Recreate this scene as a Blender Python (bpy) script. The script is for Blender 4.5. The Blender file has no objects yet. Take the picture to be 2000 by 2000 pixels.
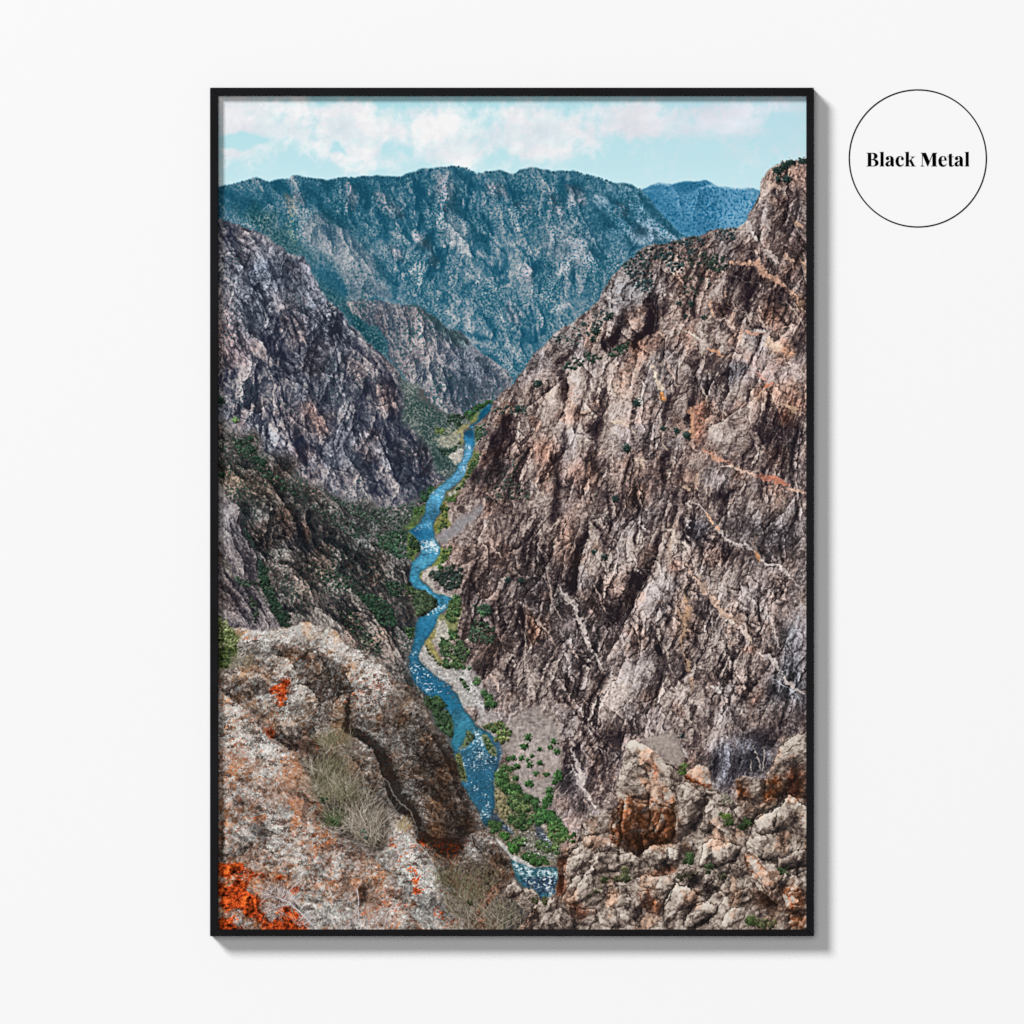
"""A black metal picture frame on a white wall, a canyon photograph printed inside it, and a round text mark beside it.
The print's picture is worked out below in numpy (no files are read)."""
import bpy, bmesh, math
import numpy as np

# ---------------------------------------------------------------- print painter
X0, Y0 = 424.0, 185.0           # photo pixel of the print's top left corner
PW, PH = 1154, 1634             # print size in photo pixels (1 texel per pixel)
KT = 400.0 / 1932.0
TILES = {'A': (420, 180), 'B': (800, 180), 'C': (1180, 180), 'D': (420, 580), 'E': (800, 580), 'F': (1180, 580),
         'G': (420, 980), 'H': (800, 980), 'I': (1180, 980), 'J': (420, 1420), 'K': (800, 1420), 'L': (1180, 1420)}
rng = np.random.default_rng(7)
f32 = np.float32
YY, XX = np.mgrid[0:PH, 0:PW].astype(f32)


def pts(tile, s):
    """'x,y x,y ...' in a tile's own pixels -> print texels; '|B' switches tile."""
    out = []
    for w in s.split():
        if w[0] == '|':
            tile = w[1:]
            continue
        q = [float(a) for a in w.split(',')]
        if tile == 'Z':
            x, y = q[0] * 2000 / 1932, q[1] * 2000 / 1932
        elif tile == 'S':
            x, y = q[0], q[1]
        else:
            x, y = TILES[tile][0] + q[0] * KT, TILES[tile][1] + q[1] * KT
        out.append((x - X0, y - Y0))
    return np.array(out, f32)


def _lattice(n, per, seed):
    """periodic gradient noise on an n x n tile with `per` cells across"""
    r = np.random.default_rng(seed)
    a = r.random((per, per)) * 2 * np.pi
    gx, gy = np.cos(a).astype(f32), np.sin(a).astype(f32)
    t = np.arange(n, dtype=f32) * per / n
    i = t.astype(int)
    f = t - i
    w = f * f * f * (f * (f * 6 - 15) + 10)
    i1 = (i + 1) % per
    def corner(iy, ix, fy, fx):
        return gx[np.ix_(iy, ix)] * fx[None, :] + gy[np.ix_(iy, ix)] * fy[:, None]
    n00 = corner(i, i, f, f)
    n01 = corner(i, i1, f, f - 1)
    n10 = corner(i1, i, f - 1, f)
    n11 = corner(i1, i1, f - 1, f - 1)
    wx, wy = w[None, :], w[:, None]
    return ((n00 * (1 - wx) + n01 * wx) * (1 - wy) + (n10 * (1 - wx) + n11 * wx) * wy) * 1.5


NT = 1024


def blur0(a):
    """periodic 3x3 smoothing"""
    for ax in (0, 1):
        a = .5 * a + .25 * (np.roll(a, 1, ax) + np.roll(a, -1, ax))
    return a


def _build_tiles():
    fb = np.zeros((NT, NT), f32)
    rd = np.zeros((NT, NT), f32)
    wgt = np.ones((NT, NT), f32)
    a = 1.0
    for o in range(7):
        l = _lattice(NT, 4 * 2 ** o, 100 + o)
        fb += a * l
        l2 = _lattice(NT, 4 * 2 ** o, 200 + o)
        r = (1 - np.abs(l2) * 1.7)
        r = np.clip(r, 0, 1) ** 2
        rd += a * r * wgt
        wgt = np.clip(r * 1.6, 0.15, 1)
        a *= 0.56
    hf = np.zeros((NT, NT), f32)
    a = 1.0
    for o in range(3):
        hf += a * _lattice(NT, 64 * 2 ** o, 300 + o)
        a *= 0.7
    mf = _lattice(NT, 64, 401) + .45 * _lattice(NT, 128, 402)
    z = lambda q: ((q - q.mean()) / q.std()).astype(f32)
    return z(fb), z(blur0(rd)), z(hf), z(mf)


T_FBM, T_RDG, T_HF, T_MF = _build_tiles()


def samp(T, u, v):
    """bilinear periodic lookup (u, v in tile texels)"""
    iu = np.floor(u)
    iv = np.floor(v)
    fu, fv = (u - iu).astype(f32), (v - iv).astype(f32)
    iu = iu.astype(np.int32) & (NT - 1)
    iv = iv.astype(np.int32) & (NT - 1)
    iu1, iv1 = (iu + 1) & (NT - 1), (iv + 1) & (NT - 1)
    return (T[iv, iu] * (1 - fu) + T[iv, iu1] * fu) * (1 - fv) + (T[iv1, iu] * (1 - fu) + T[iv1, iu1] * fu) * fv


def fbm(x, y, wl, ox=0., oy=0.):
    k = 256.0 / wl
    return samp(T_FBM, x * k + ox, y * k + oy)


# ragged edges: two warp fields shared by every outline
WX = (fbm(XX, YY, 60, 11, 5) * 2.0 + samp(T_HF, XX * 1.9, YY * 1.9) * .55).astype(f32)
WY = (fbm(XX, YY, 60, 501, 333) * 2.0 + samp(T_HF, XX * 1.9 + 400, YY * 1.9 + 77) * .55).astype(f32)


def box(p, pad):
    x0 = int(max(0, np.floor(p[:, 0].min() - pad)))
    x1 = int(min(PW, np.ceil(p[:, 0].max() + pad)))
    y0 = int(max(0, np.floor(p[:, 1].min() - pad)))
    y1 = int(min(PH, np.ceil(p[:, 1].max() + pad)))
    if x1 <= x0 or y1 <= y0:
        return None
    return slice(y0, y1), slice(x0, x1)


def seg_field(p, sl, warp=1.0):
    """distance to an open polyline, signed side and position along it 0..1"""
    x = XX[sl] + WX[sl] * warp
    y = YY[sl] + WY[sl] * warp
    best = np.full(x.shape, 1e9, f32)
    side = np.zeros(x.shape, f32)
    pos = np.zeros(x.shape, f32)
    d = np.diff(p, axis=0)
    L = np.hypot(d[:, 0], d[:, 1]) + 1e-6
    cum = np.concatenate([[0], np.cumsum(L)])
    for i in range(len(d)):
        rx, ry = x - p[i, 0], y - p[i, 1]
        t = np.clip((rx * d[i, 0] + ry * d[i, 1]) / L[i] ** 2, 0, 1)
        q = np.hypot(rx - t * d[i, 0], ry - t * d[i, 1])
        m = q < best
        best = np.where(m, q, best)
        side = np.where(m, np.sign(d[i, 0] * ry - d[i, 1] * rx), side)
        pos = np.where(m, (cum[i] + t * L[i]) / cum[-1], pos)
    return best, side, pos


def inside(p, sl, warp=1.0):
    x = XX[sl] + WX[sl] * warp
    y = YY[sl] + WY[sl] * warp
    c = np.zeros(x.shape, bool)
    n = len(p)
    for i in range(n):
        xa, ya = p[i]
        xb, yb = p[(i + 1) % n]
        if ya == yb:
            continue
        m = (ya > y) != (yb > y)
        c ^= m & (x < (xb - xa) * (y - ya) / (yb - ya) + xa)
    return c


def blur(a, r):
    r = int(r)
    if r < 1:
        return a
    for ax in (0, 1):
        for _ in range(2):
            pad = [(0, 0)] * a.ndim
            pad[ax] = (r + 1, r)
            b = np.cumsum(np.pad(a, pad, mode='edge'), axis=ax, dtype=np.float64)
            n = a.shape[ax]
            hi = np.take(b, np.arange(2 * r + 1, 2 * r + 1 + n), axis=ax)
            lo = np.take(b, np.arange(0, n), axis=ax)
            a = ((hi - lo) / (2 * r + 1)).astype(f32)
    return a


def poly_mask(tile, s, soft=1, warp=1.0, pad=None):
    p = pts(tile, s)
    sl = box(p, (pad if pad is not None else 8 + 3 * soft))
    m = inside(p, sl, warp).astype(f32)
    return sl, blur(m, soft)


IMG = np.full((PH, PW, 3), 84, f32)
TONE = np.zeros((PH, PW), f32)
HUE = np.zeros((PH, PW, 3), f32)      # tint target
HA = np.zeros((PH, PW), f32)          # tint amount


def tone_poly(tile, v, soft, s, warp=1.0):
    sl, m = poly_mask(tile, s, soft, warp)
    TONE[sl] += v * m


def taper(pos, e0=.35, e1=.35):
    return np.clip(np.minimum(pos / .25 * (1 - e0) + e0, (1 - pos) / .25 * (1 - e1) + e1), 0, 1)


def tone_line(tile, v, w, s, warp=1.0):
    """soft light (v>0) or dark (v<0) line; w in photo pixels"""
    p = pts(tile, s)
    sl = box(p, w * 3 + 6)
    if sl is None:
        return
    d, _, pos = seg_field(p, sl, warp)
    ww = w * taper(pos)
    TONE[sl] += v * np.exp(-(d / ww) ** 2)


def ridge(tile, w, a, b, s, warp=1.2):
    """a fold in the rock: tone a on the left of the line's travel, b on its right, fading over w"""
    p = pts(tile, s)
    sl = box(p, w * 3 + 6)
    if sl is None:
        return
    d, sd, pos = seg_field(p, sl, warp)
    ww = w * taper(pos, .5, .5)
    f = np.exp(-d / ww) * np.clip(pos * 12, 0, 1) * np.clip((1 - pos) * 12, 0, 1)
    TONE[sl] += np.where(sd < 0, a, b) * f


def joints(n, seed, where, angs, spread, l0, l1, w, a, b):
    """scatter short folds along the rock's joint directions inside a polygon (tile, points)"""
    p = pts(*where)
    r = np.random.default_rng(seed)
    sl = box(p, 0)
    msk = inside(p, sl, 0)
    ys, xs = np.nonzero(msk)
    for i in range(n):
        j = r.integers(0, len(ys))
        x, y = xs[j] + sl[1].start + X0, ys[j] + sl[0].start + Y0
        th = np.radians(r.choice(angs) + r.normal() * spread)
        L = l0 + (l1 - l0) * r.random() ** 2
        q = []
        for k in range(4):
            q.append('%.1f,%.1f' % (x, y))
            th += r.normal() * .16
            x += np.cos(th) * L / 3
            y += np.sin(th) * L / 3
        k = .5 + .7 * r.random()
        ridge('S', w * (.6 + .8 * r.random()), a * k, b * k, ' '.join(q), .8)


def block(tile, s, r, k=1.0, gap=.9, light=(-.45, -.9), warp=1.6):
    """one boulder: lit where its rounded edge faces the light, dark where it turns away, a gap round it"""
    p = pts(tile, s)
    sl = box(p, r * 2 + 8)
    if sl is None:
        return
    m = inside(p, sl, warp).astype(f32)
    h = blur(m, r)
    gy, gx = np.gradient(h)
    g = (gx * light[0] + gy * light[1]) * r * -2.2
    out = blur(m, 2) * (1 - m)
    TONE[sl] += k * np.clip(g, -1.3, 1.3) * m * 1.1 - gap * np.clip(out * 2.5, 0, 1) - gap * .45 * np.clip(blur(1 - m, 2) * m * 2, 0, 1) * (g < .1)


def ribs(n, seed, where, ang, spread, l0, l1, w0, w1, k, gap, light, r=4):
    """split a face into long upstanding ribs: random slivers along the rock's grain, each lit on one flank"""
    p = pts(*where)
    rr = np.random.default_rng(seed)
    sl = box(p, 0)
    ys, xs = np.nonzero(inside(p, sl, 0))
    for i in range(n):
        j = rr.integers(0, len(ys))
        x, y = xs[j] + sl[1].start + X0, ys[j] + sl[0].start + Y0
        th = np.radians(ang + rr.normal() * spread)
        L = l0 + (l1 - l0) * rr.random() ** 1.7
        W = w0 + (w1 - w0) * rr.random() ** 1.5
        c, s_ = np.cos(th), np.sin(th)
        q = []
        for u, v in ((-.5, .1), (-.32, .5), (.1, .42), (.38, .5), (.5, -.1), (.3, -.5), (-.05, -.38), (-.35, -.45)):
            u, v = (u + rr.normal() * .05) * L, (v + rr.normal() * .12) * W
            q.append('%.1f,%.1f' % (x + u * c - v * s_, y + u * s_ + v * c))
        f = .45 + .75 * rr.random()
        block('S', ' '.join(q), r, k * f, gap * f, light, 1.3)


def tint(tile, col, a, soft, s, warp=1.0):
    sl, m = poly_mask(tile, s, soft, warp)
    m = (m * a)[..., None]
    HUE[sl] = HUE[sl] * (1 - m) + np.array(col, f32) * m
    HA[sl] = HA[sl] * (1 - m[..., 0]) + m[..., 0]


def tint_line(tile, col, a, w, s, warp=1.0):
    p = pts(tile, s)
    sl = box(p, w * 3 + 6)
    if sl is None:
        return
    d, _, pos = seg_field(p, sl, warp)
    m = (a * np.exp(-(d / (w * taper(pos))) ** 2))[..., None]
    HUE[sl] = HUE[sl] * (1 - m) + np.array(col, f32) * m
    HA[sl] = HA[sl] * (1 - m[..., 0]) + m[..., 0]


def worley(u, v, seed):
    """id-random value and F2-F1 edge distance of a cellular pattern with unit cells"""
    r = np.random.default_rng(seed)
    jx, jy, val = r.random((64, 64)).astype(f32), r.random((64, 64)).astype(f32), r.random((64, 64)).astype(f32)
    iu, iv = np.floor(u).astype(np.int32), np.floor(v).astype(np.int32)
    d1 = np.full(u.shape, 9., f32)
    d2 = np.full(u.shape, 9., f32)
    idv = np.zeros(u.shape, f32)
    for dy in (-1, 0, 1):
        for dx in (-1, 0, 1):
            cx, cy = iu + dx, iv + dy
            a, b = cx & 63, cy & 63
            d = np.hypot(cx + jx[b, a] - u, cy + jy[b, a] - v)
            m = d < d1
            d2 = np.where(m, d1, np.minimum(d2, d))
            idv = np.where(m, val[b, a], idv)
            d1 = np.where(m, d, d1)
    return idv, d2 - d1


def ramp(t, cols, stops):
    """piecewise linear colour ramp; cols list of rgb 0..255"""
    c = np.array(cols, f32)
    return np.stack([np.interp(t, stops, c[:, k]) for k in range(3)], -1).astype(f32)


WARPK = .09
TEXK, TONEK, HUEK, SCALEK = .70, 1.5, .6, .66


def planes(u, v, seed):
    """cells with a random tilt: tone of each plane and distance to its edge"""
    r = np.random.default_rng(seed * 7 + 1)
    n = 64
    jx, jy, val, sx, sy = (r.random((n, n)).astype(f32) for _ in range(5))
    iu, iv = np.floor(u).astype(np.int32), np.floor(v).astype(np.int32)
    d1 = np.full(u.shape, 9., f32)
    d2 = np.full(u.shape, 9., f32)
    tone = np.zeros(u.shape, f32)
    for dy in (-1, 0, 1):
        for dx in (-1, 0, 1):
            a, b = (iu + dx) & 63, (iv + dy) & 63
            px, py = iu + dx + jx[b, a] - u, iv + dy + jy[b, a] - v
            d = np.hypot(px, py)
            m = d < d1
            d2 = np.where(m, d1, np.minimum(d2, d))
            tone = np.where(m, (val[b, a] - .5) * 1.3 + (sx[b, a] - .5) * px * 1.2 + (sy[b, a] - .3) * py * 1.2, tone)
            d1 = np.where(m, d, d1)
    return tone, d2 - d1


def rock_field(sl, ang, stretch, scale, seed, light=(-.6, -.8), facet=.6, crack=.5, fine=.35, macro=0., streak=.6):
    """relief of broken rock seen from afar: about zero mean, unit deviation"""
    x, y = XX[sl], YY[sl]
    a = np.radians(ang)
    wx = fbm(x, y, scale * 3, seed * 37, seed * 91) * scale * WARPK
    wy = fbm(x, y, scale * 3, seed * 53 + 300, seed * 17) * scale * WARPK
    xx, yy = x + wx, y + wy
    ca, sa = np.cos(a), np.sin(a)
    u = (xx * ca + yy * sa) / stretch
    v = -xx * sa + yy * ca
    k = 256.0 / scale
    h = samp(T_RDG, u * k + seed * 131, v * k + seed * 71)
    # a second joint set crossing the first
    a2 = a + .9
    u2 = (xx * np.cos(a2) + yy * np.sin(a2)) / 1.6
    v2 = -xx * np.sin(a2) + yy * np.cos(a2)
    h2 = samp(T_RDG, u2 * k * 1.9 + seed * 31, v2 * k * 1.9 + seed * 171)
    H = h * scale * .20 + h2 * scale * .07
    gy, gx = np.gradient(H)
    g = -(gx * light[0] + gy * light[1])
    g = np.tanh(g / (g.std() + 1e-6) * .8) * 1.25
    hp = h - blur(h, max(2, scale * .10))
    hp = hp / (hp.std() + 1e-6)
    t = g * .26 + np.clip(hp, -2.2, 2.2) * .26
    # broken planes: every cell has its own tilt to the light; three sizes
    jx = samp(T_HF, x * 1.3 + seed * 5, y * 1.3)
    jy = samp(T_HF, x * 1.3 + 300, y * 1.3 + seed * 5)
    for q, (fs, wt, cw) in enumerate(((.95, .75, 15), (.40, .85, 9), (.17, .8, 5.5))):
        sc = scale * fs
        uu = u / sc + jx * .05 + seed
        vv = v / sc + jy * .05 + seed * 3 + q * 7.7
        tl, e = planes(uu, vv, seed + q * 3)
        t = t + facet * 1.5 * wt * tl - crack * np.exp(-(e * cw) ** 2) * (.9, .8, .6)[q]
    # chiselled streaks: thin bright arretes and thin dark joints along the fabric
    kk = 16.0 / (scale * .17)
    uq, vq = u * kk * .75, v * kk
    n1 = samp(T_MF, uq + seed * 9 + jx * 1.2, vq + seed * 77 + jy * 1.2)
    n2 = samp(T_MF, u2 * kk * 1.3 + seed * 19, v2 * kk * 1.3 + seed * 7)
    lit = np.clip(1 - np.abs(n1) * 1.5, 0, 1) ** 2
    drk = np.clip(1 - np.abs(n1 + .9) * 1.5, 0, 1) ** 2
    t = t + streak * (1.15 * lit - 1.25 * drk + .35 * n2)
    if fine:
        t = t + fine * .55 * samp(T_MF, x * 3.2 + seed * 19, y * 3.2 + seed * 7)
    if macro:
        k3 = 256.0 / (scale * 3.2)
        h3 = blur(samp(T_RDG, u * k3 * .8 + seed * 3, v * k3 + seed * 41), 2)
        gy, gx = np.gradient(h3)
        g3 = -(gx * light[0] + gy * light[1])
        t = t / (t.std() + 1e-6) + macro * (np.tanh(g3 / (g3.std() + 1e-6) * .9) + .5 * np.clip(h3 - blur(h3, scale * .4), -1.5, 1.5))
    return (t - t.mean()) / (t.std() + 1e-6)


def comp(sl, rgb, m):
    m = m[..., None] if m.ndim == 2 else m
    IMG[sl] = IMG[sl] * (1 - m) + rgb * m


def apply_tint(sl, rgb, t=None):
    """move colour toward the tint while keeping lightness structure"""
    lum = rgb @ np.array([.3, .59, .11], f32)
    h = HUE[sl] / np.maximum(HA[sl][..., None], 1e-3)
    hl = np.maximum(h @ np.array([.3, .59, .11], f32), 8)
    tgt = h * (lum / hl)[..., None]
    a = HA[sl][..., None] * .8
    if t is not None:      # stain sits in the hollows and breaks up on the pale crust
        q = .62 - .33 * t + .3 * fbm(XX[sl], YY[sl], 22, 71, 19) + .2 * samp(T_MF, XX[sl] * 2.2, YY[sl] * 2.2)
        a = a * np.clip(q, 0, 1.1)[..., None]
    return rgb * (1 - a) + tgt * a


def rock(tile, s, cols, ang, stretch, scale, seed, soft=1, warp=1.0, contrast=1.0, bias=0., light=(-.6, -.8), facet=.6, crack=.5,
         fine=.35, stops=(-2.2, -.9, .2, 1.2, 2.4), veg=None, hue=None, mask=None, big=.25, macro=.35, streak=.6, stain=False):
    if mask is None:
        sl, m = poly_mask(tile, s, soft, warp)
    else:
        sl, m = mask
    scale = scale * SCALEK
    t = rock_field(sl, ang, stretch, scale, seed, light, facet, crack, fine, macro, streak) * contrast * TEXK + bias
    t = t + big * fbm(XX[sl], YY[sl], scale * 6, seed * 5, seed * 9)
    t = t + TONE[sl] * TONEK
    t = np.where(t < -1.1, -1.1 + (t + 1.1) * .55, t)
    t = np.where(t > 1.5, 1.5 + (t - 1.5) * .6, t)
    rgb = ramp(t, cols, stops)
    if hue:
        for hc, amt, wl, th in hue:
            q = fbm(XX[sl], YY[sl], wl, seed * 19 + wl, seed * 7) - th
            w = (np.clip(q * 1.2, 0, 1) * amt * HUEK)[..., None]
            lum = rgb @ np.array([.3, .59, .11], f32)
            hc = np.array(hc, f32)
            rgb = rgb * (1 - w) + hc * (lum / (hc @ np.array([.3, .59, .11], f32)))[..., None] * w
    rgb = apply_tint(sl, rgb, t if stain else None)
    if veg:
        for vc, dens, size, sd in veg:
            q = samp(T_MF, XX[sl] * 8.0 / size + sd * 13, YY[sl] * 8.0 / size + sd * 29) + .5 * fbm(XX[sl], YY[sl], 90, sd * 3, sd)
            w = np.clip((q - dens) * 2.2, 0, 1)[..., None] * .9
            rgb = rgb * (1 - w) + np.array(vc, f32) * (1 + .12 * np.clip(t, -2, 2))[..., None] * w
    comp(sl, rgb, m)
    return sl, m


VEINW = 1.08


def _vein(p, col, w, a, warp, brk):
    sl = box(p, w * 2 + 8)
    if sl is None:
        return
    d, _, pos = seg_field(p, sl, warp)
    n = fbm(XX[sl], YY[sl], 22, 40, w * 17)
    n2 = samp(T_MF, XX[sl] * 2.6 + 40, YY[sl] * 2.6 + w * 17)
    ww = w * VEINW * (.85 + .42 * n + .2 * n2) * taper(pos, .3, .3)
    gate = np.clip(1.05 - brk * np.clip(.8 * n + .5 * n2 + .15, 0, 2), 0, 1)
    lip = np.clip((ww + 1.5 - d) / 1.6, 0, 1) * gate * .22
    comp(sl, IMG[sl] * .5, lip)
    m = np.clip((ww - d) / 1.5 + .35, 0, 1) * gate * a
    lum = IMG[sl].mean(-1)
    c = np.array(col, f32)[None, None] * (1.05 + .08 * n2 + .0015 * (lum - 125))[..., None]
    comp(sl, np.clip(c, 0, 255), m)


def vein(tile, col, w, s, a=.92, warp=1.3, brk=.18, branch=True):
    """mineral seam with a broken, swelling edge and thin side shoots"""
    p = pts(tile, s)
    _vein(p, col, w, a, warp, brk)
    if not branch or w < 1.5:
        return
    r = np.random.default_rng(int(abs(p.sum()) * 3) % 99991)
    d = np.diff(p, axis=0)
    L = np.hypot(d[:, 0], d[:, 1])
    for k in range(int(L.sum() / 22) + 1):
        i = r.choice(len(d), p=L / L.sum())
        q = p[i] + d[i] * r.random()
        th = np.arctan2(d[i, 1], d[i, 0]) + r.choice([-1, 1]) * np.radians(12 + 45 * r.random()) + r.choice([0, np.pi])
        l = 10 + 34 * r.random() ** 1.5
        t2 = th + r.normal() * .4
        q2 = q + np.array([np.cos(th), np.sin(th)]) * l * .5
        q3 = q2 + np.array([np.cos(t2), np.sin(t2)]) * l * .5
        _vein(np.array([q, q2, q3], f32), col, .5 + .22 * w * r.random(), a * .72, warp, .5)
    if w > 3:      # the seam's ragged twin
        o = np.array([r.normal(), r.normal()], f32) * w * .9
        _vein(p + o, col, w * .45, a * .7, warp * 1.6, .7)


def line(tile, col, w, s, a=1.0, warp=0.25):
    p = pts(tile, s)
    sl = box(p, w + 4)
    if sl is None:
        return
    d, _, pos = seg_field(p, sl, warp)
    m = np.clip((w * .5 * taper(pos, .4, .4) - d) / .8 + .5, 0, 1) * a
    comp(sl, np.array(col, f32)[None, None], m)


def fill(tile, s, col, a=1.0, soft=1, warp=1.0, var=.08, n=None):
    sl, m = poly_mask(tile, s, soft, warp)
    c = np.array(col, f32)[None, None] * (1 + var * samp(T_HF, XX[sl] * 2.3, YY[sl] * 2.3 + 31))[..., None]
    comp(sl, np.clip(c, 0, 255), m * a)
    return sl, m


def bush(x, y, r, col, seed=0, ry=None):
    """one tree crown from afar; x, y, r in texels"""
    ry = ry or r
    sl = box(np.array([[x, y]], f32), max(r, ry) * 1.7 + 3)
    if sl is None:
        return
    dx, dy = (XX[sl] - x) / r, (YY[sl] - y) / ry
    n = samp(T_HF, XX[sl] * 3.3 + seed * 37, YY[sl] * 3.3 + seed * 11)
    d = np.hypot(dx, dy) + .26 * n
    m = np.clip((1.0 - d) * r * .55 + .4, 0, 1)
    sh = .82 - .42 * (dx * .55 + dy * .8) + .22 * samp(T_HF, XX[sl] * 4.1 + seed, YY[sl] * 4.1)
    c = np.array(col, f32)[None, None] * np.clip(sh, .25, 1.7)[..., None]
    # contact shade at the crown's foot
    dd = np.hypot(dx - .25, (dy - .45))
    comp(sl, IMG[sl] * .72, np.clip(1.0 - dd, 0, 1) * .35)
    comp(sl, np.clip(c, 0, 255), m)


def scatter(tile, s, n, r0, r1, cols, seed, sq=1.0):
    p = pts(tile, s)
    sl = box(p, 0)
    if sl is None:
        return
    r = np.random.default_rng(seed)
    n, r0, r1 = int(n * 1.55), r0 * .78, r1 * .74
    msk = inside(p, sl, 0)
    ys, xs = np.nonzero(msk)
    if len(ys) == 0:
        return
    pick = r.integers(0, len(ys), n)
    order = np.argsort(ys[pick])
    for i in order:
        j = pick[i]
        rad = r0 + (r1 - r0) * r.random() ** 2
        c = np.array(cols[r.integers(0, len(cols))], f32)
        c = (c * .8 + c.mean() * .2) * (.72 + .55 * r.random())
        bush(xs[j] + sl[1].start, ys[j] + sl[0].start, rad, c, int(r.integers(0, 999)), rad * sq)


def twigs(tile, cx, cy, n, length, a0, a1, cols, seed, spread=0.0, w=1.0, al=.8):
    """fan of thin dry stems from a root; angles in degrees, 90 = up"""
    r = np.random.default_rng(seed)
    q = pts(tile, f'{cx},{cy}')[0]
    for i in range(n):
        th = np.radians(a0 + (a1 - a0) * r.random())
        L = length * (.45 + .55 * r.random())
        x, y = q[0] + (r.random() - .5) * spread, q[1] + (r.random() - .5) * spread * .6
        P = [(x, y)]
        for k in range(4):
            th += (r.random() - .5) * .5
            x += np.cos(th) * L / 4
            y -= np.sin(th) * L / 4
            P.append((x, y))
        p = np.array(P, f32)
        sl = box(p, 3)
        if sl is None:
            continue
        d, _, pos = seg_field(p, sl, 0.15)
        m = np.clip((w * .5 * (1 - .6 * pos) - d) / .8 + .5, 0, 1) * al
        c = np.array(cols[r.integers(0, len(cols))], f32) * (.85 + .3 * r.random())
        comp(sl, np.clip(c, 0, 255)[None, None], m)

def reset():
    TONE[:] = 0
    HUE[:] = 0
    HA[:] = 0


def sstep(t, a, b):
    t = np.clip((t - a) / (b - a), 0, 1)
    return t * t * (3 - 2 * t)


# ---- sky
def paint_sky():
    reset()
    sl = (slice(0, 380), slice(0, PW))
    x, y = XX[sl], YY[sl]
    g = np.clip(y / 185.0, 0, 1)[..., None]
    sky = np.array([172, 220, 228], f32) * (1 - g) + np.array([198, 230, 236], f32) * g
    xr = np.clip((x - 500) / 600, 0, 1)[..., None] * (1 - g)
    sky = sky * (1 - xr * .6) + np.array([196, 220, 232], f32) * xr * .6
    tone_poly('A', 1.0, 12, '-20,-60 870,-60 870,70 1100,110 1500,70 1640,150 1680,215 1932,180 |B 0,185 380,180 570,185 590,120 680,110 760,170 830,140 900,118 1030,130 1200,150 1400,170 1560,200 1700,130 2000,90 |C 0,100 500,110 900,130 1400,120 1800,60 1950,100 1800,160 1560,240 1500,300 1640,360 1300,430 900,450 400,420 |B 1932,440 1700,570 1400,610 1100,560 850,530 700,600 400,650 150,620 |A 1932,620 1500,665 1150,640 850,560 600,500 520,470 450,430 200,420 -20,330', 3)
    tone_poly('A', .55, 5, '40,505 200,540 420,465 520,490 350,560 100,600', 2)
    tone_poly('A', .5, 9, '850,560 1100,600 1500,650 1932,620 |B 150,590 500,650 700,690 300,690 |A 1932,720 1400,740 1000,680', 3)
    tone_poly('A', .35, 5, '170,670 270,660 280,685 180,690', 2)
    tone_poly('A', -1.1, 4, '100,430 350,415 500,455 300,500 210,530 40,480', 2)
    tone_poly('A', -1.1, 3, '1060,565 1130,500 1190,480 1250,565', 2)
    tone_poly('A', -.75, 6, '1500,480 1800,470 1900,560 1700,610 1540,640', 4)
    tone_poly('A', -.5, 3, '570,190 610,200 590,240 560,230', 2)
    tone_poly('A', -.35, 5, '480,300 580,320 540,370 460,340', 3)
    tone_poly('A', -.35, 3, '960,270 1100,265 1080,290 980,290', 3)
    tone_poly('B', -.5, 5, '0,520 70,540 60,600 0,610', 3)
    tone_poly('B', -.5, 8, '690,560 760,470 840,520 1000,560 1000,640 720,640', 4)
    tone_poly('B', -.3, 5, '290,450 360,440 350,520 300,510', 4)
    tone_poly('C', -.3, 8, '1560,200 1932,180 1932,420 1650,380', 4)
    tone_poly('C', -.4, 7, '0,70 100,80 60,130 0,140', 4)
    n = fbm(x * .7, y, 100, 40, 9) * .2 + (np.abs(fbm(x, y, 46, 400, 90)) - .7) * -.26 + fbm(x, y, 20, 4, 290) * .07
    c = (sstep(TONE[sl] + n + .1, -.15, 1.25) * (.8 + .2 * sstep(fbm(x * .6, y, 60, 77, 3), -.8, .6)))[..., None]
    sh = fbm(x * .5 + y * .3, y, 70, 222, 99)
    sh2 = fbm(x, y, 24, 22, 199)
    cl = np.array([238, 238, 240], f32) + (sh * 5 + sh2 * 2.5)[..., None] * np.array([1.1, .9, .6], f32)
    right = np.clip((x - 640) / 300, 0, 1)[..., None]
    cl = cl * (1 - right) + (np.array([221, 224, 232], f32) + (sh * 4)[..., None]) * right
    IMG[sl] = sky * (1 - c) + np.minimum(cl, 244) * c


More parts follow.
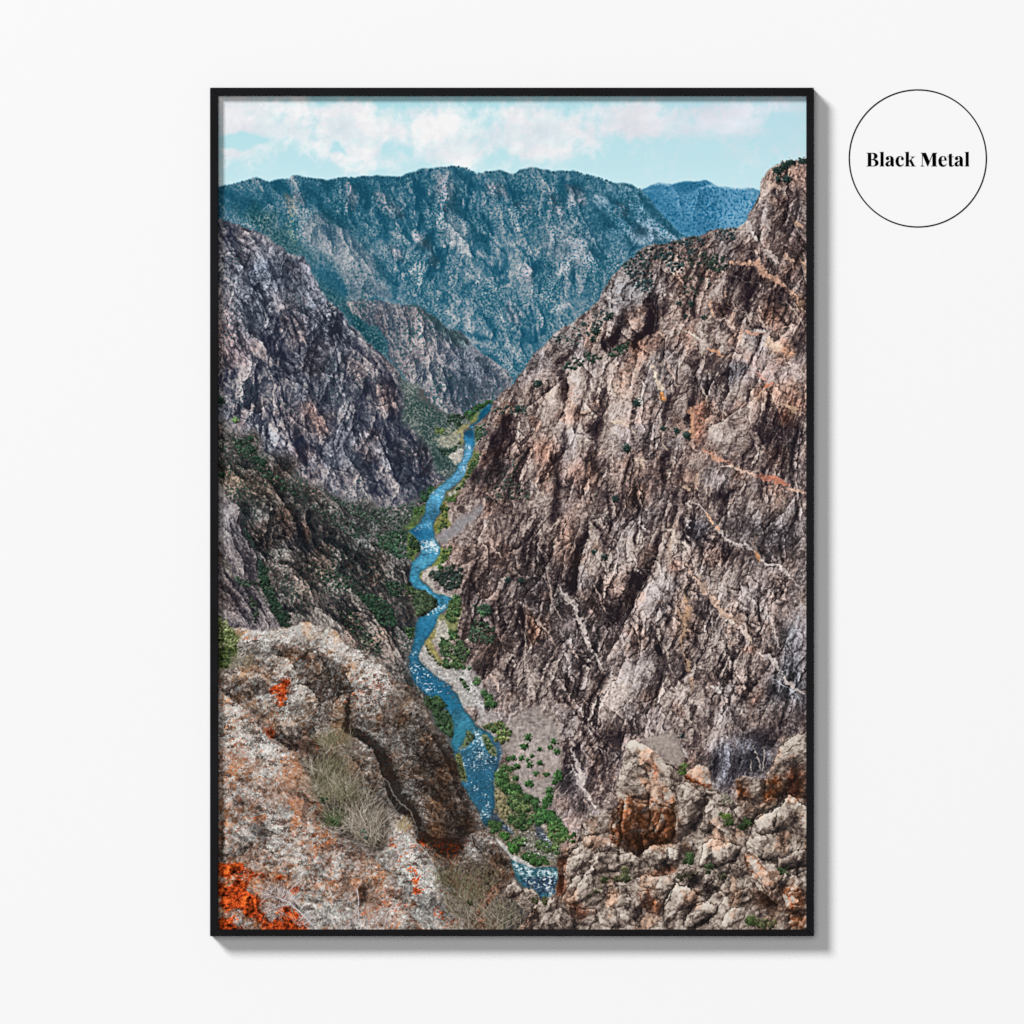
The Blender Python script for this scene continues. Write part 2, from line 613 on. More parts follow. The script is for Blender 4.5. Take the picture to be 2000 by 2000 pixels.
BLUE = [(30, 100, 138), (58, 124, 160), (98, 152, 182), (138, 176, 196), (180, 200, 206)]
def paint_blue_ridge():
    reset()
    tone_line('C', .9, 3, '460,880 560,870 620,880')
    tone_line('C', .9, 3, '880,920 1000,900 1060,880 1130,895 1250,915 1400,915')
    tone_poly('C', -1.2, 3, '640,870 760,835 850,845 870,900 760,950')
    tone_poly('C', -.5, 2, '850,840 960,835 1030,880 900,900')
    ridge('C', 18, -.9, .35, '880,930 880,1020 850,1110')
    ridge('C', 14, -.6, .4, '650,900 700,1000 740,1090')
    ridge('C', 14, -.5, .3, '1040,970 1020,1050 990,1090')
    tone_poly('C', -.8, 12, '360,910 440,920 560,1000 720,1160 900,1330 760,1340 600,1180')
    tone_poly('C', -.6, 9, '900,1130 1100,1240 1090,1290 900,1320 780,1210')
    tone_poly('C', .35, 14, '1100,1100 1400,1000 1300,1200 1150,1270')
    tint('C', (92, 152, 190), .5, 30, '600,900 1470,900 1400,1100 1200,1300 800,1350')
    rock('C', '355,907 400,886 510,858 580,865 640,870 700,845 760,832 850,838 950,830 1050,880 1150,890 1250,908 1400,912 1500,930 1470,1100 1200,1320 880,1400 690,1400 480,1150', BLUE, 62, 2.2, 60, 3, soft=1, warp=.6,
         contrast=.55, bias=-.25, facet=.3, crack=.2, fine=.55, veg=[((26, 104, 145), .9, 2.6, 3)], big=.2)


MTN = [(22, 76, 100), (48, 102, 124), (96, 130, 146), (146, 158, 166), (198, 200, 200)]
SKYLINE = '|A -20,915 30,900 150,860 200,850 300,825 400,808 470,830 510,845 560,818 630,820 700,830 745,790 820,790 860,803 960,812 1080,820 1180,800 1300,795 1420,785 1550,790 1750,792 1830,768 1932,742 |B 60,745 150,725 300,705 400,692 480,692 540,710 580,735 640,755 720,742 830,737 900,752 975,772 1040,732 1150,715 1210,718 1250,735 1370,747 1440,745 1540,737 1640,762 1800,802 1932,850 |C 90,850 250,877 360,907 '
def paint_mountain():
    reset()
    D, Lt = -1.15, .9
    for w, s in ((13, '|A 1310,820 1380,900 1420,1000 1440,1080'), (9, '|A 990,1000 1030,1130 1150,1210 1290,1290'), (8, '|A 560,830 640,900 700,1000'),
                 (7, '|A 1000,830 1090,870 1050,940'), (14, '|A 60,930 200,1020 340,1120 480,1180'), (8, '|A 1500,1100 1600,1200 1610,1400'),
                 (9, '|A 1480,1540 1560,1680 1700,1800 1700,1932'), (6, '|A 1880,1000 1900,1150'), (8, '|A 420,1080 470,1000 520,1040'), (7, '|A 860,900 960,980 1000,1090'),
                 (13, '|B 430,700 520,780 640,880 700,900'), (11, '|B 420,960 450,1080 560,1190'), (9, '|B 560,1210 620,1340 740,1420 750,1600'),
                 (11, '|B 600,1560 700,1680 860,1700'), (7, '|B 870,1470 885,1640 860,1700'), (8, '|B 1030,1450 1150,1620 1220,1800 1230,1932'),
                 (8, '|B 1450,800 1460,950 1420,1050'), (9, '|B 1740,1060 1860,1200 1932,1260'), (9, '|B 1680,1380 1760,1500 1860,1590'),
                 (10, '|B 900,900 960,960 1080,930'), (8, '|B 680,1130 740,1270 780,1330'), (8, '|B 200,1270 150,1400 40,1480'), (9, '|B 0,1500 100,1440 250,1300'),
                 (9, '|B 300,1480 200,1600 160,1740'), (8, '|B 620,1730 500,1850 480,1932'), (8, '|B 60,830 90,960 60,1060'), (7, '|B 1540,850 1640,960'),
                 (8, '|C 60,1000 140,1080 200,1200'), (8, '|C 190,960 330,1040'), (9, '|C 340,950 420,1120 560,1240 700,1330 800,1350'), (9, '|C 200,1200 330,1300 500,1330'),
                 (8, '|C 0,1230 60,1280'), (10, '|C 190,1350 250,1470 330,1460'), (7, '|E 560,330 650,380 780,370'), (8, '|E 700,180 790,280 800,370'), (8, '|E 1040,300 1060,400 1200,440'),
                 (7, '|E 1110,270 1160,380 1260,330'), (6, '|E 880,40 980,200 1000,300'), (6, '|E 1200,30 1260,200'), (7, '|E 640,440 720,560 860,620')):
        tone_line('A', D, w, s)
    for w, s in ((9, '|A 740,800 780,900'), (10, '|A 1280,880 1270,1000 1250,1080'), (8, '|A 1520,960 1600,1050'), (9, '|A 1640,1080 1750,1150'), (16, '|A 640,960 700,1080 700,1190'),
                 (12, '|A 300,1140 330,1240'), (9, '|A 1290,1180 1360,1130'), (8, '|A 1870,1320 1932,1400'), (9, '|A 1690,1480 1740,1560'), (6, '|A 1810,1710 1932,1640'), (7, '|A 1800,1540 1880,1430'),
                 (14, '|B 380,760 340,900 320,1060'), (15, '|B 300,1140 420,1240 530,1340'), (10, '|B 480,1180 530,1260 520,1340'), (9, '|B 360,1410 480,1440 580,1540'),
                 (5, '|B 0,1710 80,1640'), (4, '|B 125,1650 100,1760 95,1880'), (4, '|B 550,1700 650,1785'), (7, '|B 30,1340 100,1400 140,1500'), (9, '|B 760,900 860,960'),
                 (11, '|B 1300,1260 1400,1310 1300,1420'), (9, '|B 1590,900 1640,1050'), (9, '|B 1500,950 1520,1060'), (13, '|B 1480,1400 1640,1420 1560,1570'), (10, '|B 1400,1700 1500,1640 1580,1540'),
                 (7, '|B 1420,1060 1430,1160'), (8, '|B 1340,860 1330,960'), (9, '|B 1030,1050 1120,1130'), (7, '|B 930,1100 1000,1210 1080,1300'), (8, '|B 650,1500 760,1620'),
                 (8, '|B 900,1420 980,1440'), (7, '|B 1170,1450 1220,1580'), (7, '|B 1100,1640 1120,1730'), (12, '|B 1640,1560 1760,1620'), (10, '|B 1750,980 1810,1100'),
                 (6, '|C 290,940 330,1040 340,1110'), (9, '|C 110,1060 180,1150'), (14, '|C 380,1240 520,1290 660,1370'), (6, '|C 450,1280 470,1400'), (10, '|C 250,1380 380,1370'),
                 (5, '|E 960,20 1010,160 1010,260'), (5, '|E 550,220 610,290 640,420'), (6, '|E 720,560 770,680'), (5, '|E 740,660 830,800'), (7, '|E 860,210 830,320'), (6, '|E 1200,60 1240,240'),
                 (8, '|E 330,130 420,210'), (10, '|E 900,440 1060,520 1000,620'), (8, '|E 1340,130 1500,60')):
        tone_line('A', Lt, w, s)
    for w, a, b, s in ((20, -.9, .6, '|A 745,790 800,950 840,1110'), (22, -1.0, .6, '|A 1290,830 1250,1000 1270,1160 1330,1300'), (26, -1.2, .7, '|B 400,700 340,850 330,1050 310,1150 420,1300 560,1440 640,1600'),
                       (22, -.9, .5, '|B 880,750 960,1000 1050,1250 1150,1500 1240,1760'), (22, -.9, .6, '|B 1210,720 1320,900 1340,1100 1300,1260'), (24, -1.0, .6, '|B 1480,830 1560,1000 1640,1200 1760,1400 1860,1570'),
                       (20, -.8, .6, '|C 120,860 300,960 340,1060 345,1140'), (20, -.8, .6, '|C 0,980 150,1080 220,1230 330,1330'), (20, -.8, .6, '|A 1500,790 1560,950 1640,1100 1750,1250 1810,1400'), (20, -.8, .6, '|A 1850,770 1880,950 1860,1150 1930,1350'),
                       (18, -.8, .5, '|B 130,730 70,900 100,1100 60,1300'), (20, -.8, .5, '|B 760,890 860,1100 900,1350 880,1500'), (18, -.8, .5, '|A 520,840 600,960 660,1100'), (18, -.7, .5, '|A 400,815 460,950 560,1100'), (20, -.8, .5, '|B 660,1120 760,1330 880,1480'),
                       (20, -.9, .6, '|B 240,1240 130,1400 40,1560'), (18, -.9, .6, '|B 360,1420 240,1560 130,1760 100,1900'), (18, -.9, .6, '|B 560,1480 660,1600 760,1700 840,1860'), (18, -.8, .5, '|B 1060,1600 1140,1760 1180,1932'), (18, -.8, .5, '|B 1250,1430 1180,1560 1230,1700 1240,1900'),
                       (18, -.8, .6, '|B 1560,1560 1440,1700 1330,1880'), (18, -.8, .5, '|B 1740,1600 1660,1760 1600,1932'), (18, -.8, .5, '|E 640,60 560,220 640,430'), (18, -.8, .5, '|E 960,0 1020,200 1030,420'), (16, -.8, .5, '|E 850,220 800,330 760,420'), (16, -.8, .5, '|E 1200,60 1260,240 1200,400'), (16, -.8, .5, '|E 1050,420 980,560 960,700'),
                       (16, -.7, .5, '|C 520,1240 640,1330 700,1380'), (16, -.7, .5, '|C 430,1230 460,1330 470,1420')):
        ridge('A', w * .8, a, b, s)
    tone_poly('A', -.35, 30, '-20,900 900,800 1932,760 1932,1100 1300,1100 700,1050 300,1100 -20,1200', 2)
    tone_poly('A', .35, 25, '1300,1500 1932,1350 |B 1000,1200 1932,1400 1932,1932 1200,1932 700,1900 |E 800,500 500,420 100,0')
    tone_poly('B', -.45, 22, '0,760 540,700 1000,760 1500,740 1932,860 1932,1000 1400,900 1000,900 600,950 0,850')
    tone_poly('A', -.6, 18, '-20,920 510,840 900,820 1300,800 1932,760 1932,850 1000,960 600,1060 400,1180 -20,1190')
    tint('C', (66, 132, 166), .45, 40, '-100,800 400,900 900,1380 300,1500 -100,1400')
    tint('A', (128, 140, 146), .5, 16, '820,1150 980,1120 1280,1300 1500,1550 1640,1900 1300,1800 1000,1560 820,1420')
    tint('B', (140, 146, 156), .45, 14, '240,820 430,760 420,1200 560,1300 560,1500 420,1450 280,1250')
    tint('B', (140, 142, 152), .4, 22, '1200,1250 1500,1300 1750,1400 1700,1650 1400,1750 1250,1500')
    tint('C', (132, 146, 168), .5, 12, '200,1280 460,1230 700,1360 460,1410 250,1400')
    for _q in ('|A 1250,850 1320,1100', '|A 1500,960 1760,1180', '|B 300,800 340,1100', '|B 740,880 900,980', '|B 1000,1040 1140,1140', '|B 1320,960 1440,1160', '|B 60,1340 200,1500', '|B 1480,880 1650,1060', '|B 200,1560 220,1640', '|E 940,60 1010,240', '|B 1080,1640 1140,1800', '|A 1640,1460 1760,1580', '|C 120,1060 200,1160', '|A 740,960 820,1060'):
        tint_line('A', (140, 134, 146), .55, 13, _q)
    tint_line('A', (140, 128, 110), .6, 9, '640,960 700,1080 710,1190')
    tint_line('A', (110, 130, 90), .4, 9, '690,1180 720,1290 760,1500')
    tone_poly('A', .8, 9, '830,1180 960,1130 1100,1190 1260,1310 1380,1480 1460,1640 1500,1760 1640,1932 1400,1932 1250,1700 1120,1560 900,1440 800,1320')
    ridge('A', 22, -.8, .5, '970,1130 1050,1220 1060,1340 1090,1450')
    ridge('A', 18, -1.0, .4, '1100,1200 1200,1280 1220,1400 1290,1500')
    ridge('A', 16, -.9, .5, '990,1210 930,1300 900,1430')
    tone_line('A', -1.1, 5, '1030,1240 1050,1320')
    tone_poly('A', -.7, 8, '820,1450 900,1560 1080,1700 1230,1760 1240,1930 1100,1930 1000,1790 880,1640', 2)
    ribs(130, 15, ('A', '-20,1000 500,900 900,860 1932,800 |B 400,740 1500,780 1932,900 |C 300,1000 700,1380 |E 1500,100 1000,700 800,760 600,420 0,60 |A 1640,1800 900,1300'), 72, 16, 24, 90, 9, 24, .75, .7, (-.7, -.6), 4)
    joints(150, 5, ('A', '-20,1000 500,900 900,860 1932,800 |B 400,740 1500,780 1932,900 |C 300,1000 700,1380 |E 1500,100 1000,700 800,760 600,420 0,60 |A 1640,1800 900,1300'), (58, 68, 112), 9, 14, 60, 6, -.8, .6)
    rock('A', SKYLINE + '500,1130 690,1290 830,1390 700,1600 |E 1900,200 1200,700 900,900 700,1100 |D 1600,700 1000,0 -50,0', MTN, 66, 2.1, 70, 11, soft=1, warp=.7,
         contrast=.85, bias=.12, facet=.4, crack=.3, fine=.5, veg=[((30, 92, 112), .7, 2.1, 3)], big=.2, streak=.75)
    reset()
    ridge('A', 20, -.9, .6, '970,1130 1050,1220 1060,1340 1090,1450 1130,1560')
    ridge('A', 18, -1.1, .6, '1100,1200 1200,1280 1220,1400 1290,1500 1340,1640')
    ridge('A', 14, -.9, .6, '990,1210 930,1300 900,1430')
    ridge('A', 16, -.9, .5, '1280,1330 1330,1480 1420,1640 1500,1760')
    ridge('A', 14, -.8, .5, '1250,1780 1240,1860 1250,1932')
    ridge('A', 14, -.9, .5, '1400,1760 1420,1860 1480,1932')
    tone_line('A', -1.2, 5, '1030,1240 1055,1330 1060,1380')
    rock('A', '800,1330 850,1200 970,1120 1060,1180 1130,1240 1260,1310 1340,1400 1450,1560 1500,1740 1640,1880 1660,1932 1240,1932 1230,1800 1180,1660 1100,1560 1000,1480 900,1440', [(40, 76, 98), (76, 106, 124), (118, 134, 146), (160, 166, 172), (204, 206, 206)], 68, 2.4, 42, 19, soft=2, warp=1.5,
         contrast=.95, bias=.1, facet=.5, crack=.4, fine=.4, streak=.9, veg=[((50, 96, 108), 1.3, 2.8, 6)])
    # skyline trees
    p = pts('A', SKYLINE)
    r = np.random.default_rng(4)
    for i in range(len(p) - 1):
        n = int(np.hypot(*(p[i + 1] - p[i])) / 4.5)
        for k in range(n):
            t = r.random()
            q = p[i] * (1 - t) + p[i + 1] * t
            bush(q[0], q[1] + 1.6, .8 + 1.1 * r.random(), (52, 104, 126), i * 7 + k, 1.0 + 1.2 * r.random())
    # forest gully running down to the valley
    reset()


GUL = [(20, 56, 68), (34, 76, 88), (62, 102, 110), (112, 138, 142), (156, 168, 168)]
def paint_gully():
    reset()
    tone_poly('D', .7, 14, '1650,600 1932,900 1932,1300 1750,900 1600,700')
    rock('A', '180,1010 300,1080 420,1130 520,1150 620,1240 720,1400 860,1560 960,1690 1080,1800 1240,1932 |D 1250,0 1430,190 1590,400 1700,610 1860,880 |E 60,1000 |D 1900,1150 1850,950 1650,690 1480,520 1380,370 1240,240 1150,130 |A 1050,1932 900,1700 740,1560 560,1420 420,1310 330,1200', GUL, 55, 1.6, 34, 17, soft=7, warp=4,
         contrast=1.0, bias=-.1, facet=.3, crack=.2, fine=.9, veg=[((22, 72, 82), .35, 3.0, 5)])
    tint_line('A', (90, 110, 80), .0, 5, '640,1300 700,1420')


HILL = [(36, 52, 72), (72, 86, 100), (122, 122, 130), (166, 162, 164), (208, 202, 200)]
def paint_hill():
    """the small buttress in the valley's middle"""
    reset()
    for w, a, b, s in ((16, -.9, .6, '|D 1600,60 1620,200 1640,330'), (14, -.9, .5, '|D 1740,50 1780,220 1800,420'), (16, -.8, .6, '|E 60,90 130,260 110,400 140,560'),
                       (16, -1.0, .5, '|E 150,160 260,330 280,470 330,640'), (14, -.9, .5, '|E 200,560 170,700 240,880 340,1000'), (15, -1.1, .5, '|E 300,660 350,800 380,960 420,1060'),
                       (12, -.9, .4, '|E 330,300 430,450 480,620 500,760'), (14, -.8, .3, '|E 520,520 600,640 640,760'), (10, -.7, .4, '|E 620,560 700,690 760,820'), (12, -.8, .6, '|E 30,560 60,700 30,830')):
        ridge('E', w, a, b, s)
    tone_poly('E', -1.0, 14, '470,640 640,740 780,850 830,930 770,980 640,1010 520,1080 430,1040 420,900', 2)
    tone_poly('E', -.9, 7, '680,560 760,640 840,720 900,840 820,880 760,760', 2)
    tone_poly('E', -.9, 6, '90,80 200,150 340,260 520,340 600,420 540,440 400,370 230,230')
    tint('E', (62, 100, 94), .75, 6, '90,80 200,150 340,260 520,340 600,440 540,460 400,390 230,240', 2)
    tone_poly('D', -.6, 14, '1240,60 1400,30 1580,160 1600,330 1660,480 1560,420 1400,260 1290,160', 2)
    tint('E', (96, 114, 134), .55, 22, '380,330 600,450 760,700 840,930 640,1010 500,1050 420,800')
    tone_poly('E', .4, 14, '0,90 100,120 260,330 300,500 240,700 60,500 0,400')
    joints(60, 6, ('D', '1300,60 1560,60 1932,80 |E 180,150 520,340 700,560 780,780 640,1000 360,1060 0,800 |D 1700,560 1600,330'), (62, 76, 100), 8, 12, 50, 6, -.9, .6)
    rock('D', '1230,30 1400,0 1560,50 1700,50 1800,80 1932,75 |E 80,80 180,150 330,260 520,340 600,440 700,550 780,590 880,690 960,780 900,860 850,880 830,930 770,970 650,1010 560,1060 500,1100 360,1090 200,1000 120,880 0,850 |D 1800,760 1700,650 1640,560 1620,420 1540,300 1400,220 1290,150', HILL, 74, 2.6, 46, 23, soft=1, warp=1.2,
         contrast=1.0, bias=.3, facet=.5, crack=.4, fine=.4, streak=.9, veg=[((54, 88, 94), 1.05, 3.0, 6)], hue=[((150, 132, 138), .5, 60, .3)])

LEFT = [(34, 38, 54), (72, 74, 88), (118, 116, 123), (166, 158, 160), (214, 206, 203)]
def paint_left():
    """the tall slope on the left, then the darker spurs below it"""
    reset()
    R = [(26, -1.2, .5, '|A 60,1200 130,1360 200,1520 250,1680'), (22, -.7, .4, '|A 280,1280 400,1480 520,1700 640,1930'),
         (24, -1.3, .5, '|D 200,60 270,200 310,320 420,420 540,560 640,680 760,770'), (26, -1.1, .5, '|D 620,80 560,220 480,400 540,520'), (22, -1.1, .7, '|D 350,540 330,680 260,860 190,1050'),
         (20, -1.3, .6, '|D 400,560 360,720 340,860 330,1040'), (20, -1.2, .6, '|D 490,620 520,740 600,820 640,1000 660,1080'), (22, -1.1, .7, '|D 600,690 700,780 860,900 960,1040 1040,1160 1070,1300'),
         (22, -1.5, .5, '|D 930,260 940,380 880,480 830,600 790,760'), (18, -1.0, .6, '|D 950,540 900,640 880,780 880,900'), (20, -1.0, .4, '|D 1200,480 1180,600 1120,720 1060,820 980,1000'),
         (20, -1.2, .6, '|D 1230,700 1210,820 1240,940'), (18, -1.5, .7, '|D 1280,950 1310,1060 1290,1200 1300,1330'), (20, -.9, .7, '|D 1260,960 1200,1080 1170,1240'),
         (24, -1.4, .6, '|D 1420,750 1380,880 1340,980'), (22, -.9, .5, '|D 1440,760 1560,860 1680,960 1750,1100'), (20, -1.2, .7, '|D 1460,1270 1540,1380 1620,1520 1700,1680 1780,1800'),
         (18, -1.0, .7, '|D 1460,1280 1400,1380 1350,1480'), (20, -1.2, .6, '|D 1190,1380 1260,1500 1330,1600 1400,1740 1440,1900'), (18, -1.0, .6, '|D 860,1180 870,1320 900,1480 1000,1560'),
         (20, -1.0, .7, '|D 440,960 430,1120 400,1320'), (18, -.9, .6, '|D 540,940 620,1120 680,1300 690,1380'), (20, -1.2, .6, '|D 760,1240 700,1360 760,1460 760,1600'),
         (18, -1.0, .5, '|D 1180,1160 1240,1280 1330,1400'), (20, -1.0, .6, '|D 1640,1130 1720,1240 1800,1400 1932,1560'), (16, -.9, .6, '|D 1560,1430 1600,1560'),
         (16, -.9, .4, '|D 700,120 840,160 930,260'), (18, -.7, .4, '|D 960,30 1130,160 1270,290 1420,420 1560,560 1680,700'), (18, -.8, .5, '|D 1100,260 1250,420 1400,560 1560,720'),
         (14, -.9, .4, '|E 60,1560 120,1640 150,1760'), (16, -1.0, .4, '|E 0,1380 100,1500 150,1640')]
    for w, a, b, s in R:
        ridge('D', w * .75, a, b, s)
    # shaded flanks
    for v, so, s in ((-.8, 10, '|A 140,1390 230,1520 300,1700 420,1830 380,1932 300,1800 210,1600'), (-.7, 9, '|D 270,180 420,330 560,540 700,700 650,560 480,330 330,200'),
                     (-.8, 8, '|D 900,270 940,380 840,520 800,700 760,740 700,620 760,520 860,420'), (-.9, 7, '|D 300,840 340,760 330,1000 300,1100 250,1060'), (-.9, 7, '|D 600,820 640,960 660,1070 600,980 560,860'),
                     (-.8, 8, '|D 90,600 180,640 240,760 160,800 90,780'), (-1., 7, '|D 1280,870 1360,880 1350,960 1300,980'), (-.8, 9, '|D 1080,1150 1160,1130 1150,1320 1090,1280'), (-1., 8, '|D 1360,1440 1500,1500 1560,1640 1480,1700 1380,1640'),
                     (-1., 9, '|D 1540,1280 1700,1300 1800,1500 1900,1700 1932,1800 1780,1760 1660,1560'), (-1., 8, '|D 1420,1720 1600,1780 1700,1932 1480,1932'), (-.9, 7, '|D 720,1230 850,1240 860,1400 800,1640 740,1540 720,1380'),
                     (-.9, 8, '|E 0,1500 140,1620 170,1800 100,1932 0,1932'), (-.7, 7, '|D 380,1160 430,1200 420,1330 380,1330'), (-.7, 8, '|D 960,1180 1080,1300 1060,1330 960,1250'),
                     (.5, 14, '|D 40,90 130,100 260,300 380,440 320,600 200,560 100,420'), (.6, 9, '|D 380,560 470,600 480,720 400,820 300,820 340,660'), (.6, 9, '|D 840,560 940,540 1000,640 880,680'),
                     (.7, 8, '|D 700,770 760,800 740,900 690,860'), (.7, 8, '|D 1240,960 1300,960 1270,1120 1200,1150'), (.6, 9, '|D 440,1060 560,1080 640,1260 620,1400 440,1380'), (.7, 8, '|D 870,1240 960,1290 940,1400 880,1380'),
                     (.6, 9, '|D 560,1480 700,1580 760,1660 640,1620'), (.5, 8, '|D 1400,1390 1460,1290 1520,1400 1480,1470'), (.5, 9, '|D 860,1560 1000,1620 960,1720 820,1680'), (.5, 12, '|A 240,1300 480,1360 700,1540 640,1600 400,1420'),
                     (-.4, 16, '|A 640,1500 860,1640 960,1860 800,1800 640,1650')):
        tone_poly('D', v, so, s, 2)
    for c, a, so, s in (((160, 122, 122), .5, 16, '|D 30,80 150,90 300,400 320,620 200,600 60,560'), ((162, 120, 112), .55, 12, '|D 680,180 830,190 860,260 760,300 690,260'),
                        ((160, 116, 106), .5, 12, '|D 680,340 860,350 820,420 720,460'), ((150, 100, 84), .65, 10, '|D 820,980 920,1000 1050,1200 1070,1320 980,1300 900,1120'), ((150, 106, 92), .5, 12, '|D 870,700 960,700 940,780 890,760'),
                        ((150, 110, 100), .5, 10, '|D 1480,790 1620,820 1720,960 1740,1090 1600,1080 1500,940'), ((96, 116, 138), .5, 30, '|A 160,1350 500,1450 900,1700 1000,1932 |D 1300,300 1500,520 1300,420 1000,200 600,60 300,0 |A 200,1700'),
                        ((98, 112, 128), .45, 22, '|D 900,780 1150,680 1300,860 1250,1000 1000,1000'), ((90, 110, 128), .4, 18, '|D 300,180 560,140 480,420 560,560 420,420'), ((148, 116, 108), .5, 10, '|D 360,960 430,960 430,1050 370,1050'),
                        ((160, 118, 100), .5, 9, '|D 1700,1380 1800,1460 1932,1600 1800,1560'), ((150, 112, 100), .4, 14, '|D 1160,1560 1400,1700 1300,1760 1200,1720')):
        tint('D', c, a, so, s, 2)
    ribs(120, 17, ('D', '40,100 400,60 900,60 1300,320 1700,760 |E 100,1400 300,1700 |D 1700,1850 900,1650 450,1420 60,1000'), 74, 15, 30, 120, 9, 24, .85, .9, (-.8, -.5), 4)
    ribs(60, 18, ('A', '40,1230 480,1360 800,1600 1000,1900 |D 1500,520 1000,300 100,100'), 56, 12, 30, 110, 9, 22, .7, .7, (-.5, -.8), 4)
    joints(230, 7, ('A', '40,1210 480,1360 800,1590 1000,1880 |D 1260,300 1500,500 1780,850 |E 60,1200 250,1500 200,1800 |D 1700,1900 900,1700 500,1500 60,1000'), (48, 58, 104, 118), 8, 14, 70, 6.5, -1.0, .65)
    rock('A', '-30,1170 30,1186 150,1208 280,1262 400,1310 480,1340 560,1400 700,1500 830,1600 900,1680 960,1760 1010,1850 1060,1932 |D 1160,130 1260,255 1300,270 1380,310 1425,390 1500,470 1600,560 1700,650 1780,800 1870,920 1932,1020 |E 0,1020 60,1150 180,1300 250,1440 340,1560 400,1640 300,1780 180,1890 |H 130,100 0,260 |G 1800,600 1000,500 -50,400', LEFT, 60, 2.3, 62, 31, soft=1, warp=1.4,
         contrast=1.05, bias=.1, facet=.55, crack=.45, fine=.4, streak=.9, veg=[((58, 78, 84), 1.5, 2.4, 12)], hue=[((150, 122, 118), .5, 90, .3), ((100, 112, 130), .5, 120, .1)])
    # green run of scree at the slope's foot, down to the water
    reset()
    tone_poly('E', .6, 9, '230,1300 420,1320 480,1400 380,1440 260,1400', 2)
    tone_poly('E', -.7, 9, '240,1440 360,1480 400,1600 300,1620 180,1520', 2)
    tint('E', (130, 128, 96), .6, 8, '260,1260 420,1240 500,1330 380,1330 240,1310')
    SCREE = [(30, 48, 52), (60, 80, 80), (112, 120, 116), (165, 166, 158), (205, 202, 190)]
    rock('D', '1680,720 1800,790 1932,860 |E 60,880 160,1000 330,1090 500,1100 540,1140 590,1180 580,1210 500,1290 505,1340 515,1440 480,1540 420,1600 400,1650 360,1690 260,1560 140,1420 60,1300 -60,1200 |D 1780,960', SCREE, 48, 2.2, 36, 37, soft=4, warp=2.5,
         contrast=.8, bias=-.1, facet=.3, crack=.3, fine=.8, veg=[((44, 74, 68), .5, 2.1, 9)])


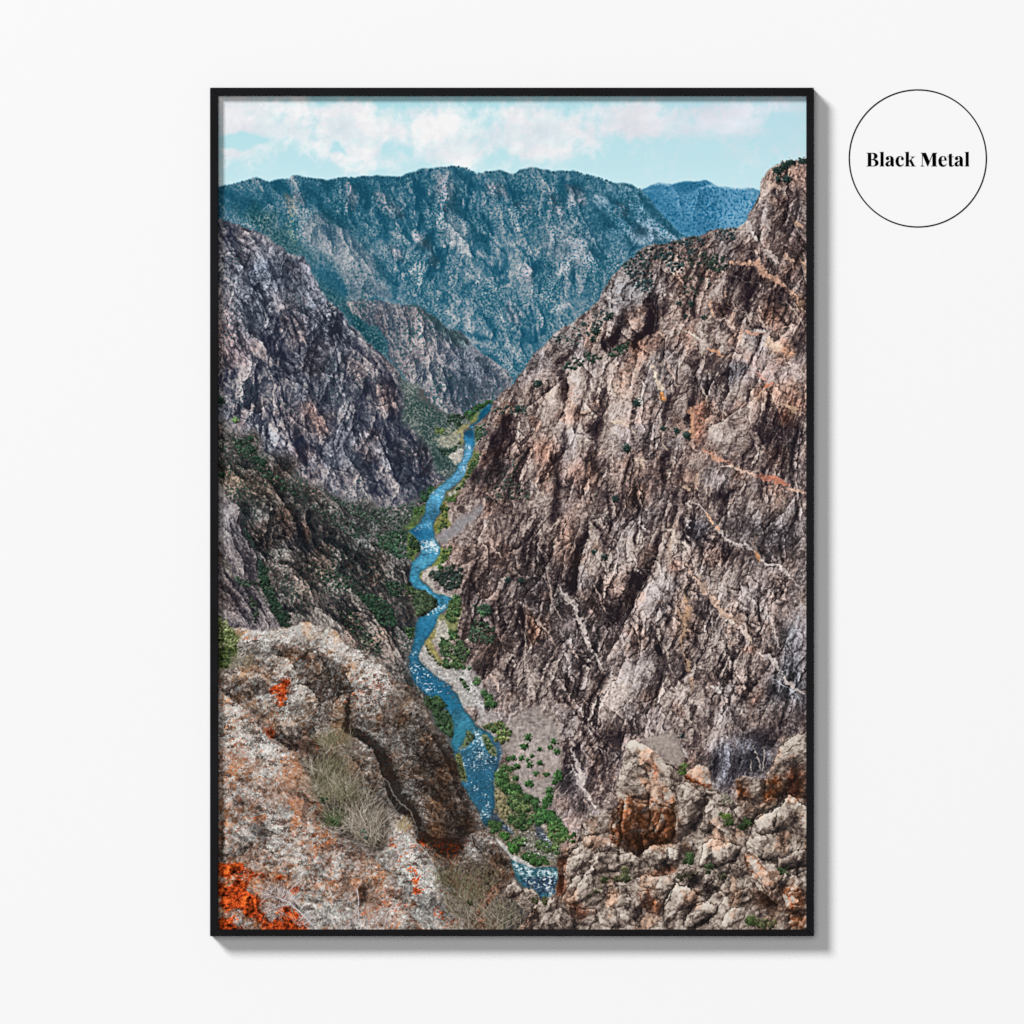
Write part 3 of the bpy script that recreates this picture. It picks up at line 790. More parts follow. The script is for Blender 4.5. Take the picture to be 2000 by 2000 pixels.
LOW = [(22, 24, 30), (58, 55, 56), (106, 98, 95), (154, 145, 139), (204, 196, 188)]
def paint_low():
    reset()
    R = [(22, -1.2, .6, '|G 740,90 770,200 800,320 870,460 980,560'), (18, -1.1, .6, '|G 520,0 480,160 460,320 520,480'), (20, -1.0, .5, '|G 640,30 720,120 760,200'),
         (20, -1.0, .6, '|G 820,90 900,280 940,420 1100,600 1250,760 1400,940 1560,1180 1720,1400 1900,1680'), (22, -.9, .5, '|G 1000,340 1150,430 1300,540 1450,680'),
         (18, -1.0, .6, '|G 560,560 700,640 860,760 960,900'), (16, -1.1, .5, '|G 1140,880 1240,960 1240,1040'), (18, -.9, .5, '|G 900,960 1100,1060 1250,1200 1330,1350'),
         (18, -1.0, .5, '|G 1280,1030 1480,1080 1560,1220 1700,1440'), (16, -1.2, .6, '|G 1780,800 1850,900 1890,1000'), (16, -1.1, .5, '|G 1480,600 1540,680 1540,760'),
         (16, -.9, .5, '|D 160,1560 420,1640 560,1760 640,1932'), (18, -.9, .5, '|D 200,1160 330,1320 480,1460 640,1640 820,1760'), (16, -1.0, .5, '|G 680,1020 780,1040 840,1130'), (16, -.9, .5, '|G 980,1020 1150,1120 1230,1230')]
    for w, a, b, s in R:
        ridge('G', w, a, b, s)
    for v, so, s in ((-1.5, 6, '|G 760,130 800,220 860,380 900,470 850,470 790,330 750,200'), (-1.0, 9, '|G 200,0 300,40 260,160 320,320 400,480 420,640 360,560 280,380 220,180'),
                     (-.8, 10, '|G 440,160 520,180 500,360 540,600 460,520 430,340'), (-1.1, 9, '|G 1750,820 1870,860 1900,1060 1880,1280 1780,1240 1740,1040'), (-1.0, 8, '|G 1150,900 1250,960 1230,1050 1150,1020'), (-.8, 9, '|G 1650,560 1830,580 1810,740 1700,700'),
                     (-.8, 9, '|G 1300,1310 1440,1340 1560,1500 1680,1620 1600,1560 1440,1430'), (-.7, 8, '|G 1380,520 1500,560 1460,640 1380,620'), (.5, 9, '|G 520,440 700,480 660,620 560,580'), (.6, 8, '|G 560,20 640,40 600,160 520,120'),
                     (.5, 10, '|G 900,560 1100,700 1300,900 1450,1060 1350,1040 1100,860'), (.5, 8, '|G 680,1010 790,1040 830,1120 740,1110'), (.5, 8, '|G 960,1020 1160,1120 1280,1300 1200,1260 1060,1110'), (.4, 10, '|G 700,700 900,900 1000,960 760,860'),
                     (.6, 7, '|D 60,1640 220,1700 240,1860 150,1900'), (-.8, 8, '|D 30,1540 160,1560 130,1650 40,1640'), (.5, 9, '|D 330,1140 240,1180 360,1300 400,1400 310,1310')):
        tone_poly('G', v, so, s, 2)
    for c, a, so, s in (((128, 90, 74), .6, 9, '|G 560,20 700,20 760,110 740,330 640,260 560,150'), ((140, 84, 66), .7, 5, '|G 820,140 880,260 910,400 860,380 840,260'), ((122, 96, 84), .5, 20, '|G 560,560 900,560 1000,900 700,900'),
                        ((120, 98, 88), .4, 25, '|G 1250,1050 1560,1200 1800,1500 1932,1800 1700,1650 1400,1350'), ((128, 96, 84), .45, 12, '|G 1450,560 1560,560 1560,800 1480,760'), ((132, 108, 84), .5, 14, '|D 60,1560 400,1650 620,1900 300,1932 60,1800'),
                        ((100, 108, 110), .4, 25, '|G 1000,60 1600,200 1800,600 1500,500 1200,250'), ((66, 72, 82), .5, 12, '|G 180,0 300,20 420,560 330,500')):
        tint('G', c, a, so, s, 2)
    ribs(90, 19, ('D', '60,1200 400,1500 900,1880 |G 1500,400 1780,600 1800,800 1700,1400 1860,1800 1300,1300 600,1150 60,400'), 56, 14, 26, 100, 8, 20, .8, .9, (-.4, -.85), 4)
    joints(130, 8, ('D', '60,1150 400,1480 900,1850 |G 1500,350 1780,560 1800,800 1700,1400 1860,1800 1300,1300 600,1150 60,400'), (44, 54, 66, 118), 8, 14, 60, 6.5, -1.0, .6)
    tint('D', (98, 104, 104), .6, 22, '|D 900,1740 1380,2000 1860,1920 |H 120,60 0,280 |G 1850,600 1500,330 1200,130', 2)
    rock('D', '-30,1050 70,1060 140,1130 240,1260 345,1380 500,1490 660,1590 876,1700 1140,1850 1380,1990 1640,2030 1860,1900 1960,1860 |H 140,20 130,150 0,300 |G 1835,580 1830,650 1810,750 1850,810 1932,850 |H 40,900 70,1080 50,1250 30,1400 -10,1500 |G 1860,1640 1920,1800 |H 60,1800 150,1932 |K 300,0 330,90 |G 1800,1932 -40,1900', LOW, 52, 2.3, 52, 41, soft=6, warp=5,
         contrast=1.05, bias=0., facet=.55, crack=.45, fine=.4, streak=.9, veg=[((48, 66, 60), .9, 2.4, 4)], hue=[((124, 96, 84), .6, 80, .3), ((96, 104, 108), .4, 120, .2)])
    V = [(40, 66, 48), (52, 78, 54), (34, 58, 46)]
    scatter('G', '1500,300 1800,260 1900,380 1830,560 1640,500 1560,430', 150, 2.5, 6, [(52, 84, 62), (62, 92, 66), (44, 72, 56)], 3, .8)
    scatter('G', '1320,860 1500,880 1640,960 1720,1080 1700,1180 1560,1150 1450,1000', 150, 2.5, 6, V, 4, .8)
    scatter('G', '1600,750 1800,770 1760,900 1640,880', 50, 2.5, 5, V, 5, .8)
    scatter('G', '380,480 480,640 560,900 700,1080 690,1180 620,1180 520,980 420,760', 130, 3, 7, [(38, 60, 46), (46, 72, 52), (32, 50, 42)], 6, .9)
    scatter('G', '220,120 330,330 420,560 440,700 360,560 260,330', 60, 3, 6, [(36, 54, 50), (44, 64, 56)], 7, .9)
    scatter('D', '150,1320 330,1360 420,1540 700,1780 850,1932 600,1800 400,1640 180,1420', 110, 2, 5.5, [(44, 72, 54), (54, 84, 60), (38, 62, 50)], 8, .8)
    scatter('G', '900,30 1200,120 1500,330 1300,330 1050,180', 70, 2, 4, [(56, 84, 70), (46, 72, 60)], 9, .8)
    scatter('G', '850,560 1300,700 1400,900 1250,850 1000,760', 60, 2, 5, V, 10, .8)
    scatter('G', '1100,1000 1300,1010 1500,1300 1600,1450 1450,1400 1250,1200', 60, 2, 5, V, 11, .8)
    scatter('G', '1790,1190 1880,1180 1880,1280 1800,1290', 14, 3, 5, [(58, 92, 48), (48, 78, 44)], 12, .8)
    scatter('E', '100,1850 200,1780 250,1820 130,1932', 25, 3, 6, [(44, 78, 52)], 13, .8)
    scatter('D', '1000,1820 1400,2010 1860,1940 |H 100,80 0,240 |G 1700,250 1300,130', 170, 2, 4.2, [(60, 84, 70), (50, 72, 62), (72, 94, 76)], 14, .85)
    bush(*(pts('D', '190,1160')[0]), 6, (112, 150, 84), 5)
    bush(*(pts('D', '330,1330')[0]), 6, (44, 70, 56), 6)
    bush(*(pts('D', '50,980')[0]), 9, (48, 70, 58), 7)
    for q, r_ in (('340,1440', 9), ('450,1560', 8), ('60,1680', 7)):
        bush(*(pts('D', q)[0]), r_, (44, 66, 54), 8)


SPUR = [(26, 26, 34), (68, 64, 70), (122, 114, 116), (168, 158, 156), (214, 206, 200)]
def paint_spur():
    """two pale spurs at the left edge and the pine run beside them"""
    reset()
    ridge('G', 18, -1.2, .5, '170,0 220,80 200,180 290,320 350,480 380,560 370,680')
    ridge('G', 16, -1.0, .6, '120,100 130,260 200,400 260,540 280,700')
    ridge('G', 14, -.8, .5, '60,200 150,330')
    tone_poly('G', .6, 8, '40,20 170,60 190,180 60,200')
    tone_poly('G', -.8, 7, '40,400 110,540 200,660 180,720 60,560')
    tone_poly('G', -.9, 6, '290,560 370,660 380,740 300,680')
    tint('G', (122, 122, 130), .5, 12, '30,0 180,40 200,180 380,500 200,400 30,250')
    rock('G', '-30,-30 60,-60 170,-10 215,60 235,150 290,280 340,400 385,510 390,620 395,740 330,760 250,740 200,700 120,560 30,450 -30,430', SPUR, 58, 2.6, 44, 47, warp=1.2, contrast=.9, facet=.5, crack=.5, fine=.5)
    tone_line('D', .6, 8, '30,1730 90,1820 100,1932')
    rock('D', '-30,1700 40,1740 90,1830 150,1932 |G 60,20 -30,30', SPUR, 58, 2.2, 30, 48, warp=1.0, contrast=.8, bias=.3, facet=.4)
    reset()
    ridge('G', 18, -1.1, .6, '330,770 430,870 520,1010 570,1100')
    ridge('G', 16, -1.1, .6, '60,640 150,740 250,880 330,1020 380,1180')
    ridge('G', 16, -1.0, .5, '40,800 150,880 250,1060 320,1200')
    ridge('G', 14, -.9, .5, '250,760 330,920 450,1080 490,1200')
    tone_poly('G', -.8, 8, '100,920 220,960 260,1060 200,1060 120,1000')
    tint('G', (136, 108, 98), .45, 12, '30,700 150,760 260,1060 150,1050 30,900')
    rock('G', '-30,540 60,600 160,720 250,740 330,760 420,860 500,980 565,1080 600,1170 640,1230 300,1300 -30,1300', SPUR, 56, 2.6, 46, 53, warp=1.2, contrast=.95, bias=-.05, facet=.55, crack=.5, fine=.5)
    scatter('G', '180,680 330,740 340,800 220,780', 18, 3, 6, [(56, 76, 58), (44, 62, 50)], 21, .8)
    scatter('G', '320,850 400,980 380,1160 340,1050', 14, 3, 6, [(54, 68, 52)], 22, .9)

WALL = [(34, 27, 33), (82, 68, 68), (138, 121, 115), (183, 167, 159), (228, 216, 208)]
WALL_S = '|C 1990,600 1905,628 1850,635 1760,660 1700,652 1650,680 1560,730 1500,800 1480,900 1440,1000 1390,1090 1330,1210 1250,1270 1190,1275 1080,1290 1000,1300 900,1340 780,1365 680,1400 560,1420 400,1440 330,1500 260,1560 170,1620 100,1690 40,1780 0,1830 |E 1780,30 1700,120 1600,200 1440,280 1350,360 1250,470 1180,520 1120,620 1040,720 960,820 860,890 800,960 770,1000 770,1060 720,1130 620,1190 600,1290 600,1440 640,1480 600,1600 500,1720 400,1850 330,1932 |H 300,90 240,180 240,340 300,450 260,540 150,650 100,740 200,800 400,890 400,960 300,1060 200,1220 130,1340 90,1440 160,1560 240,1640 370,1740 450,1830 510,1932 |K 700,30 850,360 800,700 820,800 1000,1000 1400,1500 1900,1200 |L 300,1400 1990,1400'


def paint_wall():
    reset()
    # crevices and shaded faces
    for v, so, s in ((-2.2, 3, '|F 430,0 520,0 495,160 460,330 390,365 330,400 300,470 250,480 280,390 330,330 390,170'), (-1.7, 3, '|F 110,190 200,90 190,240 150,360 90,420 60,380'), (-1.3, 3, '|F 270,60 340,0 300,120 260,200 245,110'),
                     (-1.2, 4, '|F 0,400 60,340 110,390 60,480 0,500'), (-1.6, 3, '|F 770,400 805,330 800,400 740,500 700,570 715,480'), (-1.2, 3, '|F 960,390 1000,300 1030,260 1010,350 975,410'),
                     (-2.0, 3, '|F 850,740 875,790 860,900 835,1000 825,1120 800,1210 765,1195 800,1050 820,880'), (-1.9, 3, '|F 640,920 665,850 630,1050 620,1130 585,1190 550,1150 580,1000'), (-1.0, 6, '|F 1200,640 1260,600 1340,640 1300,740 1220,780 1170,880'),
                     (-1.7, 3, '|F 735,1560 755,1640 740,1740 715,1800 690,1932 640,1932 690,1780'), (-.8, 9, '|F 1520,1140 1600,1060 1760,1080 1690,1300 1640,1500 1560,1520 1500,1400'), (-1.1, 6, '|F 1750,1250 1830,1180 1890,1290 1800,1480 1700,1700 1640,1720 1700,1500'),
                     (-1.4, 3, '|F 470,1560 560,1480 640,1470 560,1570 480,1600'), (-1.0, 5, '|F 1010,1830 1250,1830 1200,1932 1000,1932'), (-1.2, 3, '|F 1410,240 1470,240 1460,290 1400,280'), (-.9, 5, '|F 1040,60 1230,30 1200,160 1060,200'),
                     (-1.0, 5, '|F 600,1700 640,1760 620,1932 580,1900'), (-.9, 5, '|F 930,520 1000,540 1100,640 1000,720 940,640'), (-.8, 5, '|F 1690,370 1890,330 1890,480 1740,480'), (-1.0, 4, '|F 1530,1400 1630,1420 1600,1530 1540,1510'),
                     (-1.7, 4, '|E 1380,860 1400,760 1470,680 1500,820 1480,960 1420,970'), (-1.3, 4, '|E 1370,650 1420,570 1490,520 1470,610 1400,690'), (-2.1, 3, '|E 890,1130 970,1120 980,1190 940,1310 890,1400 860,1320'), (-1.0, 6, '|E 760,1290 860,1210 850,1420 800,1640 760,1450'),
                     (-2.1, 4, '|E 1850,1110 1740,1110 1690,1240 1700,1330 1800,1300 1835,1200'), (-1.5, 4, '|E 1690,1330 1760,1320 1800,1500 1780,1670 1680,1670 1700,1500'), (-2.0, 4, '|E 1480,1190 1475,1400 1435,1580 1445,1700 1420,1932 1350,1932 1380,1700 1300,1640 1320,1560 1420,1450 1450,1260'),
                     (-1.5, 3, '|E 870,1400 870,1500 870,1640 830,1690 810,1640 840,1500'), (-1.4, 3, '|E 1170,1190 1250,1140 1230,1210 1180,1250'), (-.9, 5, '|E 1700,280 1740,100 1790,60 1730,260'), (-1.4, 3, '|E 1820,430 1932,330 1932,420 1840,500'), (-1.3, 4, '|E 620,1620 670,1560 640,1700 590,1720'),
                     (-1.2, 4, '|E 1270,860 1300,760 1290,900 1220,980'), (-1.0, 4, '|E 1560,1130 1600,1040 1600,1180 1570,1240'), (-1.2, 4, '|E 1850,900 1870,1000 1830,1110 1790,1100'), (-.9, 4, '|E 1640,680 1660,900 1630,860'), (-.9, 6, '|E 560,1700 640,1640 760,1700 640,1800'),
                     (-2.1, 4, '|H 1300,0 1430,0 1420,100 1390,150 1330,230 1310,150'), (-1.1, 5, '|H 1700,100 1660,330 1640,440 1590,640 1540,860 1480,740 1480,560 1560,400 1650,230'), (-1.0, 7, '|H 600,560 650,620 600,850 560,960 480,1000 510,800'),
                     (-1.5, 4, '|H 500,440 590,420 560,560 500,600'), (-1.7, 3, '|H 1180,820 1230,800 1205,1000 1245,1150 1190,1130'), (-2.2, 3, '|H 1030,1010 1080,980 1082,1120 1055,1200 1010,1210'), (-1.1, 5, '|H 860,1320 950,1280 940,1370 860,1400'),
                     (-1.3, 4, '|H 1720,1080 1765,1060 1740,1180 1700,1250'), (-1.0, 5, '|H 1720,1640 1830,1620 1830,1690 1740,1710'), (-1.1, 5, '|H 1932,1480 1860,1640 1800,1800 1700,1920 1740,1740 1850,1560'), (-1.0, 4, '|H 1020,1200 1060,1240 1040,1340 1000,1290'),
                     (-.9, 5, '|H 1090,880 1180,840 1190,960 1100,960'), (-.8, 6, '|H 800,430 900,440 880,520 800,500'), (-.7, 9, '|H 620,1480 800,1500 700,1640 600,1600'), (-.7, 9, '|H 1420,880 1560,960 1500,1150 1400,1020'),
                     (-.9, 7, '|H 1800,1040 1932,1000 1932,1200 1840,1160'), (-.6, 10, '|H 1240,150 1330,250 1200,420 1150,360'),
                     (-1.0, 4, '|I 640,0 680,0 650,100 600,160'), (-1.6, 4, '|I 560,250 555,380 490,520 430,640 385,720 345,860 290,980 240,1120 150,1240 190,1100 220,900 270,760 350,620 450,520'), (-.9, 7, '|I 200,700 250,640 380,640 380,720 330,800 260,830 210,880'),
                     (-1.7, 3, '|I 570,840 560,960 605,1140 570,1190 535,1000'), (-1.6, 3, '|I 880,780 870,940 855,1060 830,1040 850,900'), (-1.1, 6, '|I 800,150 950,180 980,280 900,380 800,300'), (-1.0, 6, '|I 1100,440 1300,440 1290,540 1160,520'),
                     (-1.3, 4, '|I 540,1240 565,1400 555,1600 500,1630 520,1420'), (-1.1, 6, '|I 1640,1000 1700,1140 1760,1300 1640,1400 1600,1200'), (-1.0, 5, '|I 1460,1340 1600,1380 1560,1480 1480,1420'), (-.7, 10, '|I 1720,780 1900,800 1900,960 1700,960'),
                     (-1.0, 6, '|I 1480,1720 1540,1680 1620,1800 1520,1900'), (-.9, 6, '|I 920,940 1020,940 1060,1060 980,1160 900,1060'), (-.8, 8, '|I 200,1300 350,1180 500,1120 500,1400 400,1560 220,1480'), (-.9, 5, '|I 1330,520 1400,500 1350,760 1280,800'),
                     (-1.1, 4, '|I 1100,1650 1180,1560 1240,1620 1100,1800'), (-1.2, 4, '|I 1320,1740 1440,1690 1400,1860 1320,1932'), (-.8, 7, '|I 340,420 480,440 440,560 380,600'), (-.8, 8, '|I 0,880 200,880 200,1100 60,1200 0,1100'),
                     (-.9, 5, '|I 380,1640 480,1600 420,1800 400,1932'), (-.7, 6, '|C 1080,1300 1080,1500 1040,1560 1060,1400'), (-1.3, 4, '|C 620,1720 700,1720 700,1800 650,1932 610,1860'), (-1.0, 4, '|C 1240,1650 1300,1620 1240,1760 1180,1900 1160,1860'),
                     (-.7, 7, '|C 1250,1640 1420,1640 1470,1760 1300,1840'), (-.7, 7, '|C 1700,1480 1840,1480 1880,1600 1760,1620'), (-.7, 8, '|C 1640,1040 1760,990 1740,1150 1620,1160'), (-.8, 6, '|C 1280,1500 1400,1440 1420,1540 1300,1580'),
                     (-1.3, 5, '|K 1500,260 1580,180 1680,240 1690,380 1600,420'), (-1.1, 5, '|K 1440,400 1540,420 1600,560 1560,620 1430,620 1400,560'), (-1.2, 5, '|K 1790,640 1850,610 1830,740 1780,780'), (-.9, 5, '|K 1480,680 1620,640 1680,800 1600,860'),
                     (-1.3, 6, '|L 950,280 1060,260 1120,320 1010,480 990,400'), (-1.5, 7, '|L 1200,300 1380,200 1600,340 1560,420 1400,440 1260,440 1130,560 1150,470'), (-1.0, 7, '|L 1240,80 1420,0 1640,60 1600,220 1400,160'), (-.9, 6, '|L 0,0 380,0 200,130 100,300 0,500'),
                     # sunlit faces
                     (.6, 8, '|F 470,180 700,120 760,300 640,420 480,330'), (.7, 8, '|F 1060,320 1230,340 1200,540 1070,480'), (.8, 7, '|F 1160,200 1290,160 1260,280 1180,270'), (.6, 8, '|F 1480,700 1650,640 1880,700 1860,840 1700,880 1540,840'),
                     (.6, 9, '|F 280,900 400,1000 540,1060 500,1180 380,1320 280,1270'), (.6, 9, '|F 220,520 420,560 420,700 280,640'), (.5, 10, '|F 1180,840 1360,700 1380,1000 1180,1000'), (.5, 8, '|F 880,960 960,900 960,1020 860,1060'), (.6, 9, '|F 900,1680 1160,1640 1200,1780 900,1820'),
                     (.5, 9, '|F 80,1140 280,1290 300,1400 60,1350'), (.8, 6, '|F 1540,420 1640,440 1720,530 1640,540'), (.5, 9, '|F 960,1260 1100,1180 1180,1340 1000,1420'), (.5, 8, '|F 100,720 250,760 200,860 90,840'),
                     (.7, 9, '|E 1080,720 1260,640 1240,760 1060,860 900,950 830,960 960,850'), (.6, 8, '|E 1340,860 1400,900 1380,1020 1310,1000'), (.5, 9, '|E 900,1420 1020,1380 1000,1560 880,1640'), (.6, 9, '|E 1490,1230 1640,1180 1680,1300 1500,1440'), (.5, 8, '|E 1500,700 1640,640 1600,860 1510,860'),
                     (.5, 10, '|E 780,1000 960,960 920,1100 790,1080'), (.4, 10, '|E 1480,1480 1660,1420 1660,1640 1490,1660'), (.6, 8, '|E 1700,300 1800,240 1890,290 1820,380 1720,380'),
                     (.6, 9, '|H 940,320 1080,260 1090,360 960,440'), (.6, 9, '|H 900,560 960,460 960,640 900,720'), (.6, 9, '|H 1090,860 1270,640 1290,700 1130,860'), (.5, 9, '|H 820,1040 1000,980 960,1100 800,1220'), (.5, 12, '|H 1640,560 1900,420 1900,700 1700,760'),
                     (.7, 10, '|H 1780,1800 1932,1640 1932,1932 1700,1932'), (.5, 10, '|H 780,1500 900,1400 1000,1480 900,1600'), (.4, 12, '|H 960,1560 1300,1500 1300,1700 1000,1700'),
                     (.6, 12, '|I 900,640 1060,580 1480,580 1680,760 1540,1000 1300,1120 1050,900'), (.6, 10, '|I 840,1240 1100,1240 1180,1500 1000,1600 830,1480'), (.6, 10, '|I 620,1720 900,1620 1100,1720 1280,1932 620,1932'), (.6, 7, '|I 600,380 800,400 860,620 760,640 640,560'),
                     (.5, 12, '|I 0,740 100,480 400,300 540,300 420,420 200,620'), (.6, 7, '|I 400,780 560,620 600,760 500,900 330,1000 300,960'), (.6, 6, '|I 680,20 780,0 780,300 680,300'), (.6, 10, '|I 0,1700 160,1600 220,1700 120,1932 0,1932'),
                     (.4, 8, '|C 1500,820 1620,760 1660,960 1500,960'), (.5, 9, '|C 1400,1400 1480,1420 1660,1640 1500,1560'), (.5, 8, '|C 1800,960 1880,940 1860,1180 1780,1160'), (.4, 10, '|C 1280,1260 1400,1260 1360,1420 1260,1420')):
        tone_poly('F', v, so, s, 1.6)
    for v, so, s in ((-.45, 16, '|H 440,420 700,500 1000,560 1250,300 1400,250 1100,900 1000,1300 800,1500 600,1500 440,1000'), (-.5, 14, '|E 760,1250 1000,1300 1150,1500 1050,1900 |H 900,100 620,60 |E 620,1700'), (-.45, 16, '|H 1240,700 1700,700 1932,1000 |I 220,900 0,1500 |H 1700,1700 1300,1500 1090,1300 1090,950'),
                     (.45, 18, '|F 40,560 400,460 560,560 560,960 240,1300 60,1200'), (.4, 18, '|F 860,960 1180,900 1480,1000 1480,1300 1100,1400 900,1350'), (-.4, 16, '|F 960,500 1200,560 1170,900 1000,1000 860,700'), (-.4, 18, '|F 1500,1000 1900,1000 1900,1700 1640,1700 1480,1400'),
                     (.4, 16, '|E 1080,720 1500,650 1700,640 1660,1100 1500,1200 1100,1000'), (-.45, 14, '|C 1240,1600 1700,1660 1900,1850 1900,1932 |F 1900,300 1500,330 1040,200 |C 1150,1932'), (.4, 18, '|H 1500,100 1932,60 1932,560 1600,760 1400,560'), (.35, 18, '|I 60,640 560,260 560,420 200,900'),
                     (.5, 16, '|I 300,960 560,560 700,700 560,1100 340,1900 60,1932 0,1640'), (-.4, 14, '|I 690,50 1060,180 1340,430 1300,620 900,560 760,400'), (-.45, 16, '|I 1060,160 1900,100 1900,760 1560,560 1240,350'), (-.35, 20, '|K 1400,-100 1900,-300 1932,600 1700,760 1400,700')):
        tone_poly('F', v, so, s, 2)
    for w, a, b, s in ((20, .6, -1.3, '|F 1310,150 1285,300 1245,440 1215,560 1185,800 1150,970'), (14, .5, -1.1, '|F 1390,20 1325,120 1310,200'), (14, .5, -1.1, '|F 730,480 715,580 690,760 660,900'), (14, .5, -1.2, '|F 985,680 1000,850 985,1080 950,1180'),
                       (12, .4, -1.0, '|F 1070,330 1065,470'), (12, .5, -1.0, '|F 1500,870 1500,1010'), (14, .5, -1.0, '|F 580,360 560,480 600,640 650,760'), (14, .5, -1.0, '|F 900,580 870,700 840,760'), (14, .5, -1.0, '|F 1110,940 1105,1080 1120,1200'),
                       (16, .6, -1.1, '|F 1490,330 1470,420 1440,520'), (16, .5, -1.0, '|F 1520,160 1490,250 1470,330'), (16, .5, -.9, '|F 1370,840 1365,1000 1370,1180'), (14, .4, -.9, '|F 320,1000 300,1150 330,1260'), (16, .5, -1.0, '|F 160,700 140,860'),
                       (22, .6, -1.2, '|E 1500,690 1490,860 1480,980 1470,1200'), (18, .5, -1.0, '|E 1330,860 1280,960 1180,1130'), (18, .5, -1.0, '|E 1860,860 1840,1000 1840,1110'), (18, .5, -1.0, '|E 1100,1390 1090,1560 1060,1700 1000,1860'),
                       (18, .5, -1.0, '|E 1700,1700 1640,1800 1620,1932'), (16, .6, -1.0, '|E 1530,1680 1500,1932'), (16, .5, -.9, '|E 1000,1330 920,1420 880,1500'), (18, .5, -.9, '|E 940,1600 860,1740 760,1850'),
                       (22, .6, -1.2, '|H 1400,240 1370,420 1310,580 1210,760 1110,880 1090,960'), (18, .6, -1.0, '|H 1250,330 1200,480 1190,600'), (18, .6, -1.0, '|H 1180,270 1110,420 1080,560'), (18, .6, -1.0, '|H 700,160 660,320 640,420'),
                       (20, .6, -1.0, '|H 940,540 890,700 760,880 640,960'), (18, .5, -1.0, '|H 1010,980 940,1120 840,1300 800,1480'), (16, .5, -.9, '|H 1080,960 1080,1180 1090,1330'), (20, .6, -1.1, '|H 1700,130 1680,260 1640,460 1590,640 1550,850'),
                       (18, .5, -.9, '|H 1480,420 1440,600 1460,760'), (18, .5, -.9, '|H 1100,1560 1100,1700 1060,1900'), (18, .5, -.9, '|H 900,1400 820,1560 680,1700'), (18, .5, -.9, '|H 1500,1520 1490,1640 1560,1760 1680,1800'),
                       (24, .6, -1.2, '|I 570,250 560,380 480,540 400,660 340,860 220,1080 120,1280 0,1560'), (18, .5, -1.0, '|I 520,1130 560,1280 560,1500'), (18, .5, -1.0, '|I 680,40 660,200 640,330'), (18, .6, -.9, '|I 780,280 740,460 720,640'),
                       (16, .5, -.9, '|I 930,420 930,560 890,680'), (18, .5, -.9, '|I 1310,520 1290,760 1260,960'), (18, .5, -.9, '|I 1380,560 1340,740'), (16, .5, -.9, '|I 1730,740 1660,900 1560,1000'), (18, .5, -.9, '|I 1270,1560 1140,1760 1100,1932'),
                       (18, .5, -.9, '|I 700,1250 660,1400'), (18, .5, -1.0, '|I 180,1400 200,1520 120,1640'), (18, .6, -1.0, '|I 340,1240 340,1400 300,1560'), (18, .6, -1.0, '|I 600,1640 500,1800 480,1932'), (18, .5, -.9, '|I 1500,1640 1380,1780 1300,1932'),
                       (18, .5, -1.0, '|C 1480,820 1470,960 1420,1080'), (14, .5, -.9, '|C 1730,1040 1720,1200 1640,1300 1600,1420'), (14, .5, -.9, '|C 1860,1060 1800,1200 1780,1300 1720,1420'), (14, .5, -.9, '|C 1560,1300 1500,1420'), (16, .5, -.9, '|C 800,1700 780,1860 760,1932'),
                       (16, .5, -.9, '|C 1880,1700 1800,1850 1760,1932'), (14, .5, -.9, '|C 1760,700 1740,860 1760,960'), (16, .5, -.9, '|C 520,1640 610,1720 620,1860'), (18, .5, -.9, '|C 1620,1700 1580,1850')):
        ridge('F', w * .72, a * 1.1, b * 1.15, s)
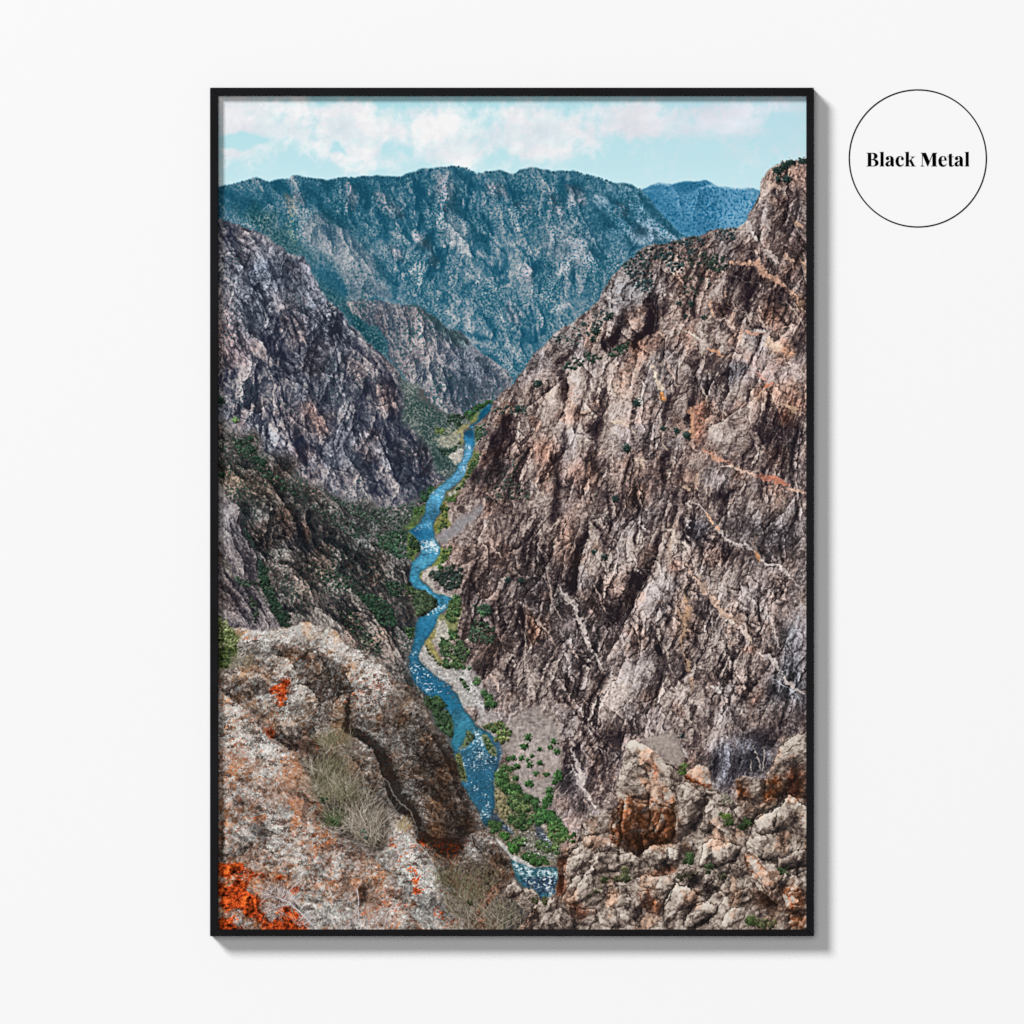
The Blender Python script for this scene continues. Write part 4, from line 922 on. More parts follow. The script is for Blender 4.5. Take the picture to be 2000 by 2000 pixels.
    for c, a, so, s in (((165, 104, 76), .85, 6, '|H 1090,980 1200,1080 1240,1250 1200,1340 1120,1340 1100,1150'), ((160, 102, 80), .8, 6, '|H 1250,840 1330,860 1340,940 1270,950'), ((150, 98, 78), .6, 12, '|E 1100,1400 1300,1330 1400,1440 1300,1650 1150,1560'),
                        ((150, 94, 72), .75, 7, '|F 830,1000 970,950 960,1250 900,1400 830,1390'), ((172, 110, 76), .6, 7, '|F 1400,850 1500,840 1480,960 1400,930'), ((150, 100, 84), .5, 10, '|F 1240,540 1380,560 1460,700 1340,640'), ((128, 76, 64), .7, 8, '|F 1600,1060 1800,1090 1760,1230 1660,1200'),
                        ((156, 104, 82), .6, 14, '|F 1500,830 1890,830 1890,1130 1700,1020 1560,960'), ((140, 94, 80), .5, 12, '|I 0,700 200,650 210,900 0,950'), ((150, 112, 92), .5, 14, '|F 60,740 260,720 280,900 80,960'), ((160, 112, 92), .5, 9, '|F 200,440 480,340 560,420 420,560 240,560'),
                        ((124, 84, 72), .6, 9, '|F 1030,60 1230,20 1200,170 1060,200'), ((160, 108, 84), .5, 12, '|F 1500,40 1640,20 1600,300 1500,300'), ((190, 124, 76), .6, 7, '|F 1820,0 1900,0 1900,130 1840,100'), ((166, 112, 84), .5, 10, '|F 1660,420 1800,480 1800,550 1680,540'),
                        ((150, 104, 84), .55, 10, '|E 1490,1560 1700,1480 1660,1700 1640,1800 1490,1740'), ((158, 110, 86), .5, 10, '|E 1660,1230 1700,1110 1700,1300 1660,1330'), ((150, 108, 90), .5, 14, '|F 200,1730 480,1700 460,1932 200,1932'), ((156, 106, 84), .45, 12, '|H 1440,100 1560,60 1540,400 1390,560 1300,640'),
                        ((150, 108, 90), .45, 10, '|H 740,260 840,280 860,560 780,440'), ((140, 96, 78), .5, 8, '|H 1720,1640 1830,1620 1830,1690 1740,1710'), ((150, 90, 72), .5, 8, '|I 590,250 660,200 660,360 600,330'), ((150, 86, 64), .6, 6, '|I 590,580 680,600 680,690 620,690'),
                        ((168, 128, 100), .55, 10, '|I 740,840 830,840 810,1100 820,1230 700,1280 680,960'), ((140, 84, 60), .7, 5, '|I 1290,1380 1430,1330 1420,1410 1300,1420'), ((150, 88, 62), .7, 5, '|I 1480,1720 1520,1740 1420,1932 1340,1932 1440,1790'), ((140, 98, 76), .5, 9, '|I 1040,990 1120,1020 1100,1130 1040,1110'),
                        ((108, 114, 128), .6, 25, '|I 1060,150 1300,130 1900,150 1900,700 1600,560 1200,330'), ((92, 106, 126), .8, 18, '|I 1600,1180 1900,1050 1900,1932 1480,1932 1560,1650 1650,1500'), ((104, 108, 120), .55, 20, '|H 1400,900 1600,1000 1700,1500 1400,1300'), ((100, 108, 122), .5, 14, '|H 1640,1030 1860,1100 1800,1300 1680,1300'),
                        ((100, 108, 126), .7, 8, '|I 790,150 960,180 980,300 880,380 790,320'), ((92, 104, 120), .6, 8, '|F 1180,640 1300,600 1360,660 1280,760 1180,880'), ((158, 150, 152), .5, 16, '|F 280,900 560,950 520,1100 400,1300 280,1250'), ((90, 100, 118), .7, 14, '|L 1000,200 1300,60 1640,60 1600,400 1300,480 1120,620 1020,520'),
                        ((120, 134, 146), .5, 25, '|E 1040,740 1350,380 1800,0 |C 0,1800 260,1560 440,1900 |E 1700,240 1400,500 1200,700'), ((110, 90, 100), .4, 14, '|I 0,940 200,940 200,1200 0,1500'), ((170, 136, 118), .45, 18, '|E 1060,860 1260,640 1480,560 1400,860 1200,1000'),
                        ((160, 118, 100), .45, 12, '|C 1700,680 1900,660 1900,900 1740,800'), ((148, 112, 100), .5, 14, '|C 1680,1400 1900,1300 1900,1700 1760,1740'), ((120, 116, 120), .45, 20, '|C 1400,1000 1700,1060 1700,1300 1500,1380 1360,1240'), ((96, 98, 108), .6, 10, '|K 1420,400 1700,200 1720,420 1560,640 1400,620')):
        tint('F', c, a, so, s, 1.6)
    tint('I', (144, 134, 130), .3, 40, '-1500,500 -600,300 0,300 700,250 1990,0 1990,2200 -1400,2200', 2)
    ribs(230, 29, ('C', '1600,800 1900,680 1900,1932 |F 1900,100 |I 1900,0 1900,1932 |K 1750,400 1450,250 |H 650,1450 520,800 |E 700,1700 900,1050 1200,680 1700,330 |C 250,1780 700,1450 1300,1300'), 110, 11, 40, 170, 10, 30, .95, 1.15, (.85, -.4), 4)
    ribs(70, 30, ('H', '500,700 1000,300 1800,200 |I 1800,100 1800,1800 |K 1750,300 1450,200 |H 700,1450'), 62, 14, 30, 90, 9, 22, .8, .9, (.3, -.9), 4)
    joints(330, 9, ('C', '1600,800 1900,680 1900,1932 |F 1900,100 |I 1900,0 1900,1932 |K 1700,500 1400,300 |H 600,1500 500,800 |E 700,1700 900,1000 1200,650 1700,300 |C 200,1750 700,1450 1300,1300'), (102, 110, 116, 124, 60), 7, 18, 110, 6, .75, -1.05)
    ww, mm = poly_mask('C', WALL_S, 1, .8)
    rock('C', None, WALL, 114, 2.5, 56, 61, contrast=1.1, bias=.2, light=(.75, -.65), facet=.6, crack=.5, fine=.4, streak=.9, macro=.14, big=.3, mask=(ww, mm),
         hue=[((152, 108, 88), .5, 70, .7), ((150, 116, 104), .4, 150, .3), ((122, 120, 128), .5, 110, .3)], veg=[((58, 64, 60), 2.3, 2.4, 14)])
    # hairline seams all over the face
    r = np.random.default_rng(12)
    for i in range(420):
        x = 980 + 590 * r.random()
        y = 480 + 1000 * r.random()
        if x < 980 + (900 - y) * .55:
            continue
        a = np.radians(r.choice([38, 50, 64, 100, 118]) + r.normal() * 9)
        L = 14 + 50 * r.random() ** 2
        b = a + r.normal() * .35
        c = (x + np.cos(a) * L, y + np.sin(a) * L, x + np.cos(a) * L + np.cos(b) * L * .8, y + np.sin(a) * L + np.sin(b) * L * .8)
        cc = [(208, 186, 174), (200, 158, 134), (214, 202, 196), (196, 176, 166)][r.integers(0, 4)]
        vein('S', cc, .55 + .6 * r.random(), '%f,%f %f,%f %f,%f' % ((x, y) + c), a=.55, brk=.6, branch=False)
    P, O, G_ = (216, 190, 178), (208, 158, 128), (214, 200, 194)
    for c, w, s in ((G_, 3.2, '|I 830,0 900,60 1000,150 1060,230 1130,310 1240,370 1340,430 1440,490 1520,550 1630,630 1720,710 1800,780 1890,850'), (O, 3.0, '|I 960,110 1040,200 1070,240'), ((190, 136, 92), 4.5, '|I 1420,470 1470,540'),
                    ((200, 170, 150), 5, '|I 740,560 820,660 880,740 950,840 1040,930 1120,1020 1200,1120 1260,1190 1340,1270 1390,1330'), ((214, 196, 186), 6, '|I 1180,1140 1260,1210 1340,1280'), (G_, 4.5, '|I 1420,1400 1470,1460 1560,1450 1600,1500 1660,1620 1720,1710 1800,1780 1900,1810'),
                    ((190, 166, 150), 2.6, '|I 720,0 690,130 660,300 620,480 600,600'), ((182, 150, 126), 4, '|I 690,940 720,1080 770,1170 720,1270 740,1400 800,1500 820,1650 810,1800'), ((186, 150, 120), 4.5, '|I 780,860 790,1000 770,1120'),
                    ((196, 178, 166), 1.6, '|I 570,1320 610,1420 640,1560 660,1650'), (G_, 2.0, '|I 1510,960 1560,1080 1600,1200 1640,1350 1620,1400'), ((190, 196, 204), 1.5, '|I 1560,1640 1680,1750 1800,1830 1900,1920'), ((170, 172, 176), 2.2, '|I 1870,990 1800,1150 1740,1300 1720,1400'),
                    ((214, 198, 186), 3.2, '|I 560,250 640,280 680,370 800,420'), ((206, 190, 180), 2.4, '|I 880,1560 1020,1570'), ((222, 210, 202), 3, '|I 980,1740 1060,1780 1110,1800'), ((206, 190, 180), 2.6, '|I 850,1860 950,1910'), ((200, 184, 174), 2, '|I 80,1620 140,1720 220,1900'),
                    (G_, 4.6, '|H 1370,720 1440,790 1480,880 1540,990 1600,1090 1650,1200 1690,1320 1750,1440 1830,1550'), (P, 1.5, '|H 1280,680 1330,850 1360,960 1400,1040 1440,1110'), (P, 1.4, '|H 1210,960 1230,1040 1190,1100 1260,1220 1350,1330 1420,1430'), (G_, 2.4, '|H 1440,1320 1490,1430 1525,1530 1490,1590'),
                    (P, 1.8, '|H 1500,1330 1560,1430 1600,1500'), (P, 2.2, '|H 780,1590 790,1700 830,1800 860,1920'), ((204, 180, 168), 1.6, '|H 800,1640 810,1720 850,1840'), (P, 1.6, '|H 1690,620 1750,780 1800,880 1840,1000 1890,1080'), (P, 1.8, '|H 770,300 800,450 850,560'), ((200, 180, 170), 1.6, '|H 1080,1180 1090,1330 1090,1500 1100,1900'),
                    (G_, 3.8, '|K 1520,210 1580,370 1620,480 1650,600 1700,690 1780,820'), (G_, 2.3, '|K 1500,330 1560,440 1610,560'), (G_, 2.3, '|K 1690,0 1750,130 1830,250'), (P, 1.6, '|K 1640,700 1700,790'), (P, 1.4, '|K 1620,180 1690,300 1660,460'), (P, 1.4, '|K 1740,570 1700,680'),
                    ((206, 192, 180), 2.4, '|F 640,220 720,290 790,320 860,360 940,400'), (O, 3, '|F 950,470 1040,500 1130,560 1200,560'), (P, 2.6, '|F 1050,220 1140,210 1200,270 1260,300'), ((216, 164, 144), 3.2, '|F 1290,330 1380,350 1490,330'), (P, 1.6, '|F 1200,10 1280,140 1380,260 1430,310'), (P, 2.4, '|F 1440,150 1500,240 1530,330'),
                    ((218, 190, 168), 5.5, '|F 1510,340 1560,420 1640,490 1700,530'), (O, 4, '|F 1660,500 1740,530 1800,520'), ((214, 198, 190), 2.8, '|F 1700,600 1780,640 1890,740'), ((218, 168, 152), 3.4, '|F 1410,720 1470,760 1525,830'), ((200, 120, 84), 2.5, '|F 1480,850 1520,830 1600,810'), ((220, 202, 182), 6, '|F 450,640 480,730 510,820 550,910'), ((204, 138, 82), 5, '|F 530,900 590,965'),
                    (P, 2.4, '|F 580,580 600,700 640,800 660,860'), ((214, 196, 180), 2, '|F 900,860 950,940 990,990'), (P, 1.6, '|F 880,300 890,400 870,560'), ((206, 172, 146), 4.2, '|F 1560,970 1640,1000 1720,1010 1800,1080 1880,1130'), ((206, 184, 166), 2.6, '|F 30,1150 120,1170 200,1210 310,1300'),
                    ((208, 156, 130), 4.5, '|F 930,1440 1020,1490 1130,1540 1250,1590'), ((214, 180, 164), 4.2, '|F 1200,1570 1350,1640 1450,1690'), ((202, 132, 108), 5, '|F 1440,1690 1560,1700 1650,1740 1740,1770'), ((214, 178, 158), 5, '|F 1730,1790 1800,1830 1890,1860'), ((208, 184, 166), 4.4, '|F 280,1520 340,1560 410,1620'), ((208, 184, 166), 2.2, '|F 520,1410 590,1460'),
                    ((208, 180, 160), 3.4, '|F 740,1780 820,1830'), ((204, 186, 176), 1.7, '|F 1365,980 1370,1100 1400,1240'), ((206, 166, 140), 2.6, '|F 1010,10 990,90 1040,200'), ((210, 190, 176), 2, '|F 1110,1060 1170,1110'), ((190, 160, 140), 2, '|F 880,1560 850,1700 850,1900'), ((210, 160, 128), 4, '|F 830,1010 835,1140 820,1340'),
                    ((206, 176, 156), 3, '|F 470,340 560,410'), (P, 2, '|F 430,560 450,640'), ((206, 186, 172), 1.8, '|F 1740,60 1820,180 1890,280'), ((226, 214, 206), 2.6, '|F 1390,330 1420,300 1500,330'), ((212, 190, 176), 2.4, '|F 1100,1580 1250,1590'),
                    ((200, 188, 184), 6.5, '|C 1345,1215 1380,1290 1430,1390'), ((204, 176, 160), 3.6, '|C 1540,840 1600,880 1670,915'), ((206, 190, 182), 6.5, '|C 1500,1470 1580,1550 1640,1620'), ((214, 170, 144), 5, '|C 1180,1630 1300,1620 1420,1610 1480,1680 1580,1750 1680,1810 1780,1890 1850,1940'),
                    ((206, 170, 146), 3.4, '|C 1770,1210 1890,1250'), ((190, 176, 170), 2.6, '|C 1540,1190 1590,1320'), ((206, 170, 150), 3, '|C 1690,1520 1770,1660'), ((208, 170, 140), 2, '|C 1820,1580 1900,1660'), ((200, 160, 136), 3, '|C 1120,1850 1180,1910'), ((206, 186, 176), 2, '|C 1450,970 1510,1010'), ((200, 178, 164), 2.4, '|C 1400,1500 1440,1560'),
                    ((206, 196, 190), 2.6, '|Z 1140,545 1165,572'), ((206, 196, 190), 3, '|L 700,60 730,200 790,280'), ((200, 188, 180), 1.6, '|L 1360,310 1390,400'), ((200, 188, 180), 1.6, '|L 1380,180 1440,330 1460,390'), ((200, 188, 180), 1.6, '|L 1480,200 1490,330 1480,420'), ((190, 180, 176), 2, '|L 1120,60 1240,180')):
        vein('F', c, w, s)
    # smooth scree tongues
    for t_, s, c in (('H', '240,340 330,250 450,170 600,80 720,30 690,100 560,180 470,270 380,350 300,400', (146, 143, 146)), ('L', '330,120 560,40 700,80 720,170 740,330 690,370 560,310 440,180', (160, 148, 140))):
        fill(t_, s, c, .85, 3, 1.5, .07)
    # junipers on the shoulder and ledges
    T = [(38, 60, 64), (46, 68, 70), (32, 52, 58), (54, 76, 74)]
    scatter('C', '150,1640 330,1500 560,1425 780,1370 900,1350 960,1420 860,1500 760,1600 740,1720 640,1700 560,1600 420,1560 440,1720 500,1800 440,1900 260,1840 220,1720', 230, 2, 5, T, 31, .9)
    scatter('C', '780,1590 900,1520 1000,1500 1180,1560 1150,1680 1060,1700 900,1640 820,1680', 60, 2.5, 5.5, [(46, 62, 56), (56, 70, 58)], 32, .9)
    scatter('C', '980,1300 1240,1270 1240,1380 1100,1420', 30, 2, 4.5, T, 33, .9)
    scatter('C', '720,1740 900,1720 1000,1800 860,1920 740,1900', 30, 2, 4, [(60, 72, 62)], 34, .9)
    scatter('E', '1480,600 1660,520 1860,560 1700,640 1560,680 1450,690', 40, 2.5, 6, [(48, 70, 58), (40, 60, 52)], 35, .8)
    scatter('F', '20,540 160,440 250,430 200,520 60,575', 26, 3, 6, [(46, 72, 56), (52, 80, 60)], 36, .8)
    scatter('E', '1300,400 1560,280 1800,120 1932,140 1760,330 1600,440 1440,480', 60, 2, 5, [(54, 80, 80), (62, 86, 84)], 37, .8)
    scatter('E', '610,1200 760,1180 700,1320 620,1420', 30, 2, 5, [(60, 92, 80), (52, 80, 72)], 38, .8)
    scatter('E', '740,1100 900,1000 1100,1000 1120,1100 900,1110', 24, 2, 5, [(62, 80, 74)], 39, .8)
    scatter('E', '760,1800 1100,1720 1180,1932 700,1932', 44, 2, 5, [(74, 84, 66), (56, 66, 58)], 40, .8)
    scatter('E', '860,1600 1100,1440 1000,1700 860,1850', 24, 2, 4, [(60, 82, 72)], 41, .8)
    for q, r_ in (('|F 310,1000', 8), ('|F 210,1430', 9), ('|F 680,1260', 7), ('|F 780,1310', 8), ('|F 560,1240', 5), ('|H 925,735', 6), ('|H 1050,740', 6), ('|E 1210,820', 8), ('|E 1760,320', 9), ('|E 1730,400', 7), ('|H 1840,520', 6), ('|H 1740,470', 5), ('|F 50,180', 8), ('|L 730,85', 5), ('|E 1020,1060', 7),
                  ('|C 1640,740', 10), ('|C 1700,690', 9), ('|C 1720,820', 9), ('|C 1740,665', 7), ('|C 1640,820', 6), ('|C 1780,660', 6), ('|C 1860,645', 7), ('|C 1895,645', 7), ('|F 100,1900', 7), ('|F 820,60', 6), ('|F 940,190', 5), ('|F 760,180', 5), ('|F 700,60', 5)):
        bush(*(pts('F', q)[0]), r_, (44, 62, 58), int(r_ * 7) + len(q), r_ * .95)

WATER_S = '|E 770,1000 730,1012 690,1040 670,1100 640,1150 610,1180 590,1200 560,1215 590,1250 540,1280 510,1295 505,1340 520,1400 515,1480 490,1530 440,1580 410,1640 370,1690 300,1770 240,1830 180,1880 155,1932 |H 140,30 135,110 110,190 20,255 -10,272 |G 1830,275 1850,305 |H -10,292 60,340 110,400 120,440 100,500 40,550 0,575 |G 1840,575 1828,650 1810,750 1850,800 |H 0,812 60,830 130,850 190,880 250,905 285,935 270,970 230,1010 150,1060 70,1090 50,1200 40,1330 10,1420 -20,1480 |G 1840,1480 1840,1560 1860,1650 |H -10,1610 60,1720 110,1800 200,1860 345,1932 |K 400,0 395,200 410,290 450,420 480,520 550,650 640,790 725,930 790,800 795,680 800,540 810,430 830,350 830,250 800,100 760,60 640,0 |H 500,1932 450,1830 370,1730 230,1630 130,1530 80,1470 110,1400 140,1330 180,1260 240,1160 290,1060 385,970 410,905 330,870 220,840 150,790 80,740 90,670 150,640 250,540 285,490 290,430 240,340 220,260 230,180 280,90 320,0 |E 320,1932 330,1840 420,1760 470,1720 520,1680 540,1590 600,1490 610,1440 600,1350 610,1300 600,1240 620,1190 720,1120 770,1060'


def paint_valley():
    reset()
    # banks: strips of grass, gravel bars, scrub
    GRV, GRN = (176, 172, 168), (108, 122, 66)
    for s, c, a in (('|E 690,1030 640,1060 610,1140 540,1140 500,1090 640,1010 760,960 790,970 770,1000', (62, 92, 54), .9), ('|E 600,1080 680,1060 640,1130 580,1180 540,1160', (132, 136, 82), .8),
                    ('|E 410,1290 500,1200 590,1190 560,1240 500,1290 510,1400 470,1430 480,1330', (160, 152, 104), .8), ('|E 360,1480 440,1440 520,1450 500,1520 430,1560 380,1520', (196, 190, 180), .9),
                    ('|E 240,1330 420,1280 480,1350 460,1430 380,1400 260,1390', (168, 164, 146), .7), ('|E 610,1290 640,1200 700,1190 640,1320 620,1440 600,1360', (116, 128, 96), .7),
                    ('|E 610,1450 680,1450 640,1570 560,1700 470,1800 430,1932 320,1932 340,1840 470,1720 530,1650', (112, 120, 72), .85), ('|E 370,1830 460,1740 460,1800 400,1880 350,1880', (176, 172, 166), .85), ('|E 500,1620 570,1590 540,1650', (186, 160, 140), .8),
                    ('|E 240,1800 380,1690 400,1650 330,1780 250,1830', (108, 106, 68), .8), ('|E 160,1870 250,1800 260,1840 180,1890', (64, 96, 56), .7),
                    ('|H 20,80 130,60 130,130 80,220 0,270 0,200', (84, 108, 62), .75), ('|H 320,0 370,40 350,140 380,200 250,310 220,250 230,190 290,80', (122, 124, 66), .9), ('|H 0,290 60,330 120,410 110,470 0,560', (92, 112, 66), .8),
                    ('|H 290,420 380,440 340,540 260,590 180,620 110,670 90,740 70,740 80,670 160,630 250,540', (118, 134, 66), .9), ('|H 120,660 250,590 330,560 250,650 180,700 200,780 130,760 90,720', (196, 186, 176), .9), ('|H 100,740 220,750 330,830 440,860 430,900 330,870 220,840', (184, 178, 168), .85),
                    ('|G 1780,220 1932,180 1932,240 1840,275 1760,250', (88, 110, 60), .7), ('|G 1830,290 1932,370 1932,460 1840,575 1800,520', (100, 118, 64), .7),
                    ('|H 280,1080 400,1000 480,980 470,1100 440,1250 380,1300 240,1320 210,1240', (124, 132, 84), .85), ('|H 270,1130 340,1110 380,1290 290,1310 220,1330 220,1240', (184, 178, 170), .9),
                    ('|H 140,1330 200,1220 230,1240 210,1330 320,1500 380,1540 330,1570 200,1440', (150, 142, 86), .9), ('|H 100,1440 140,1350 220,1450 330,1570 440,1560 560,1590 580,1700 660,1790 720,1932 500,1932 450,1830 370,1730 230,1630 130,1540 80,1470', GRV, .95),
                    ('|K 620,-40 690,-180 760,-180 850,0 840,160 740,60 690,0', (160, 152, 148), .9), ('|Z 880,1240 910,1280 918,1330 912,1360 905,1340 870,1290', (206, 204, 202), .5)):
        fill('H', s, c, a, 1, 1.6, .12)
    # talus below the wall
    sl, m = fill('K', '840,160 900,90 1000,-60 1100,-130 1280,-100 1420,-60 1400,250 1405,450 1370,650 1310,780 1180,740 1060,560 960,420 880,280', (160, 148, 143), .95, 6, 3, .1)
    t = .9 * samp(T_MF, XX[sl] * 3.1, YY[sl] * 3.1 + 50) + .8 * samp(T_MF, XX[sl] * 1.3, YY[sl] * 2 + 50) + .8 * fbm(XX[sl], YY[sl], 70, 60, 60)
    comp(sl, np.clip(np.array([162, 150, 145], f32)[None, None] * (1 + .075 * t)[..., None], 0, 255), m * .95)
    fill('K', '1180,470 1290,400 1340,400 1280,490 1200,510', (164, 130, 112), .5, 4)
    # lower flood plain
    fill('K', '800,440 850,350 940,400 1060,620 1200,780 1360,800 1480,1000 1450,1150 1400,1260 1390,1340 1250,1320 1000,1230 900,1180 800,1040 730,930 790,800 800,700', (118, 110, 92), .95, 2, 1.5, .2)
    fill('K', '800,1010 880,1080 960,1190 1120,1250 1250,1320 1100,1300 950,1260 870,1150 800,1040', (190, 186, 182), .95, 1, 1.6, .1)
    for s, c, a in (('|K 820,380 850,370 860,440 840,500 815,470', (190, 190, 186), .8), ('|K 800,580 920,640 930,880 1000,900 880,880 800,780', (142, 130, 98), .8), ('|K 1210,945 1310,940 1320,980 1220,985', (190, 178, 170), .9), ('|K 980,1020 1180,1000 1400,1200 1380,1300 1200,1240 1040,1140', (112, 108, 100), .7)):
        fill('K', s, c, a, 1, 1.6, .14)
    # water
    sl, m = poly_mask('E', WATER_S, 1, .7)
    x, y = XX[sl], YY[sl]
    ys = np.array([0, 590, 640, 700, 780, 830, 880, 960, 1010, 1090, 1160, 1235, 1265, 1310, 1375, 1470])
    cs = np.array([(34, 100, 132), (34, 100, 132), (44, 122, 160), (82, 150, 188), (82, 156, 194), (58, 130, 168), (66, 146, 182), (62, 144, 180), (50, 128, 162), (42, 110, 144), (40, 100, 132), (52, 122, 146), (50, 108, 134), (44, 90, 116), (42, 94, 120), (42, 90, 112)], f32)
    w = np.stack([np.interp(y, ys, cs[:, k]) for k in range(3)], -1).astype(f32)
    n = fbm(x, y, 30, 70, 80)
    n2 = samp(T_HF, x * 1.6, y * 3.2)
    n3 = samp(T_MF, x * 2.2, y * 4.4 + 9)
    w = w * .86 + w.mean(-1, keepdims=True) * .11
    w = w * (1 + .08 * n + .04 * n2 + .08 * n3)[..., None]
    comp(sl, np.clip(w, 0, 255), m)
    eb = blur(m, 4)
    comp(sl, IMG[sl] * np.array([.62, .68, .66], f32), m * np.clip((.95 - eb) * 1.6, 0, .7))
    for s, c, a, so in (('|E 690,1050 770,1000 770,1060 700,1120 640,1150', (16, 78, 108), .75, 2), ('|E 510,1295 590,1250 610,1320 540,1340', (20, 64, 92), .85, 2), ('|E 520,1340 610,1320 600,1420 530,1420', (32, 116, 164), .6, 3), ('|E 640,1050 660,1120 620,1160', (90, 130, 110), .4, 2),
                        ('|H 40,280 180,240 230,340 120,400 80,340', (22, 92, 134), .6, 4), ('|G 1830,275 1932,230 1932,340 1880,320', (20, 70, 108), .8, 2), ('|H 20,600 200,520 240,540 120,620 60,640', (110, 178, 196), .35, 4), ('|H 60,1100 240,1080 180,1250 60,1320', (34, 108, 150), .5, 5),
                        ('|H 0,1500 100,1560 300,1700 440,1850 480,1932 350,1932 200,1860 60,1720', (24, 88, 124), .55, 6), ('|H 200,1780 400,1800 480,1932 350,1932 220,1850', (44, 118, 150), .5, 5), ('|K 400,0 540,0 520,120 430,220 395,200', (52, 132, 154), .6, 4),
                        ('|K 760,60 850,160 850,300 800,330 740,280 790,200', (50, 84, 108), .9, 2), ('|K 500,400 800,350 790,700 620,720', (38, 104, 136), .4, 8), ('|H 0,580 10,812 60,830 20,700', (28, 118, 150), .4, 4)):
        fill('H', s, c, a, so, 1.2, .08)
    # white water
    def foam(tile, s, dens, scale, soft=2, col=(226, 236, 238), seed=0, sq=2.2):
        sl, m = poly_mask(tile, s, soft, 1.2)
        q = samp(T_HF, XX[sl] * 9 / scale + seed, YY[sl] * 9 / scale * sq ** .5 + seed * 3) + .4 * fbm(XX[sl], YY[sl], 24, seed, 5)
        comp(sl, np.array(col, f32)[None, None], m * np.clip((q - dens) * .9, 0, 1) * .85)
    for s, d, sc in (('|E 740,1010 770,1010 760,1040', 0, 3), ('|E 580,1190 620,1180 600,1270', .4, 3), ('|E 530,1400 600,1420 610,1450 530,1440', -.1, 3), ('|E 440,1580 560,1460 600,1470 540,1600 520,1640 430,1650', .7, 3), ('|E 440,1580 500,1600 480,1640', .2, 3), ('|E 210,1830 300,1820 330,1850 220,1880', .6, 3),
                     ('|E 180,1890 320,1850 320,1932 160,1932', 1.2, 4), ('|H 40,250 200,190 200,240 60,290', .5, 3), ('|H 110,390 230,350 290,440 270,490 120,480', -.1, 4), ('|H 170,400 250,400 270,450 190,450', -.7, 4), ('|H 140,830 260,870 300,920 190,890', .3, 3), ('|H 240,980 380,950 300,1040 150,1110 110,1090', .1, 3),
                     ('|H 250,980 370,970 300,1010', -.4, 3), ('|H 20,1430 130,1370 70,1450 10,1480', .2, 3), ('|H 0,1500 140,1560 240,1680 300,1790 150,1800 50,1690 -10,1590', .55, 3.6), ('|H 100,1740 230,1850 120,1800', .2, 3), ('|K 630,0 660,0 690,80 640,110', -.7, 4), ('|K 590,110 700,90 710,190 700,300 620,300 600,200', .05, 3.4),
                     ('|K 640,230 700,230 690,290 640,290', -.2, 4), ('|K 450,200 600,160 500,240', .3, 3), ('|K 430,260 800,200 800,330 500,400', .9, 3), ('|K 480,400 800,350 790,560 560,620', 1.2, 3), ('|K 700,600 760,620 760,840 690,860 660,800 720,760', .5, 3.2), ('|K 670,800 710,820 690,880', -.1, 4), ('|K 560,640 680,640 640,760', 1.0, 3),
                     ('|K 780,60 850,240 860,300 800,340 830,240', .5, 3), ('|K 560,620 640,780 620,740 540,640', .3, 3)):
        foam('H', s, d, sc, seed=int(d * 100 + sc * 31) % 400)
    # side channel and the bend at the bottom
    fill('K', '790,800 860,890 950,960 985,1010 960,1020 860,960 770,880 730,930', (52, 66, 82), .9, 1, 1.2, .12)
    fill('K', '1150,930 1230,980 1350,1080 1450,1120 1400,1170 1240,1100 1160,1020', (62, 70, 84), .85, 1, 1.5, .14)
    foam('K', '1180,1000 1260,1010 1440,1110 1440,1140 1300,1090', .1, 3, seed=91)
    foam('K', '860,890 980,980 980,1020 880,960', .4, 3, seed=92)
    foam('K', '930,1020 1100,1060 1400,1180 1380,1280 1100,1200', .7, 3, seed=93)
    sl, m = fill('K', '945,1250 1100,1300 1250,1335 1400,1340 1390,1640 1260,1640 1100,1520 1000,1440 955,1400', (46, 92, 104), 1, 1, 1.0, .15)
    fill('K', '1040,1430 1200,1420 1380,1430 1380,1560 1240,1580 1120,1520', (44, 62, 84), .9, 3, 1, .2)
    foam('K', '960,1270 1100,1300 1260,1360 1390,1370 1390,1430 1200,1430 1040,1400 960,1360', -.25, 5, 3, seed=94)
    foam('K', '980,1340 1380,1390 1380,1420 1100,1400', -.8, 5, 3, seed=97)
    foam('K', '1040,1400 1380,1420 1380,1560 1240,1540 1120,1480', .35, 3.4, 2, seed=95)
    foam('K', '1290,1540 1380,1530 1380,1590 1310,1590', -.6, 4, 3, seed=96)
    # islets
    fill('K', '530,40 580,30 630,90 600,140 560,190 510,200 470,230 520,130', (96, 106, 76), .95, 1, 1.4, .2)
    fill('K', '690,90 740,80 790,200 800,280 740,280 720,200', (104, 112, 82), .95, 1, 1.4, .2)
    fill('K', '420,260 480,250 520,380 520,480 470,490 440,380', (102, 106, 66), .95, 1, 1.4, .2)
    # trees along the water
    G1 = [(56, 88, 50), (68, 100, 56), (46, 74, 44), (82, 108, 62)]
    DK = [(48, 72, 56), (40, 62, 50), (58, 82, 62)]
    scatter('E', '500,1100 640,1010 770,965 740,1010 660,1050 560,1130', 40, 2.5, 5, [(52, 98, 50), (44, 80, 48)], 51, .8)
    scatter('E', '350,1110 500,1110 540,1160 480,1220 360,1200', 40, 2.5, 5, DK, 52, .8)
    scatter('E', '240,1230 330,1240 300,1290 250,1280', 12, 2.5, 5, [(96, 118, 58)], 53, .8)
    scatter('E', '270,1420 380,1440 480,1360 420,1450 320,1500', 24, 2.5, 5, DK, 54, .8)
    scatter('E', '620,1240 700,1210 680,1310 620,1380', 18, 2.5, 5, [(66, 98, 72)], 55, .8)
